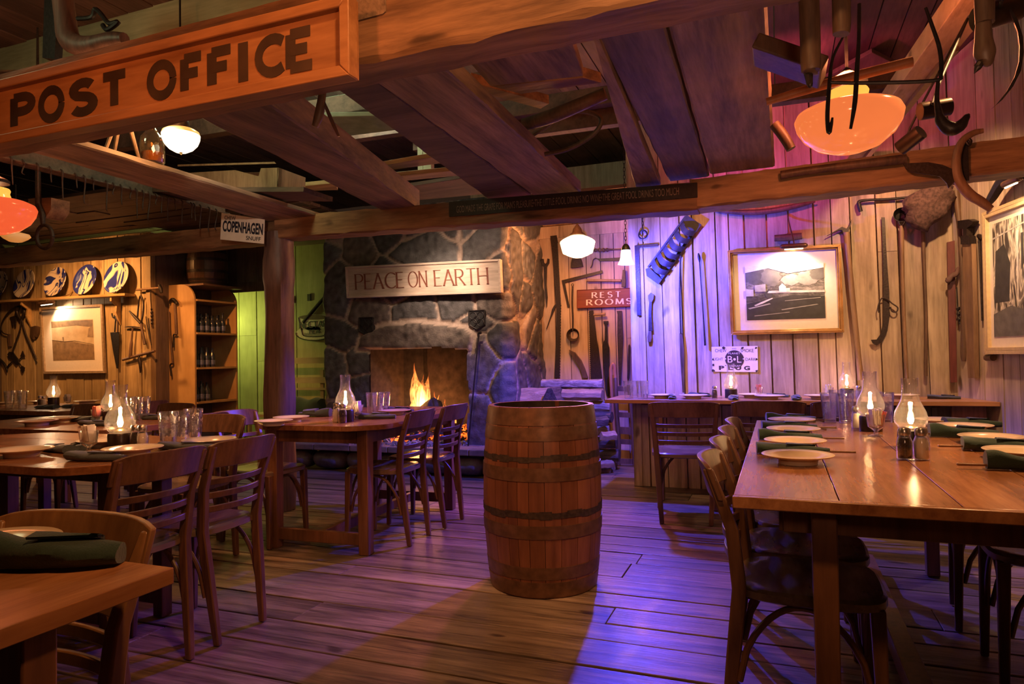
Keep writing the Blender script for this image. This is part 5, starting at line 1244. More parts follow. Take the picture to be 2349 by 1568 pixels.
# slatted collar: bowed bands between two end plates
def CK(x, y, off): return oY(*cx('k', x, y), YS-off)
root = thing('slatted_collar', 'diagonal curved slatted wooden collar on the blue-lit planks beside the bulb', 'tool', tuple(CK(300, 640, .02)))
BLK = plain('old_blackened_leather', (.055, .05, .055), .75, bump=.3, scale=30)
for nm, q in (('end_plate', [(540, 45), (668, 130), (625, 190), (600, 210), (510, 110)]), ('end_plate', [(190, 510), (215, 500), (250, 525), (330, 600), (300, 642), (200, 570)])):
    MB().prism([CK(*v, .03) for v in q], (0, .012, 0)).build(nm, BLK, root)
for i in range(6):
    t0 = .10+.15*i; A_ = Vector((540-330*t0-10, 80+430*t0)); B_ = Vector((640-310*t0, 160+450*t0)); w2 = Vector((-.60, .80))*26; secs = []
    for k in range(11):
        s_ = k/10; c = A_.lerp(B_, s_); bow = sin(pi*s_); c = c+Vector((-.6, .75))*(34*bow); dep = .03+.07*bow
        p_, q_ = CK(c.x-w2.x, c.y-w2.y, dep), CK(c.x+w2.x, c.y+w2.y, dep); secs.append([p_, q_, q_+Vector((0, .008, 0)), p_+Vector((0, .008, 0))])
    MB().loft(secs).build('band', BLK, root)
MB().prism([CK(*v, .012) for v in ((655, 140), (330, 600), (308, 590), (630, 128))], (0, .012, 0)).build('side_bar', BLK, root)
MB().prism([CK(*v, .012) for v in ((540, 60), (215, 500), (205, 490), (528, 52))], (0, .012, 0)).build('side_bar', BLK, root)
# right part of the back wall
G3 = 'farm tools on the right back wall'
item('curved_scythe_handle', 'long curved wooden handle hung level under the beam above the framed photograph', 'tool', [('h', 'tube', [(90, 120), (200, 135), (380, 142), (550, 125), (700, 92), (815, 68)], [.008, .018, .024, .024, .020, .006], W_TH)], YS-.02, 'g')
item('wooden_block_hook', 'short wooden block with iron hook above the framed photograph', 'tool', [('block', 'tube', [(532, 320), (630, 315), (722, 305)], [.026, .030, .026], W_TH), ('hook', 'tube', [(625, 290), (628, 330), (640, 345)], .004, IRON)], YS-.03, 'g')
item('pickaxe', 'tall pickaxe with curved iron head right of the framed photograph', 'tool', [('head', 'poly', [(893, 304), (1000, 240), (1030, 252), (1048, 235), (1066, 188), (1064, 225), (1048, 262), (1045, 290), (1010, 300), (1000, 265), (985, 262)], .03, IR2), ('handle', 'tube', [(1030, 280), (1050, 500), (1080, 800), (1110, 1100), (1130, 1300)], [.024, .020, .020, .020, .024], W_THL)], YS-.03, 'g')
item('scythe_blade', 'hooked scythe blade hanging point left on the right back wall', 'tool', [('blade', 'poly', [(1272, 175), (1296, 175), (1310, 450), (1328, 700), (1330, 860), (1315, 960), (1280, 1035), (1240, 1062), (1212, 1048), (1200, 1022), (1240, 1020), (1268, 980), (1285, 900), (1285, 700), (1282, 450)], .008, IR2), ('thong', 'tube', [(1255, 835), (1250, 790), (1275, 735), (1310, 740), (1345, 770), (1385, 800), (1375, 830), (1345, 825), (1335, 795)], .005, RUST, 'g', .015)], YS-.01, 'g')
item('ring_headed_pole', 'wooden pole with dark round iron head on the right back wall', 'tool', [('head', 'bowl', [(1412, 165)], .055, IRON), ('collar', 'tube', [(1390, 205), (1412, 240), (1435, 205)], .006, IR2), ('pole', 'tube', [(1412, 235), (1420, 640), (1435, 1000), (1450, 1290)], [.016, .014, .012, .012], W_THL)], YS-.05, 'g')
item('thin_pole', 'thin dark upright rod on the right back wall under the wasp nest', 'tool', [('p', 'tube', [(1558, 215), (1572, 600), (1582, 900), (1580, 1272)], [.014, .011, .012, .012], W_TH)], YS-.02, 'g')
item('smoking_pipe_rod', 'iron rod with bent end hung level near the beam at right', 'tool', [('p', 'tube', [(1130, 135), (1118, 90), (1122, 65), (1200, 55), (1320, 50), (1470, 38)], [.014, .016, .012, .010, .010, .010], IRON)], YS-.02, 'g')
# wasp nest
c = oY(*cx('m', 225, 260), YS-.14); secs = []; rr = random.Random(9)
for i in range(15):
    f = i/14; r = .15*sqrt(max(.01, 1-(2*f-1)**2))*(1.15-.4*f); q = []
    for k in range(22):
        a = 2*pi*k/22; e = 1+.35*noise.noise(Vector((cos(a)*2.5, sin(a)*2.5, f*6)))+.15*noise.noise(Vector((cos(a)*8, sin(a)*8, f*15)))
        q.append(c+Vector((cos(a)*r*e*1.1, sin(a)*r*e*.8, .16-.32*f+.03*cos(a))))
    secs.append(q)
tag(MB().loft(secs).build('wasp_nest', plain('nest_paper', (.10, .055, .05), .95, bump=1, scale=45, var=.5), smooth=1.2), 'rough grey-brown wasp nest under the beam in the right corner', 'nest')
item('dark_red_board', 'narrow dark red board standing in the right corner above the counter', 'board', [('b', 'poly', [(345, 490), (392, 480), (400, 900), (408, 1390), (366, 1392), (352, 900)], .03, W_REDB)], YS-.04, 'm')
item('wooden_bat_pole', 'tapered round wooden pole hanging in the right corner', 'tool', [('p', 'tube', [(400, 160), (425, 400), (440, 700), (450, 1000), (455, 1200), (456, 1255)], [.024, .018, .018, .020, .026, .018], W_TH)], YS-.10, 'm')
item('bead_chain', 'short string of dark bells in the right corner', 'chain', [('c', 'tube', [(405, 780), (410, 900), (414, 915), (412, 935), (418, 950), (414, 968), (422, 985), (420, 1000), (430, 1015)], [.004, .004, .016, .006, .016, .006, .016, .006, .012], IRON)], YS-.08, 'm')
item('rope_knot', 'twisted cloth knot tied around the corner post', 'rope', [('r', 'tube', [(335, 742), (350, 735), (370, 710), (390, 700), (405, 690), (418, 655), (425, 690)], [.012, .022, .018, .022, .016, .014, .010], plain('brown_cloth', (.13, .07, .06), .9, bump=.5))], YS-.09, 'm')
# things on the right wall
def oR(px, py, off=0): return oP(px, py, RP+RN*off, RN)
def itemR(name, label, cat, parts, off=.04):
    pts0 = [oR(*cx(p[5], *p[2][0]), off) for p in parts]; root = thing(name, label, cat, tuple(pts0[0]))
    for nm, kind, pts, size, mat, cr_ in parts:
        P_ = [oR(*cx(cr_, *v), off) for v in pts]; mb = MB()
        if kind == 'poly': mb.prism(P_, RN*size)
        else: mb.tube(P_, size, 10)
        mb.build(nm, mat, root, smooth=.8)
    return root
itemR('large_level_saw', 'long pale wooden plane-like tool with dark iron clamp on the right wall', 'tool', [('body', 'poly', [(470, 500), (530, 500), (545, 1000), (550, 1362), (508, 1362), (485, 1000)], .03, W_THL, 'm'), ('clamp', 'poly', [(468, 452), (485, 445), (485, 405), (450, 400), (448, 352), (520, 342), (550, 355), (545, 372), (510, 400), (508, 445), (528, 452), (528, 503), (470, 503)], .04, IR2, 'm')])
itemR('iron_tongs', 'slim iron tongs on the right wall beside the large frame', 'tool', [('head', 'tube', [(545, 450), (560, 455), (572, 470)], .014, IR2, 'm'), ('leg', 'tube', [(548, 460), (560, 700), (570, 995)], .007, IR2, 'm'), ('leg', 'tube', [(565, 470), (572, 700), (588, 1002)], .007, IR2, 'm')])
itemR('wooden_mallet', 'short wooden peg under the large frame on the right wall', 'tool', [('p', 'tube', [(598, 1232), (640, 1232)], .022, W_TH, 'm')][:1], .05)

# framed picture on the right wall
def print_mat(name, kind):
    m, t, b = nt(name); L = t.links.new; tc = N(t, 'ShaderNodeTexCoord'); mp = N(t, 'ShaderNodeMapping')
    L(tc.outputs['Object'], mp.inputs[0]); b.inputs['Roughness'].default_value = .35
    if kind == 'woods':
        n1 = N(t, 'ShaderNodeTexNoise', Scale=7.0, Detail=9.0, Roughness=.75, Distortion=.8); n2 = N(t, 'ShaderNodeTexNoise', Scale=26.0, Detail=6.0, Roughness=.8)
        L(mp.outputs[0], n1.inputs['Vector']); mp2 = N(t, 'ShaderNodeMapping', Scale=(.5, 1, 2.2)); L(tc.outputs['Object'], mp2.inputs[0]); L(mp2.outputs[0], n2.inputs['Vector'])
        a = N(t, 'ShaderNodeMath', _operation='ADD'); L(n1.outputs[0], a.inputs[0]); L(n2.outputs[0], a.inputs[1])
        sx = N(t, 'ShaderNodeSeparateXYZ'); L(tc.outputs['Generated'], sx.inputs[0])
        gr = ramp(t, [(0, (0, 0, 0)), (.44, (.0, .0, .0)), (.50, (.35, .35, .35)), (.62, (.12, .12, .12)), (.80, (.18, .18, .18)), (1, (.9, .9, .9))]); L(sx.outputs[2], gr.inputs[0])
        a2 = N(t, 'ShaderNodeMath', _operation='MULTIPLY_ADD'); a2.inputs[1].default_value = .45; L(gr.outputs[0], a2.inputs[0]); L(a.outputs[0], a2.inputs[2])
        r = ramp(t, [(.42, (.02, .02, .018)), (.55, (.10, .10, .09)), (.66, (.30, .28, .25)), (.85, (.75, .70, .64))]); mu = N(t, 'ShaderNodeMath', _operation='MULTIPLY'); mu.inputs[1].default_value = .52
        L(a2.outputs[0], mu.inputs[0]); L(mu.outputs[0], r.inputs[0]); L(r.outputs[0], b.inputs['Base Color'])
    elif kind == 'streaks':
        mp.inputs['Scale'].default_value = (4, 4, .9); n1 = N(t, 'ShaderNodeTexNoise', Scale=5.0, Detail=4.0, Distortion=1.2); L(mp.outputs[0], n1.inputs['Vector'])
        r = ramp(t, [(.40, (.05, .045, .04)), (.47, (.30, .27, .22)), (.54, (.75, .68, .56)), (.60, (.22, .19, .16)), (.70, (.06, .05, .045))]); L(n1.outputs[0], r.inputs[0]); L(r.outputs[0], b.inputs['Base Color'])
    else:
        n1 = N(t, 'ShaderNodeTexNoise', Scale=9.0, Detail=6.0); L(mp.outputs[0], n1.inputs['Vector'])
        r = ramp(t, [(.35, kind[0]), (.65, kind[1])]); L(n1.outputs[0], r.inputs[0]); L(r.outputs[0], b.inputs['Base Color'])
    return m
MATB = plain('mat_board', (.80, .70, .60), .8, var=.03); GOLD = plain('gilt_frame', (.55, .33, .13), .3, .75, var=.25, scale=14); GREYF = plain('silver_wood_frame', (.38, .27, .17), .4, .2, var=.2); PALEF = plain('pale_frame', (.62, .46, .26), .45, var=.1)
def quad(A, B, C, D, u0, v0, u1, v1):
    f = lambda u, v: (A.lerp(B, u)).lerp(D.lerp(C, u), v); return [f(u0, v0), f(u1, v0), f(u1, v1), f(u0, v1)]
def picture(name, label, A, B, C, D, n, fw, fmat, ps, pmat, steps=3, depth=.03, shapes=()):
    n = Vector(n).normalized(); root = thing(name, label, 'picture', tuple(A)); W, H = (B-A).length, (D-A).length
    off = n*0
    MB().prism(quad(A, B, C, D, .01, .01, .99, .99), n*.006).build('mat_board', MATB, root)
    fu, fv = fw/W, fw/H
    for nm, (a, b, c, d) in (('frame_rail', ((0, 0), (1, 0), (1-fu, fv), (fu, fv))), ('frame_rail', ((0, 1), (1, 1), (1-fu, 1-fv), (fu, 1-fv))), ('frame_stile', ((0, 0), (0, 1), (fu, 1-fv), (fu, fv))), ('frame_stile', ((1, 0), (1, 1), (1-fu, 1-fv), (1-fu, fv)))):
        mb = MB(); g = lambda p: (A.lerp(B, p[0])).lerp(D.lerp(C, p[0]), p[1])
        qa, qb, qc, qd = map(g, (a, b, c, d))
        for k in range(steps):
            f0, f1 = k/steps, (k+1)/steps; h = depth*(1-.35*abs(k-(steps-1)/2)) if steps > 1 else depth
            mb.prism([qa.lerp(qd, f0), qb.lerp(qc, f0), qb.lerp(qc, f1), qa.lerp(qd, f1)], n*h)
        mb.build(nm, fmat, root, bevel=.002)
    MB().prism(quad(A, B, C, D, *ps), n*.0075).build('print', pmat, root)
    for zi, (nm, pts, col) in enumerate(shapes):
        mb = MB()
        P_ = [quad(A, B, C, D, ps[0]+(ps[2]-ps[0])*u, ps[1]+(ps[3]-ps[1])*v, 1, 1)[0]+n*(.0077+.0003*zi) for u, v in pts]; mb.prism(P_, n*.0006); mb.build(nm, plain('ink_%s_%d' % (nm, int(col[0]*100)), col, .7, var=.25, scale=18), root)
    return root
yp = YB-.045
A, B, C, D = oY(1677, 768, yp), oY(1936, 762, yp), oY(1928, 561, yp), oY(1669, 575, yp)
GR = lambda v: (v, v*.95, v*.88)
rs5 = random.Random(8)
def blob(u, v, ru, rv, n=26, j=.16): return [(min(1, max(0, u+cos(2*pi*k/n)*ru*rs5.uniform(1-j, 1+j))), min(.97, max(0, v+sin(2*pi*k/n)*rv*rs5.uniform(1-j, 1+j)))) for k in range(n)]
TREES = [('tree_mass', blob(.12, .82, .16, .15), GR(.10)), ('tree_mass_mid', blob(.33, .78, .13, .17), GR(.17)), ('tree_mass_pale', blob(.58, .72, .12, .10), GR(.30)), ('tree_crown', blob(.80, .74, .14, .13), GR(.24)), ('tree_crown_dark', blob(.93, .82, .10, .13), GR(.12)), ('shrub', blob(.30, .47, .05, .08), GR(.05)), ('meadow', [(.28, .49), (1, .47), (1, .51), (.30, .53)], GR(.55)), ('bank', [(0, 0), (1, 0), (1, .40), (.6, .44), (0, .30)], GR(.035)), ('reflection', [(.02, .22), (.3, .30), (.32, .285), (.04, .20)], GR(.35)), ('ripple', [(.45, .18), (.9, .26), (.92, .25), (.46, .165)], GR(.30)), ('ripple', [(.1, .08), (.55, .13), (.56, .12), (.1, .066)], GR(.28)), ('ripple', [(.5, .34), (.95, .38), (.95, .37), (.5, .33)], GR(.34))]
shp = TREES + [('pale_sky', [(0, .88), (.3, .95), (.55, .84), (.8, .88), (1, .92), (1, 1), (0, 1)], GR(.72)), ('house', [(.43, .50), (.43, .60), (.475, .66), (.52, .60), (.52, .50)], GR(.70)), ('shed', [(.52, .50), (.52, .57), (.57, .57), (.57, .50)], GR(.58)), ('fallen_trunk', [(.10, .27), (.20, .33), (.34, .40), (.35, .385), (.22, .30), (.12, .255)], GR(.6)), ('barn', [(0, .44), (0, .58), (.10, .56), (.10, .44)], GR(.5)), ('cottage', [(.12, .52), (.12, .64), (.26, .66), (.26, .52)], GR(.42))]
picture('framed_landscape_photograph', 'gilt framed black and white woodland photograph lit by its own picture lamp', A, B, C, D, (0, -1, 0), .035, GOLD, (.155, .17, .85, .80), print_mat('woodland_print', 'woods'), 3, .04, shp)
# left: sepia field
yp = YP-.045
CL = lambda x, y: oY(*cx('l', x, y), yp)
A, B, C, D = CL(505, 1455), CL(1200, 1447), CL(1165, 672), CL(460, 712)
sh = [('far_trees', [(0, .82), (.3, .84), (.6, .86), (1, .80), (1, .98), (0, .98)], (.20, .13, .07)), ('hillside', [(0, 0), (1, 0), (1, .36), (.75, .40), (.5, .46), (.28, .46), (0, .51)], (.24, .145, .07)), ('bush', [(.86, .56), (1, .55), (1, .84), (.90, .78)], (.26, .17, .09)), ('fence_line', [(0, .50), (.3, .455), (.55, .47), (1, .37), (1, .375), (.55, .48), (.3, .47), (0, .515)], (.06, .035, .02)), ('small_tree', [(.27, .46), (.26, .58), (.285, .58), (.283, .46)], (.16, .10, .06))]
picture('framed_field_drawing', 'silver framed sepia drawing of a snowy field under the plate shelf', A, B, C, D, (0, -1, 0), .03, GREYF, (.165, .20, .83, .79), print_mat('field_print', ((.46, .33, .20), (.62, .47, .30))), 2, .03, sh)
# right wall large picture
A, D = oR(2269, 812, .05), oR(2262, 488, .05); B = A+RD*.80; C = D+RD*.80; C.z += .0; B.z = A.z; C.z = D.z
sh = [('dark_figure', [(.02, .30), (.05, .75), (.20, .80), (.30, .62), (.27, .30)], GR(.04)), ('pole', [(0, .86), (1, .98), (1, .99), (0, .875)], GR(.45)), ('streak', [(.40, .88), (.44, .88), (.42, .25), (.41, .25)], GR(.7)), ('drip', [(.55, .88), (.62, .88), (.60, .35), (.58, .35)], GR(.62)), ('streak_dark', [(.48, .85), (.52, .85), (.52, .6), (.48, .55)], GR(.05)), ('ground', [(0, 0), (1, 0), (1, .28), (.6, .2), (.3, .26), (0, .2)], GR(.13))]
picture('framed_figure_photograph', 'large pale framed black and white picture on the right wall', A, B, C, D, RN, .045, PALEF, (.11, .12, .95, .90), print_mat('streak_print', 'streaks'), 2, .035, sh)
# picture lamps
def piclamp(a, b, wall, label, pw, tgt):
    a, b = Vector(a), Vector(b); m_ = (a+b)/2; root = thing('picture_lamp', label, 'lamp', tuple(m_), 'brass picture lamps')
    d = (b-a)/6; MB().tube([a, a+d*.2, a+d*.8, b-d*.8, b-d*.2, b], [.008, .012, .020, .020, .012, .008], 14).build('shade', plain('bronze', (.16, .09, .06), .35, .6, var=.2), root)
    MB().tube([m_, m_+Vector((0, .03, .05)), m_.lerp(Vector(wall), .8)+Vector((0, 0, .06)), Vector(wall)+Vector((0, 0, .10))], .005, 8).build('arm', M_BRASS, root)
    MB().tube([a+d*1.0-Vector((0, -.004, .0205)), b-d*1.0-Vector((0, -.004, .0205))], .006, 8).build('bulb', emis('picture_bulb', (1, .72, .45), 14), [c for c in kids(root) if c.name.startswith('shade')][0])
    lamp('picture_lamp_light', tuple(m_-Vector((0, -.02, .05))), pw*1.3, (1, .66, .38), .03, 150, tgt, .6)
a = oY(1789, 566, yp := YB-.20); b = oY(1853, 562, YB-.20); piclamp(a, b, oY(1808, 520, YB-.03), 'bronze picture lamp over the gilt woodland photograph', 15, tuple(oY(1805, 680, YB)))
a = CL(560, 678)+Vector((0, -.14, .0)); b = CL(740, 655)+Vector((0, -.14, 0)); piclamp(a, b, CL(800, 620)+Vector((0, .02, 0)), 'small picture lamp under the plate shelf above the field drawing', 14, tuple(CL(830, 1050)))
a = oR(2300, 425, .22); b = a+RD*.18; piclamp(a, b, a+RN*-.2, 'dark picture lamp above the large picture on the right wall', 12, tuple(A+RD*.5+UZ*.2))
# ---------------------------------------------------------------- pendant lamps
def bowl_shade_mat(name, col, st):
    m, t, b = nt(name); L = t.links.new
    b.inputs['Base Color'].default_value = (.22, .08, .04, 1); b.inputs['Roughness'].default_value = .12
    b.inputs['Emission Color'].default_value = (*col, 1)
    n = N(t, 'ShaderNodeTexNoise', Scale=2.5); mr = N(t, 'ShaderNodeMapRange'); mr.inputs[3].default_value = st*.93; mr.inputs[4].default_value = st*1.07
    L(n.outputs[0], mr.inputs[0]); L(mr.outputs[0], b.inputs['Emission Strength']); return m
def bowl_lamp(c, r, label, mat, neckm, cord_to, pw):
    c = Vector(c); root = thing('pendant_lamp', label, 'lamp', tuple(c), 'glass bowl pendant lamps'); k = r/.2
    MB().lathe([(0, -.115*k), (.06*k, -.112*k), (.12*k, -.090*k), (.168*k, -.050*k), (.192*k, -.010*k), (.2*k, .025*k), (.190*k, .046*k), (.160*k, .060*k), (.115*k, .069*k), (.084*k, .074*k)], c, 48).build('glass_bowl', mat, root, smooth=2)
    MB().lathe([(.084*k, .074*k), (.080*k, .088*k), (.074*k, .105*k), (.078*k, .122*k), (.074*k, .130*k)], c, 36).build('glass_neck', neckm, root, smooth=2)
    MB().lathe([(0, .085*k), (.02*k, .09*k), (.028*k, .11*k), (.02*k, .135*k), (.012*k, .15*k)], c, 16).build('bulb', emis('bulb_glow', (1, .75, .40), 30), root)
    MB().lathe([(.03*k, .15*k), (.075*k, .158*k), (.075*k, .175*k), (.03*k, .20*k), (.012*k, .22*k), (0, .22*k)], c, 24).build('fitter', RUST, root)
    MB().tube([c+Vector((0, 0, .21*k)), Vector(cord_to)], .006, 8).build('rod', IRON, root)
    lamp('pendant_light', (c.x, c.y, c.z+.20*k), pw, (1, .26, .10), .05)
BOWL = bowl_shade_mat('orange_bowl_glass', (1.0, .215, .055), .85); NECK = bowl_shade_mat('orange_neck_glass', (1, .42, .06), 1.3)
d = ray(1946, 283); c = CAM+d*(2.90/d.y); bowl_lamp(c, .192, 'large glowing orange glass bowl lamp hanging at the upper right behind iron hooks', BOWL, NECK, (c.x, c.y, 3.2), 60)
BOWL2 = bowl_shade_mat('red_bowl_glass', (1.0, .12, .035), .85)
d = ray(-16, 487); c = CAM+d*(2.30/d.y); bowl_lamp(c, .192, 'glowing red-orange glass bowl lamp cut by the left picture edge', BOWL2, NECK, (c.x, c.y, 3.2), 12)
# schoolhouse globe at the left loft
d = ray(415, 318); c = CAM+d*(2.72/d.y); root = thing('globe_lamp', 'white glass globe lamp with brass finial beside the bottle, left of the beams', 'lamp', tuple(c))
MB().lathe([(0, -.075), (.03, -.072), (.06, -.055), (.082, -.030), (.093, -.002), (.095, .02)], c, 40).build('glass_globe', emis('white_globe', (1, .78, .50), 3.0), root, smooth=2)
MB().lathe([(.095, .02), (.090, .036), (.075, .046), (.05, .052), (.04, .054)], c, 40).build('globe_shoulder', emis('amber_shoulder', (1, .38, .06), 1.2), root, smooth=2)
MB().lathe([(.040, .05), (.044, .06), (.042, .09), (.025, .12), (.01, .13), (0, .13)], c, 24).build('fitter', RUST, root); MB().lathe([(0, -.09), (.005, -.085), (.004, -.080), (.009, -.076), (.008, -.072)], c, 12).build('finial', M_BRASS, root)
MB().tube([c+Vector((0, 0, .12)), c+Vector((0, 0, .8))], .005, 8).build('rod', IRON, root)
lamp('globe_light', (c.x+.02, c.y-.14, c.z-.02), 9, (1, .50, .18), .06)
# round schoolhouse lamp in the corridor
d = ray(1325, 562); c = CAM+d*(6.62/d.y); root = thing('schoolhouse_lamp', 'white stepped glass schoolhouse lamp on a dark fitter in the corridor', 'lamp', tuple(c)); k = 1.0
MB().lathe([(0, -.130), (.049, -.125), (.098, -.106), (.118, -.096), (.122, -.090), (.143, -.084), (.150, -.078), (.163, -.030), (.176, .024), (.174, .036), (.150, .056), (.108, .078), (.066, .094)], c, 48).build('glass_globe', emis('white_globe_bright', (1, .70, .36), 5.5), root, smooth=1)
MB().lathe([(.08, .098), (.078, .108), (.050, .13), (.042, .165), (.018, .20), (.008, .215), (0, .215)], c, 24).build('fitter', RUST, root); MB().tube([c+Vector((0, 0, .2)), Vector((c.x, c.y, 2.6))], .006, 8).build('rod', IRON, root); MB().lathe([(0, .02), (.06, .015), (.07, 0)], (c.x, c.y, 2.565), 20).build('ceiling_rose', RUST, root)
lamp('schoolhouse_light', (c.x+.02, c.y-.30, c.z-.05), 60, (1, .36, .11), .12)
# little bell shade with the blue bulb
c = Vector((PEND.x, PEND.y, 0)); d = ray(1436, 588); c = CAM+d*(PEND.y/d.y); c.z += .0; root = thing('bell_pendant', 'small bell-shaped glass pendant with blue-white glow hanging on a chain', 'lamp', tuple(c))
MB().lathe([(.066, -.062), (.062, -.055), (.050, -.030), (.042, .0), (.040, .030), (.036, .050)], c, 32).build('glass_bell', emis('blue_white_glow', (.46, .62, 1.0), 2.0), root, smooth=2)
MB().lathe([(.036, .05), (.036, .062), (.026, .085), (.012, .10), (0, .102)], c, 20).build('fitter', IRON, root)
ch_ = Vector((c.x, c.y, 3.22)); a = c+Vector((0, 0, .10)); mb = MB(); nl = int((ch_-a).length/.03)
for i in range(nl):
    q = a.lerp(ch_, (i+.5)/nl); dd = (ch_-a)/nl; s_ = Vector((1, 0, 0)) if i % 2 else Vector((0, 1, 0)); mb.tube([q+dd*.65*cos(t_)+s_*.008*sin(t_) for t_ in [2*pi*k/10 for k in range(11)]], .0022, 6, cap=False)
mb.build('chain', IRON, root)
# two small ceiling lamps seen behind the left beam
for (px, py, Y, l) in ((40, 586, 5.1, 'pale glass lamp above the leftmost plates, mostly hidden by the beam'), (36, 545, 3.9, 'small amber glass ceiling lamp just under the red-orange bowl lamp')):
    d = ray(px, py); c = CAM+d*(Y/d.y); root = thing('ceiling_lamp', l, 'lamp', tuple(c)); MB().lathe([(0, -.04), (.05, -.034), (.09, -.01), (.11, .01), (.10, .03), (.04, .045)], c, 28).build('glass_shade', emis('pale_lamp' if Y > 5 else 'amber_lamp', (1, .6, .28) if Y > 5 else (1, .34, .06), 2.5 if Y > 5 else .5), root, smooth=2); MB().lathe([(.045, .04), (.04, .07), (0, .08)], c, 16).build('fitter', RUST, root); MB().tube([c+Vector((0, 0, .07)), (c.x, c.y, 2.68)], .005, 6).build('rod', IRON, root)
# track with can spotlights on the rafter
RD_ = (RAFB-RAFA).normalized(); root = thing('light_track', 'metal lighting track fixed along the diagonal rafter at upper right', 'track light', tuple(RAFA.lerp(RAFB, .5)))
off = Vector((.045, 0, -.065)); MB().bar(RAFA.lerp(RAFB, .15)+off, RAFA.lerp(RAFB, .86)+off, .035, .022).build('rail', plain('track_metal', (.30, .20, .14), .3, .8), root)
def can(px, py, Y, ax, label, L=.10, r=.032):
    d = ray(px, py); c = CAM+d*(Y/d.y); ax = Vector(ax).normalized(); root = thing('spotlight_can', label, 'spotlight', tuple(c), 'spotlight cans on the ceiling track')
    MB().tube([c-ax*L/2, c-ax*L/2.2, c+ax*L/2], [r*.9, r, r], 24).build('can', plain('can_metal', (.10, .07, .055), .28, .85), root)
    MB().tube([c+ax*L/2.05, c+ax*(L/2+.002)], [r*.85, r*.85], 24).build('lens', emis('spot_lens', (.95, 1, .9), 3.0), [c_ for c_ in kids(root) if c_.name.startswith('can')][0])
    dd = RAFB-RAFA; tt = max(.05, min(.98, (c-RAFA).dot(dd)/dd.length_squared)); q = RAFA+dd*tt; q.z -= .06; MB().tube([c, c+Vector((0, -.01, r+.02)), q], .005, 8).build('stem', IRON, root)
can(2088, 322, 3.3, (-.55, .50, -.35), 'dark cylindrical spotlight below the track, just right of the orange bowl lamp')
can(2145, 250, 2.9, (.80, .2, .10), 'spotlight with a bright lens halfway up the rafter')
can(2290, 30, 2.0, (.75, .3, .25), 'spotlight with a bright lens at the top right corner')

# ---------------------------------------------------------------- plate shelf, plates and tools on the left wall
def marb(name, seed, white, scale=4.5, thr=.5):
    m, t, b = nt(name); L = t.links.new; tc = N(t, 'ShaderNodeTexCoord'); mp = N(t, 'ShaderNodeMapping', Location=(seed*3.1, seed*1.7, seed), Scale=(1.0, .55, 1.0), Rotation=(0, 0, .5+seed))
    n = N(t, 'ShaderNodeTexNoise', Scale=scale, Detail=1.2, Distortion=3.2); L(tc.outputs['Object'], mp.inputs[0]); L(mp.outputs[0], n.inputs['Vector'])
    r = ramp(t, [(0, (.012, .018, .12)), (thr-.02, (.03, .04, .26)), (thr, (.75, .62, .50)), (thr+.08, (.75, .66, .56)), (thr+.09, (.03, .04, .20)), (thr+.12, (.02, .03, .18)), (thr+.13, (.78, .68, .58))], 'CONSTANT' if False else 'LINEAR'); L(n.outputs[0], r.inputs[0]); L(r.outputs[0], b.inputs['Base Color'])
    b.inputs['Roughness'].default_value = .12; b.inputs['Coat Weight'].default_value = .5; return m
ysf = YP-.13
def CLy(x, y, Y): return oY(*cx('l', x, y), Y)
s0, s1 = CLy(-200, 625, YP-.16), CLy(1410, 548, YP-.16); zs = (s0.z+s1.z)/2; print('shelf z', s0.z, s1.z)
zs0 = CLy(0, 620, YP-.16).z; zs1 = CLy(1400, 548, YP-.16).z
W_SH = wood('shelf_wood', (.38, .22, .08), (.60, .38, .16), .5, (.12, 1, 1), 8, .2, .1)
root = thing('plate_shelf', 'long narrow wooden shelf with brackets holding the blue and white platters', 'shelf', (s0.x, YP-.1, zs0))
MB().hexa([(s0.x-.4, YP-.17, zs0-.03), (s1.x, YP-.17, zs1-.03), (s1.x, YP-.03, zs1-.03), (s0.x-.4, YP-.03, zs0-.03)], [(s0.x-.4, YP-.17, zs0-.002), (s1.x, YP-.17, zs1-.002), (s1.x, YP-.03, zs1-.002), (s0.x-.4, YP-.03, zs0-.002)]).build('board', W_SH, root, bevel=.002)
for px in (1340, 340):
    q = CLy(px, 600, YP-.03); mb = MB(); zz = zs1-.03 if px > 1000 else zs0-.035
    mb.prism([(q.x, YP-.03, zz), (q.x, YP-.15, zz), (q.x, YP-.15, zz-.05), (q.x, YP-.08, zz-.10), (q.x, YP-.09, zz-.18), (q.x, YP-.03, zz-.32)], (.025, 0, 0)); mb.build('bracket', W_SH, root)
for i, (px, py, r, l) in enumerate(((-20, 430, .185, 'leftmost one, cut off by the picture edge'), (283, 415, .185, 'second from the left, mostly cream with reflections'), (630, 385, .183, 'middle one, cream top with dark blue swirls'), (965, 360, .186, 'fourth, blue pool under vertical stripes'), (1318, 345, .19, 'rightmost, with a bright lamp reflection'))):
    c = CLy(px, py, YP-.10); zb_ = zs0+(zs1-zs0)*(i/4); tilt = radians(14); prof = [(0, 0), (r*.55, .004), (r*.82, .028), (r, .040), (r*1.01, .044), (r*.98, .047), (r*.80, .036), (r*.54, .012), (0, .008)]
    o = MB().lathe(prof, (0, 0, 0), 56).build('marbled_platter', marb('marbled_glaze_%d' % 'abcde'.index('abcde'[i]), i+1, 0, (3, 2.4, 3.4, 2.8, 2.6)[i], (.46, .40, .52, .53, .48)[i]), org=(0, 0, 0), smooth=2)
    o.rotation_euler = (radians(90)-tilt, 0, 0); o.location = (c.x, YP-.075-sin(tilt)*0, zb_+r*cos(tilt)+.002); tag(o, 'marbled blue and white platter on the shelf, %s' % l, 'platter', 'platters on the plate shelf')
YL = YP-.045; G4 = 'tools on the left plank wall'
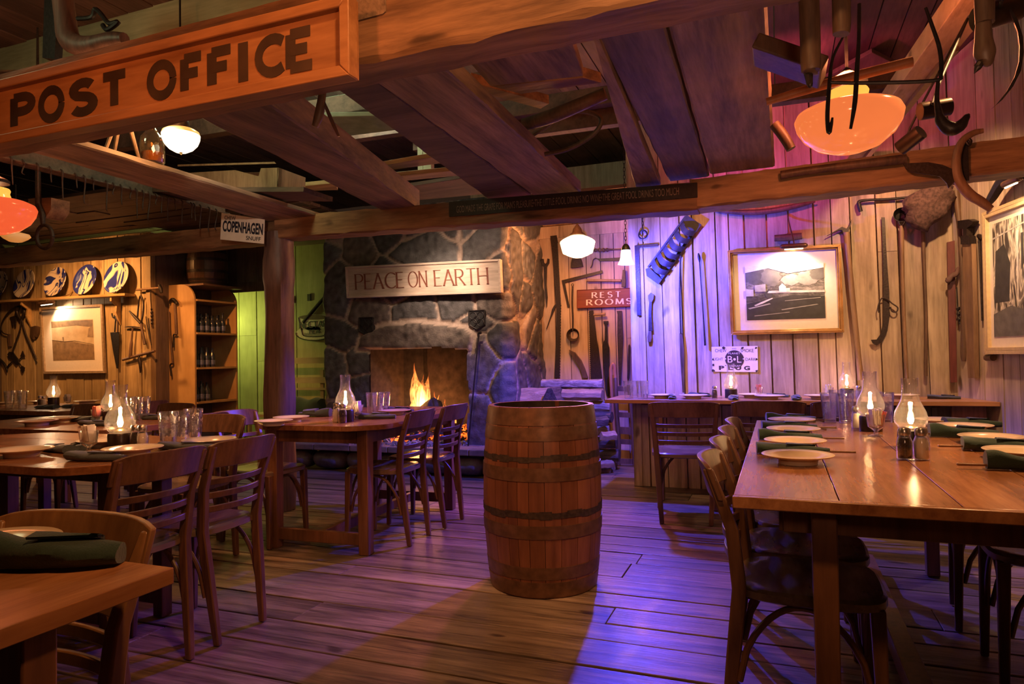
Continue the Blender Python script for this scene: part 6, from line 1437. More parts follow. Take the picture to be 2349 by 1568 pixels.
item('sickle_hook', 'large thin curved sickle with straight handle at the far left of the plank wall', 'tool', [('blade', 'tube', [(262, 682), (180, 705), (110, 755), (50, 830), (18, 900), (14, 960), (40, 1000), (92, 1015)], [.004, .010, .014, .010, .008, .008, .007, .007], IR2), ('grip', 'poly', [(80, 1010), (112, 1008), (120, 1145), (92, 1150)], .02, W_TH)], YL-.01, 'l')
item('iron_tongs', 'long iron tongs hanging open left of the field drawing', 'tool', [('jaw', 'tube', [(215, 700), (190, 760), (235, 850)], [.02, .022, .014], IR2), ('jaw', 'tube', [(265, 700), (275, 770), (235, 850)], [.018, .020, .014], IR2), ('leg', 'tube', [(235, 850), (225, 960), (180, 1090), (138, 1210)], .009, IR2), ('leg', 'tube', [(245, 850), (290, 1010), (350, 1150), (410, 1290)], .009, IR2)], YL-.015, 'l')
item('forked_prong', 'small two-pronged iron fork hanging inside the sickle curve', 'tool', [('p', 'poly', [(105, 820), (170, 800), (180, 830), (172, 930), (162, 935), (155, 850), (148, 848), (145, 930), (134, 930), (122, 850)], .012, IR2)], YL, 'l')
item('iron_paddle', 'flat lobed iron paddle with pointed hook near the bottom left of the plank wall', 'tool', [('lobe', 'poly', [(80, 1235), (105, 1207), (145, 1212), (165, 1245), (200, 1290), (210, 1335), (185, 1360), (160, 1340), (135, 1300), (95, 1280)], .012, IRON), ('hook', 'tube', [(0, 1290), (45, 1340), (75, 1400), (78, 1445)], [.012, .014, .014, .003], IRON), ('hook', 'tube', [(75, 1395), (105, 1350), (140, 1320)], [.010, .009, .008], IRON)], YL, 'l')
item('spade_end_hinge', 'iron hinge strap with two leaf-shaped ends on the left wall', 'hinge', [('leaf', 'poly', [(250, 1195), (272, 1245), (278, 1262), (250, 1266), (222, 1262), (232, 1240)], .01, IR2), ('strap', 'tube', [(245, 1265), (222, 1290), (218, 1330), (240, 1365), (250, 1375)], .006, IR2), ('leaf', 'poly', [(225, 1385), (245, 1365), (275, 1385), (262, 1420), (248, 1448), (232, 1415)], .01, IR2)], YL, 'l')
item('work_glove', 'bundle of old leather fingers hanging beside the left shelf bracket', 'glove', [('g', 'poly', [(340, 930), (395, 915), (425, 930), (420, 1000), (400, 1045), (385, 1010), (370, 1070), (350, 1050), (335, 1000)], .03, W_TH)], YL-.01, 'l')
item('masons_trowel_saw', 'tall narrow pointed trowel with looped grip right of the field drawing', 'tool', [('blade', 'poly', [(1237, 990), (1335, 985), (1338, 1100), (1326, 1395), (1308, 1395), (1270, 1200)], .01, IRON), ('grip', 'tube', [(1258, 775), (1265, 815), (1285, 825), (1303, 815), (1298, 870), (1290, 985)], .008, IRON), ('grip', 'tube', [(1303, 815), (1322, 870), (1320, 985)], .008, W_TH)], YL-.01, 'l')
item('forked_pruner', 'Y-shaped forked iron tool with looped top on the left wall', 'tool', [('arm', 'tube', [(1455, 750), (1515, 815), (1580, 885)], [.008, .016, .016], IR2), ('loop', 'tube', [(1585, 890), (1608, 780), (1612, 660), (1585, 580), (1565, 620), (1552, 740), (1545, 820)], .009, IR2), ('handle', 'tube', [(1585, 890), (1605, 1000), (1630, 1125)], [.014, .015, .018], W_TH)], YL-.02, 'l')
item('iron_dividers', 'slim pair of iron dividers on the left wall', 'tool', [('leg', 'tube', [(1640, 812), (1665, 960), (1702, 1135)], [.005, .007, .004], IR2), ('leg', 'tube', [(1672, 830), (1680, 960), (1700, 1135)], [.005, .007, .004], IR2)], YL-.01, 'l')
item('auger_bit', 'spiral auger bit hanging beside the dividers', 'tool', [('shank', 'tube', [(1690, 515), (1692, 620), (1702, 725)], .004, IR2), ('spiral', 'tube', [(1704, 725), (1704, 745), (1704, 765), (1705, 785), (1705, 805), (1706, 825), (1706, 845), (1707, 865), (1707, 885), (1708, 903)], [.014, .006, .015, .006, .015, .006, .015, .006, .014, .004], IR2)], YL-.015, 'l')
item('long_handled_hammer', 'hammer with long level handle at the top right of the plank wall', 'hammer', [('handle', 'tube', [(1535, 512), (1680, 500), (1795, 488)], [.012, .013, .011], W_THL), ('head', 'tube', [(1790, 455), (1806, 500), (1815, 545)], [.016, .022, .016], IRON)], YL-.03, 'l')
item('slaters_hammer', 'T-shaped slater hammer with thin curved head on the left wall', 'hammer', [('head', 'poly', [(1388, 932), (1430, 920), (1500, 920), (1582, 932), (1582, 940), (1500, 938), (1430, 934)], .02, IR2), ('handle', 'tube', [(1492, 938), (1480, 1060), (1475, 1130), (1466, 1270)], [.009, .011, .018, .020], W_TH)], YL-.02, 'l')
item('cross_handle', 'T-shaped iron auger handle hung level on the left wall', 'tool', [('bar', 'tube', [(1380, 1298), (1550, 1250), (1740, 1200)], [.014, .017, .014], W_TH), ('stem', 'tube', [(1560, 1255), (1578, 1350), (1578, 1445)], [.014, .018, .006], IR2)], YL-.02, 'l')

# ---------------------------------------------------------------- cabinet in the recess
Yc = 5.95
def CD(x, y, Y=Yc): return oY(*cx('d', x, y), Y)
pl, pr = CD(1185, 700).x, CD(1400, 700).x; zt = CD(1290, 352).z; Yf = Yc+.64
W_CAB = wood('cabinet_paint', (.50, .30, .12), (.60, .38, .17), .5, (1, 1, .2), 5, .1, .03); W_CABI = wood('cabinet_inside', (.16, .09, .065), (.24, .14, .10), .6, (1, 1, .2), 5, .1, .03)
cab = thing('open_cabinet', 'tall open shelf cabinet with rounded ochre side panel standing in the recess', 'cabinet', ((pl+pr)/2, Yc+.3, 0))
def side(Y, nm, mat):
    w = pr-pl; pts = [(pl, Y, .0), (pr, Y, .0), (pr, Y, zt-.20)]+[(pr-.20+.20*cos(a), Y, zt-.20+.20*sin(a)) for a in [pi/2*k/8 for k in range(1, 9)]]+[(pl, Y, zt)]
    MB().prism(pts, (0, .025, 0)).build(nm, mat, cab, bevel=.002)
side(Yc, 'side_panel', W_CAB); side(Yf, 'side_panel', W_CAB)
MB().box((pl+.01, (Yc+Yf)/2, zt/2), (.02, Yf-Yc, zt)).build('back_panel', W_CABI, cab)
zsh = [CD(1400, y).z for y in (462, 702, 955, 1205, 1480)]
for z in zsh: MB().box(((pl+pr)/2+.012, (Yc+Yf)/2+.0125, z), (pr-pl+.01, Yf-Yc-.026, .022)).build('shelf', W_CAB, cab)
MB().box((pl+.16, (Yc+Yf)/2, .10), (pr-pl-.04, Yf-Yc-.03, .02)).build('shelf', W_CAB, cab)
GB = glass('bottle_glass', (.5, .55, .6), .5, .05, .2, .02); GLQ = plain('bottle_contents', (.03, .035, .05), .15, spec=.8)
def make_bottle():
    t = thing('glass_bottle', 'b', 'bottle'); MB().lathe([(0, 0), (.033, 0), (.035, .006), (.035, .12), (.030, .145), (.014, .175), (.012, .215), (.014, .222)], seg=20).build('body', GLQ, t, smooth=1); MB().lathe([(.0362, .03), (.0362, .085)], seg=20).build('label_band', plain('bottle_label', (.20, .22, .32), .3, .4, var=.3), t); MB().lathe([(.013, .215), (.013, .235), (0, .236)], seg=14).build('stopper', IRON, t); return t
bot0 = make_bottle(); bfst = [True]
rr = random.Random(3)
for si, (z, ny, nx) in enumerate(((zsh[1], 6, 2), (zsh[2], 4, 2), (zsh[3], 3, 2))):
    for j in range(ny):
        for i in range(nx):
            o = bot0 if bfst[0] else copy_tree(bot0); bfst[0] = False; s_ = rr.uniform(.88, 1.05); o.location = (pr-.07-.085*i, Yc+.075+.084*j+(.02*i), z+.0115); o.scale = (1, 1, s_)
            o['label'] = 'dark glass bottle on the %s shelf of the cabinet, %s row' % (('upper', 'middle', 'lower')[si], ('front', 'rear')[i]); o['group'] = 'bottles on the %s cabinet shelf, %s row' % (('upper', 'middle', 'lower')[si], ('front', 'rear')[i]) ; o['category'] = 'bottle'
# heap of dark cloth on the lowest open shelf
secs = []; zc_ = zsh[4]+.013
for i in range(14):
    f = i/13; q = []
    for k in range(14):
        a = pi*k/13; r = .5+.4*noise.noise(Vector((f*7, k*.8, 2))); q.append(Vector((pr-.15+.12*cos(a), Yc+.06+.54*f, zc_+max(0, sin(a)*.20*r*(.35+sin(pi*f))))))
    q += [Vector((pr-.27, Yc+.06+.54*f, zc_)), Vector((pr-.03, Yc+.06+.54*f, zc_))][::-1][:0]; secs.append(q)
tag(MB().loft(secs).build('folded_dark_cloth', plain('black_cloth', (.02, .02, .022), .9, bump=.6, scale=60), smooth=.6), 'heap of dark cloth and straps on the bottom shelf of the cabinet', 'cloth')
W_KEG = wood('keg_wood', (.045, .022, .016), (.12, .06, .035), .35, (1.3, 1.3, .12), 6, .15, .12)
kg = barrel('small_keg', 'small dark wooden keg standing on top of the ochre cabinet', ((pl+pr)/2+.12, Yc+.30, zt+.002), .20, .235, .46, (W_KEG, plain('keg_hoop', (.03, .02, .018), .4, .4), SOOT), 0, 18, True)
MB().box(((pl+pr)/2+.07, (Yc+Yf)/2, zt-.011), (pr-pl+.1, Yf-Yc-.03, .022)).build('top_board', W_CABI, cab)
item('claw_hammer', 'claw hammer hung on the ochre cabinet side', 'hammer', [('head', 'tube', [(1220, 490), (1225, 465), (1245, 458), (1265, 475), (1275, 492)], [.006, .012, .018, .020, .018], IRON), ('handle', 'tube', [(1258, 490), (1265, 600), (1270, 710)], [.014, .017, .018], W_TH), ('tail', 'tube', [(1265, 712), (1248, 718), (1247, 805)], .009, IRON)], Yc-.035, 'd')
item('jointed_bar', 'long iron bar with bent end hung on the ochre cabinet side', 'tool', [('bar', 'tube', [(1215, 548), (1222, 700), (1235, 830), (1243, 920)], [.014, .011, .011, .010], W_TH), ('end', 'tube', [(1243, 920), (1225, 930), (1228, 970), (1233, 1008)], .010, IRON)], Yc-.035, 'd')
# electrical outlet and cord on green wall
q = oY(556, 988, YG-.03); root = thing('wall_outlet', 'small double wall outlet low on the lime green boards', 'outlet', tuple(q)); MB().box(q, (.075, .006, .12)).build('plate', plain('outlet_plate', (.40, .40, .28), .4), root)
for z in (-.028, .028): MB().box(q+Vector((0, -.004, z)), (.035, .004, .032)).build('socket', plain('outlet_dark', (.03, .03, .02), .5), root)
tag(MB().tube([oY(*cx('d', *v), YG-.05) for v in ((1750, 1490), (1752, 1465), (1770, 1445), (1795, 1460), (1790, 1480), (1765, 1500))], .006, 8).build('looped_cord', IRON), 'dark looped cord lying at the foot of the lime green boards', 'cord')
# bench with slatted back behind the post
root = thing('slatted_bench', 'pale green slatted bench back between the post and the chimney', 'bench', (0, 0, 0)); ORG[root.name] = Vector((0, 0, 0)); W_PG = wood('bench_paint', (.36, .36, .18), (.46, .46, .25), .6, (.2, 1, 1), 6, .1, .05)
for y0_, y1_ in ((820, 833), (865, 878), (889, 894)):
    A = oY(610, y0_, 7.25); B = oY(790, y0_, 7.25); h = A.z-oY(610, y1_, 7.25).z; MB().box(((A.x+B.x)/2, 7.25, (A.z+B.z)/2-h/2), (B.x-A.x, .025, h)).build('back_slat', W_PG, root)
MB().box(((A.x+B.x)/2, 7.05, .44), (B.x-A.x, .42, .035)).build('seat', W_PG, root)
for x in (A.x+.05, B.x-.35):
    MB().box((x, 7.275, .5), (.05, .03, 1.0)).build('leg', W_PG, root); MB().box((x, 6.88, .21), (.05, .05, .42)).build('leg', W_PG, root)
c = oY(705, 945, 7.05); secs = []
for i in range(9):
    f = i/8; w = .24*sqrt(max(.02, 1-(2*f-1)**4)); secs.append([Vector((c.x-.30+.6*f, 7.05+.19*cos(a)*w/.24, .46+max(0, (.20+.03*sin(9*f))*sin(a))*w/.24)) for a in [pi*k/9 for k in range(10)]])
tag(MB().loft(secs).build('green_cushion', M_NAP, smooth=.8), 'dark green cushion slumped on the slatted bench', 'cushion')
item('dark_pole', 'dark diagonal pole leaning over the teacup sign', 'pole', [('p', 'tube', [(380, 465), (310, 545), (235, 635)], .024, IRON)], YG-.055, 'e')
for (x, y, l) in ((172, 510, 'left'), (268, 495, 'right')):
    q = oY(*cx('e', x, y), YG-.03); tag(MB().box(q, (.05, .02, .09)).build('wall_switch', plain('outlet_dark', (.03, .03, .02), .5)), 'small dark square plate on the green boards above the teacup sign, %s one' % l, 'switch')
# poker leaning on the chimney
a, b = oY(1098, 772, YC-.16), oZ(1074, 1022, HZ+.003); b = Vector((b.x, b.y, HZ+.003)); root = thing('fire_poker', 'long black fire poker leaning beside the fireplace opening', 'poker', tuple(b)); MB().tube([b, a], .008, 8).build('shaft', IRON, root); MB().tube([a, a+Vector((0, 0, .03)), a+Vector((.03, 0, .04))], .013, 8).build('knob', IRON, root)

# ---------------------------------------------------------------- firewood stack, sled
def bark(name, c1, c2):
    m, t, b = nt(name); L = t.links.new; tc = N(t, 'ShaderNodeTexCoord'); mp = N(t, 'ShaderNodeMapping', Scale=(.35, 1.6, 1.6)); n = N(t, 'ShaderNodeTexNoise', Scale=16.0, Detail=8.0, Roughness=.7, Distortion=1.0)
    L(tc.outputs['Object'], mp.inputs[0]); L(mp.outputs[0], n.inputs['Vector']); r = ramp(t, [(.38, c1), (.62, c2)]); L(n.outputs[0], r.inputs[0]); L(r.outputs[0], b.inputs['Base Color']); b.inputs['Roughness'].default_value = .8
    bp = N(t, 'ShaderNodeBump', Strength=.8, Distance=.02); L(n.outputs[0], bp.inputs['Height']); L(bp.outputs[0], b.inputs['Normal']); return m
BK = [bark('pale_bark', (.12, .10, .10), (.44, .38, .36)), bark('split_wood', (.26, .18, .14), (.46, .34, .26)), bark('dark_bark', (.04, .03, .03), (.14, .11, .10))]
def split_log(c, L_, sec, rz, mat, seed, label, ry=0):
    secs = []; n = 12
    for i in range(n+1):
        f = i/n-.5; q = []
        for k, (a, b) in enumerate(sec):
            e = 1+.12*noise.noise(Vector((f*3+seed*5, k*2.3, seed))); q.append(Vector((f*L_+(.012*noise.noise(Vector((k*3, seed, 2))) if abs(f) == .5 else 0), a*e, b*e+.008*noise.noise(Vector((f*5, k, seed))))))
        secs.append(q)
    mb = MB().loft(secs); o = mb.build('firewood_log', mat, org=(0, 0, 0), smooth=.5, bevel=.003); o.location = c; o.rotation_euler = (0, ry, rz); tag(o, label, 'log', 'firewood stacked by the chimney')
def poly_sec(n, r, sq=1, seed=0):
    rr = random.Random(seed); return [(cos(2*pi*k/n+.3)*r*rr.uniform(.85, 1.1), sin(2*pi*k/n+.3)*r*sq*rr.uniform(.85, 1.1)) for k in range(n)]
TRI = [(-.09, -.06), (.09, -.06), (.02, .07), (-.03, .075)]; Yw = 6.58
def WX(px, py=900, Y=None): return oY(px, py, Y or Yw).x
def WZ(py, Y=None): return oY(1300, py, Y or Yw).z
zt1 = WZ(868); layers = []
xl_, xr2 = WX(1246), WX(1385)
split_log(((xl_+xr2)/2, Yw-.02, WZ(880)), xr2-xl_, poly_sec(9, .062, .80, 1), 0, BK[0], 1, 'long pale bark log on the very top of the firewood stack')
split_log((WX(1340, 905), Yw-.06, WZ(905)), (WX(1385)-WX(1295)), poly_sec(8, .068, .85, 2), 0, BK[1], 2, 'split log under the top one, right half of the stack')
split_log((WX(1238, 905), Yw-.10, WZ(905)), .36, TRI, .35, BK[1], 3, 'split wedge-shaped log at the upper left of the firewood stack')
split_log((WX(1285, 905), Yw-.05, WZ(903)), .38, TRI, pi/2-.2, BK[2], 4, 'triangular log end facing out in the middle of the upper stack')
yy = 930; k = 0
labs = ['in the second layer from the top', 'in the third layer from the top', 'in the middle layer', 'in the third layer from the floor', 'in the second layer from the floor', 'in the bottom layer']
for li, (py, xa, xb_) in enumerate(((932, 1300, 1388), (955, 1325, 1392), (983, 1300, 1385), (1012, 1320, 1400), (1040, 1310, 1405), (1064, 1320, 1395))):
    z = WZ(py); split_log(((WX(xa)+WX(xb_))/2, Yw, z), WX(xb_)-WX(xa)+.1, poly_sec(8, .068, .9, 20+li), .06*(-1)**li, BK[(li*2) % 3 if li != 3 else 2], 30+li, 'log lying lengthwise at the right of the stack, %s' % labs[li])
    for j in range(3):
        k += 1; split_log((WX(1195+38*j), Yw+.0, z), .40, poly_sec(7, .062, .95, 40+k), pi/2+.1*(j-1), BK[(k+li) % 3], 50+k, 'log end facing out behind the barrel, %s, %s' % (labs[li], ('left', 'middle', 'right')[j]))
for (px, py, s, l) in ((1375, 965, .05, 'small split chunk with a pale face on the right edge, middle of the stack'), (1395, 998, .045, 'small pale split chunk sticking out at the right of the stack'), (1388, 1060, .04, 'small rounded wood chunk lying at the foot of the stack')):
    split_log((WX(px, py, Yw-.18), Yw-.18, WZ(py, Yw-.18)), .16, poly_sec(5, s, 1, int(px)), .8, BK[1 if px != 1375 else 2], px*.1, l)
# rack carrying the stack
root = thing('firewood_rack', 'low dark wooden rack under the firewood stack', 'rack', (0, 0, 0)); ORG[root.name] = Vector((0, 0, 0))
for y in (Yw-.12, Yw+.12): MB().bar((WX(1180), y, .02), (WX(1405), y, .02), .05, .04).build('runner', W_TH, root)
# old sled standing upright
ys_ = YR-.30
root = thing('old_sled', 'old wooden sled with curved runner and cross slats standing against the corridor wall', 'sled', (0, 0, 0)); ORG[root.name] = Vector((0, 0, 0)); W_OR = wood('orange_worn_wood', (.30, .12, .05), (.50, .24, .11), .5, (1, 1, .15), 8, .2, .05)
def CJ(x, y, o=0): return oY(*cx('j', x, y), ys_-o)
def floorpt(x, y, o=0): p = CJ(x, y, o); p.z = .012; return p
MB().tube([floorpt(1060, 1320), CJ(1065, 1100), CJ(1040, 700), CJ(1022, 400), CJ(1024, 290), CJ(1045, 250), CJ(1060, 290), CJ(1068, 400)], [.018]*8, 10).build('runner', W_OR, root)
MB().tube([floorpt(1100, 1320, .03), CJ(1105, 1100, .03), CJ(1080, 700, .03), CJ(1072, 480, .03), CJ(1068, 400, .02)], [.022]*5, 10).build('upright', W_TH, root)
MB().tube([floorpt(1270, 1290, .03), CJ(1260, 1080, .03), CJ(1235, 700, .03), CJ(1205, 470, .03)], [.018]*4, 10).build('upright', W_TH, root)
for y in (510, 785, 950, 1068, 1290): 
    a, b = CJ(1075, y, .03), CJ(1250, y+10, .03)
    if y == 1290: a.z = b.z = .05
    MB().bar(a, b, .018, .05 if y != 950 else .07).build('slat', W_TH, root)

# ---------------------------------------------------------------- things in the loft and on the beams
# three-legged stool and bottle on the lit joist
def onJ(px, py, z=2.212): return oZ(px, py, z)
root = thing('milking_stool', 'small round three-legged wooden stool standing up on the left ceiling joist', 'stool', tuple(onJ(262, 345))); c = onJ(262, 345); r_ = .085
sx_ = oY(285, 289, c.y); MB().lathe([(0, 0), (.080, .002), (.086, .012), (.080, .022), (0, .024)], (sx_.x, c.y, sx_.z), 28).build('seat', W_THL, root)
for (px, py) in ((318, 362), (243, 340), (262, 348), (192, 322)):
    f_ = onJ(px, py); MB().tube([f_, Vector((sx_.x+(f_.x-sx_.x)*.55, f_.y*.5+c.y*.5, sx_.z+.005))], [.009, .011], 8).build('leg', W_THL, root)
c = onJ(350, 376, 2.212); root = thing('glass_demijohn', 'large dusty amber glass bottle standing beside the white globe lamp', 'bottle', tuple(c))
MB().lathe([(0, 0), (.055, .002), (.062, .01), (.063, .11), (.058, .145), (.035, .175), (.020, .195), (.017, .26), (.021, .265), (.021, .275)], c, 28).build('body', glass('amber_glass', (.75, .45, .2), .5, .08, .3, .12), root, smooth=1.2); MB().lathe([(.0, .005), (.056, .008), (.057, .06), (0, .061)], c, 24).build('sediment', plain('dusty_fill', (.20, .11, .05), .8), root)
# wooden carrier box on the loft boards
Yb = 3.55
def B_(x, y, Y=Yb): return oY(*cx('n', x, y), Y)
root = thing('wooden_carrier', 'orange-lit notched wooden trough lying on the ceiling boards at the left', 'trough', tuple(B_(1900, 480)))
MB().prism([B_(1500, 345), B_(1500, 440), B_(1850, 490), B_(2270, 480), B_(2275, 300), B_(2130, 305), B_(2110, 370), B_(1920, 320)], (0, .03, 0)).build('front_board', W_THL, root)
MB().prism([B_(1530, 360, Yb+.25), B_(1530, 440, Yb+.25), B_(2250, 470, Yb+.25), B_(2250, 330, Yb+.25)], (0, .02, 0)).build('back_board', W_THL, root)
MB().prism([B_(2262, 302), B_(2275, 300), B_(2270, 480), B_(2258, 482)], (0, .27, 0)).build('end_board', W_THL, root)
tag(MB().hexa([B_(1450, 290), B_(2255, 268), B_(2255, 268, Yb+.2), B_(1450, 290, Yb+.2)], [B_(1450, 275), B_(2240, 252), B_(2240, 252, Yb+.2), B_(1450, 275, Yb+.2)]).build('loose_board', W_THL, smooth=0), 'thin loose board lying across the notched trough', 'board')
MB().bar(B_(1400, 500, Yb+.1), B_(2500, 470, Yb+.1), .22, .03)
o = MB().bar(B_(1380, 500, Yb+.12)-Vector((0, 0, .015)), B_(2600, 500, Yb+.12)-Vector((0, 0, .015)), .30, .03).build('loft_floor_board', W_DARK, smooth=0); struct(o)
# iron hooks along the rail (hanging, pointed)
rr = random.Random(6)
hk = [(70, 175, 445), (170, 150, 360), (285, 140, 515), (390, 260, 425), (485, 270, 570), (600, 300, 470), (670, 320, 600), (740, 330, 440), (850, 345, 660), (910, 370, 490), (970, 380, 610), (1050, 420, 540), (1095, 480, 720), (1150, 500, 655), (1200, 560, 745), (1260, 500, 600), (1300, 540, 680), (1350, 600, 745), (1410, 510, 650), (1470, 560, 770), (1545, 530, 720), (1570, 640, 740), (1620, 690, 810), (1690, 560, 830), (1750, 640, 815)]
for i, (x, y0_, y1_) in enumerate(hk):
    X_ = -4.02; a_ = oX(*cx('n', x-8, max(y0_, 150)), X_); b_ = oX(*cx('n', x+8+rr.uniform(-6, 10), y1_), X_); a_.z = 2.285 if a_.z > 2.2 else a_.z
    c_ = Vector((X_+.02, a_.y, 2.30)); mb = MB(); L_ = max(.08, c_.z-b_.z); 
    mb.tube([c_+Vector((.0, 0, .0)), c_+Vector((.015, .0, -.02)), c_+Vector((.0, .01, -L_*.4)), c_+Vector((0, rr.uniform(-.01, .02), -L_*.9)), c_+Vector((0, .015, -L_))], [.004, .007, .0045, .0035, .001], 7)
    o = mb.build('iron_spike_hook', RUST, smooth=1.2); tag(o, 'rusty pointed iron hook hanging from the long dark rail at upper left', 'hook', 'iron hooks hanging from the rail at upper left')
# ring and shackle on a red block
Yk = 2.9
def K_(x, y, o=0): return oY(*cx('n', x, y), Yk-o)
root = thing('shackle_with_ring', 'old iron shackle with large ring hanging beside the red bowl lamp', 'shackle', tuple(K_(380, 950)))
MB().prism([K_(228, 555), K_(418, 545), K_(415, 640), K_(370, 710), K_(265, 700)], (0, .12, 0)).build('wood_block', W_BEAM, root)
_t = K_(310, 500, .02); MB().tube([Vector((_t.x, _t.y, 3.24)), K_(310, 500, .02), K_(318, 600, .02), K_(345, 680, .02), K_(350, 770, .02)], [.006, .016, .013, .016, .012], 8).build('strap', RUST, root)
MB().tube([K_(365+65*cos(a), 865+95*sin(a), .02) for a in [2*pi*k/24 for k in range(25)]], .011, 8).build('ring', RUST, root)
# ---- right ceiling: hooks, handles, sickles
def O_(x, y, Y): return oY(*cx('o', x, y), Y)
Yo = 2.15
root = thing('meat_hook_bar', 'black iron bar with two long hooks hanging in front of the orange bowl lamp', 'hook', tuple(O_(760, 600, Yo)))
MB().tube([O_(660, 260, Yo), O_(570, 440, Yo), O_(545, 620, Yo), O_(528, 850, Yo), O_(530, 960, Yo), O_(540, 1015, Yo), O_(555, 960, Yo), O_(566, 900, Yo)], [.003, .004, .0055, .006, .006, .0065, .005, .003], 8).build('left_hook', IRON, root)
MB().tube([O_(772, 30, Yo), O_(768, 300, Yo), O_(752, 560, Yo), O_(738, 780, Yo), O_(705, 985, Yo)], [.005, .005, .0065, .0065, .004], 8).build('right_hook', IRON, root)
MB().tube([O_(548, 630, Yo), O_(800, 635, Yo), O_(1330, 618, Yo), O_(1395, 560, Yo), O_(1388, 380, Yo), O_(1330, 200, Yo), O_(1280, 60, Yo)], [.005, .0055, .0055, .0055, .0055, .005, .004], 8).build('cross_bar', IRON, root)
root = thing('hay_sickle', 'curved iron sickle blade hanging right of the bowl lamp below the crossbar', 'sickle', tuple(O_(1480, 1000, Yo)))
MB().tube([O_(1375, 620, Yo), O_(1365, 750, Yo), O_(1380, 860, Yo), O_(1400, 930, Yo), O_(1470, 985, Yo), O_(1540, 965, Yo), O_(1590, 900, Yo), O_(1612, 872, Yo)], [.005, .006, .009, .015, .019, .016, .009, .003], 10).build('blade', IR2, root)
Yg = 1.9
root = thing('grass_sickle', 'large crescent sickle with long curved blade at the right picture edge', 'sickle', tuple(O_(1900, 700, Yg)))
cr_o = [(1930, 60), (1985, 150), (2025, 280), (2032, 400), (2010, 540), (1950, 660), (1870, 760), (1785, 830)]; cr_i = [(1820, 800), (1900, 700), (1960, 590), (1995, 470), (2000, 350), (1985, 240), (1950, 150), (1925, 80)]
MB().prism([O_(*v, Yg) for v in cr_o+cr_i], (0, .006, 0)).build('blade', IR2, root)
def handle(name, label, pts, rs_, Y, mat, extra=None):
    P_ = [O_(*v, Y) for v in pts]; P_[0].z = max(P_[0].z, 2.30); root = thing(name, label, 'tool', tuple(P_[-1]), 'tool handles hanging from the front beam'); MB().tube(P_, rs_, 14).build('handle', mat, root)
    if extra: MB().tube([O_(*v, Y) for v in extra[0]], extra[1], 8).build('tang', IR2, root)
handle('chisel_handle', 'thick round wooden tool handle hanging point down beside the right joist', [(375, 60), (390, 130), (400, 500), (402, 545)], [.026, .026, .025, .020], 1.95, W_TH, ([(380, 545), (392, 640), (402, 668)], [.012, .008, .004]))
handle('turned_wood_tool', 'large bulbous wooden handle with iron tip hanging at the upper right', [(1715, -60), (1730, 60), (1725, 130), (1720, 260), (1730, 400), (1735, 470), (1715, 495)], [.016, .019, .014, .016, .021, .016, .006], 1.75, W_TH, ([(1700, 480), (1680, 510), (1652, 562)], [.008, .008, .001]))
handle('mallet_handle', 'cut-off wooden tool handle hanging above the orange lamp', [(630, -60), (635, 100), (632, 262)], [.020, .022, .020], 1.9, W_TH)
# hewn cross piece and rod above the right lamp
o = MB().bar(O_(-20, 380, 2.35), O_(500, 560, 2.35), .16, .05).build('loft_block_beam', W_TH, smooth=0, bevel=.006); struct(o)
tag(MB().tube([O_(60, 780, 2.75), O_(600, 620, 2.75), O_(1180, 470, 2.75)], [.014, .018, .018], 10).build('iron_pipe', wood('pipe_wood', (.30, .10, .04), (.45, .18, .08), .5)), 'long reddish round pole lying across behind the orange bowl lamp', 'pole')
tag(MB().tube([O_(120, 950, 3.1), O_(190, 1040, 3.1), O_(250, 1140, 3.1)], [.022, .022, .020], 10).build('short_stick', W_TH), 'short wooden stick hanging left of the orange bowl lamp', 'stick')
# board on the beam ledge: long drawknife / scythe handle with blade
Yq = 4.08
root = thing('corn_knife', 'long-handled corn knife with hooked blade fixed along the right ceiling beam', 'knife', tuple(O_(170, 1350, Yq)))
MB().tube([O_(170, 1340, Yq), O_(420, 1300, Yq), O_(1130, 1215, Yq)], [.024, .022, .026], 12).build('handle', W_TH, root)
MB().prism([O_(*v, Yq-.01) for v in ((1110, 1250), (1300, 1240), (1410, 1260), (1480, 1290), (1508, 1340), (1500, 1390), (1455, 1440), (1440, 1400), (1390, 1350), (1310, 1335), (1180, 1320), (1130, 1290))], (0, .012, 0)).build('blade', IR2, root)
root = thing('curved_wooden_hook', 'pale bent wooden hame curving down from the beam beside the right wall', 'hook', tuple(O_(1540, 1250, 4.08)))
MB().tube([O_(*v, 4.08) for v in ((1720, 1000), (1640, 1020), (1560, 1080), (1520, 1180), (1515, 1300), (1545, 1400), (1620, 1490), (1700, 1540), (1780, 1600))], [.012, .016, .018, .020, .024, .026, .026, .024, .018], 12).build('bow', W_THL, root)
MB().tube([O_(*v, 4.08) for v in ((1600, 1050), (1590, 1080), (1610, 1110), (1625, 1080), (1605, 1060))], .008, 8).build('ring', IRON, root)
o = MB().box(O_(1570, 1240, 4.105), (.04, .02, .20)).build('beam_iron_strap', IRON, smooth=0); tag(o, 'dark vertical iron strap across the beam at right', 'strap')
# wooden stirrup-like harness piece above the big frame
H0_ = oR(*cx('m', 760, 70), .12)
root = thing('harness_buckle', 'leather harness strap with iron buckle above the large picture on the right wall', 'harness', tuple(H0_))
mb = MB(); P_ = [oR(*cx('m', *v), .10) for v in ((600, 250), (640, 190), (690, 110), (745, 60), (800, 45), (860, 60))]; mb.tube(P_, [.02, .03, .034, .034, .03, .03], 8); mb.build('strap', IRON, root)
MB().tube([oR(*cx('m', 765+25*cos(a), 65+28*sin(a)), .15) for a in [2*pi*k/14 for k in range(15)]], .008, 6).build('buckle', RUST, root)
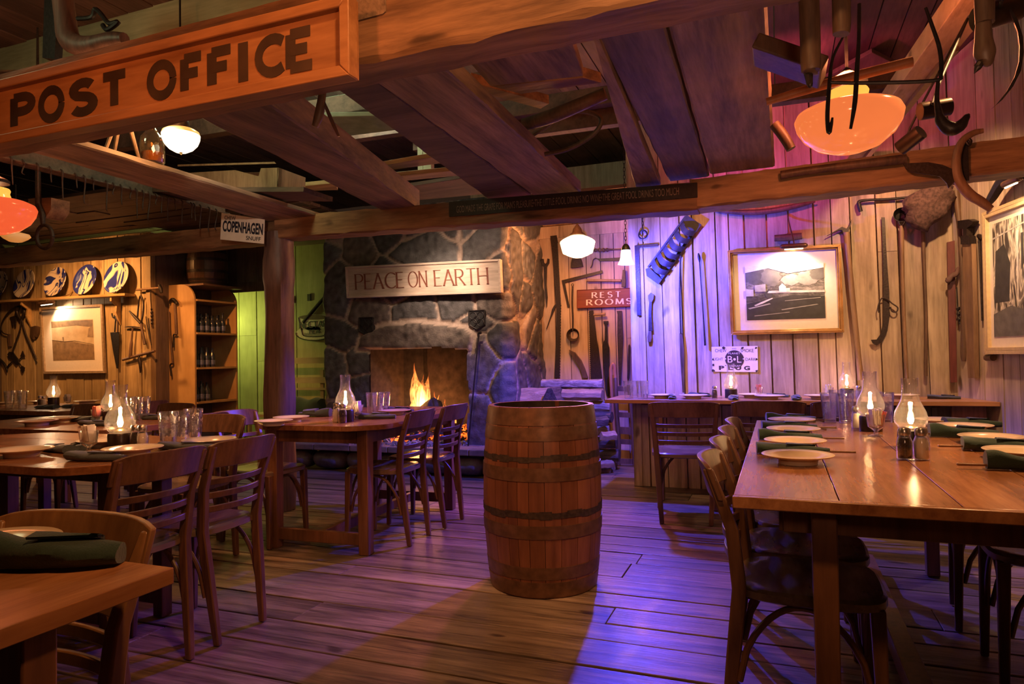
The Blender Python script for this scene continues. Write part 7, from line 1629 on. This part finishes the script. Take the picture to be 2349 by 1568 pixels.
# saw hanging in front of the pale loft light
root = thing('pruning_saw', 'curved pruning saw with dark handle hanging under the end of the front board', 'saw', tuple(oY(735, 250, 1.98)))
MB().tube([oY(x, y, 1.98) for x, y in ((741, 200), (738, 225), (732, 262), (722, 290))], [.012, .014, .017, .012], 12).build('handle', W_TH, root)
MB().prism([oY(x, y, 1.98) for x, y in ((740, 235), (744, 232), (758, 262), (770, 290), (778, 312), (774, 313), (762, 290), (750, 262))], (0, .005, 0)).build('blade', M_STEEL, root)
# clutter in the loft: yokes, hoops, pale post pieces
Yl = 3.3
def LB(x, y, Y=Yl): return oY(*cx('b', x, y), Y)
tag(MB().tube([LB(*v) for v in ((1420, 890), (1520, 830), (1600, 770), (1700, 720), (1820, 720), (1900, 760), (1880, 830), (1800, 900), (1680, 960), (1540, 990))], .012, 8).build('bent_hoop', W_TH), 'bent wooden hoop stored in the loft between the middle joists', 'hoop')
tag(MB().tube([LB(1400, 800, 3.2), LB(1600, 740, 3.2), LB(1930, 600, 3.2)], [.03, .035, .03], 10).build('stored_pole', W_TH), 'dark pole lying in the loft above the bent hoop', 'pole')
for i, (x0_, x1_, y0_, y1_) in enumerate(((720, 752, 870, 1110), (755, 805, 890, 1105))):
    o = MB().prism([LB(x0_, y0_, 4.4), LB(x1_, y0_, 4.4), LB(x1_+4, y1_, 4.4), LB(x0_+4, y1_, 4.4)], (0, .05, 0)).build('loft_stud_beam', W_PALE, smooth=0); struct(o)
# dark old ox yoke hanging at the top left
Yy = 2.4
def T_(x, y, Y=Yy): return oY(*cx('a', x, y), Y)
root = thing('ox_yoke', 'dark wooden ox yoke and iron fittings hung above the post office sign at upper left', 'yoke', tuple(T_(600, 250)))
MB().tube([T_(400, -60), T_(420, 120), T_(450, 260), T_(560, 300), T_(700, 260), T_(800, 250)], [.05, .05, .055, .05, .04, .03], 10).build('beam', W_POST, root)
MB().prism([T_(*v) for v in ((285, -40), (375, -40), (350, 380), (272, 370))], (0, .04, 0)).build('plank', IRON, root)
MB().tube([T_(500, 120), T_(590, 110), T_(610, 60), T_(650, 90), T_(700, 150), T_(760, 140), T_(690, 190), T_(660, 160)], .012, 8).build('fitting', IRON, root)
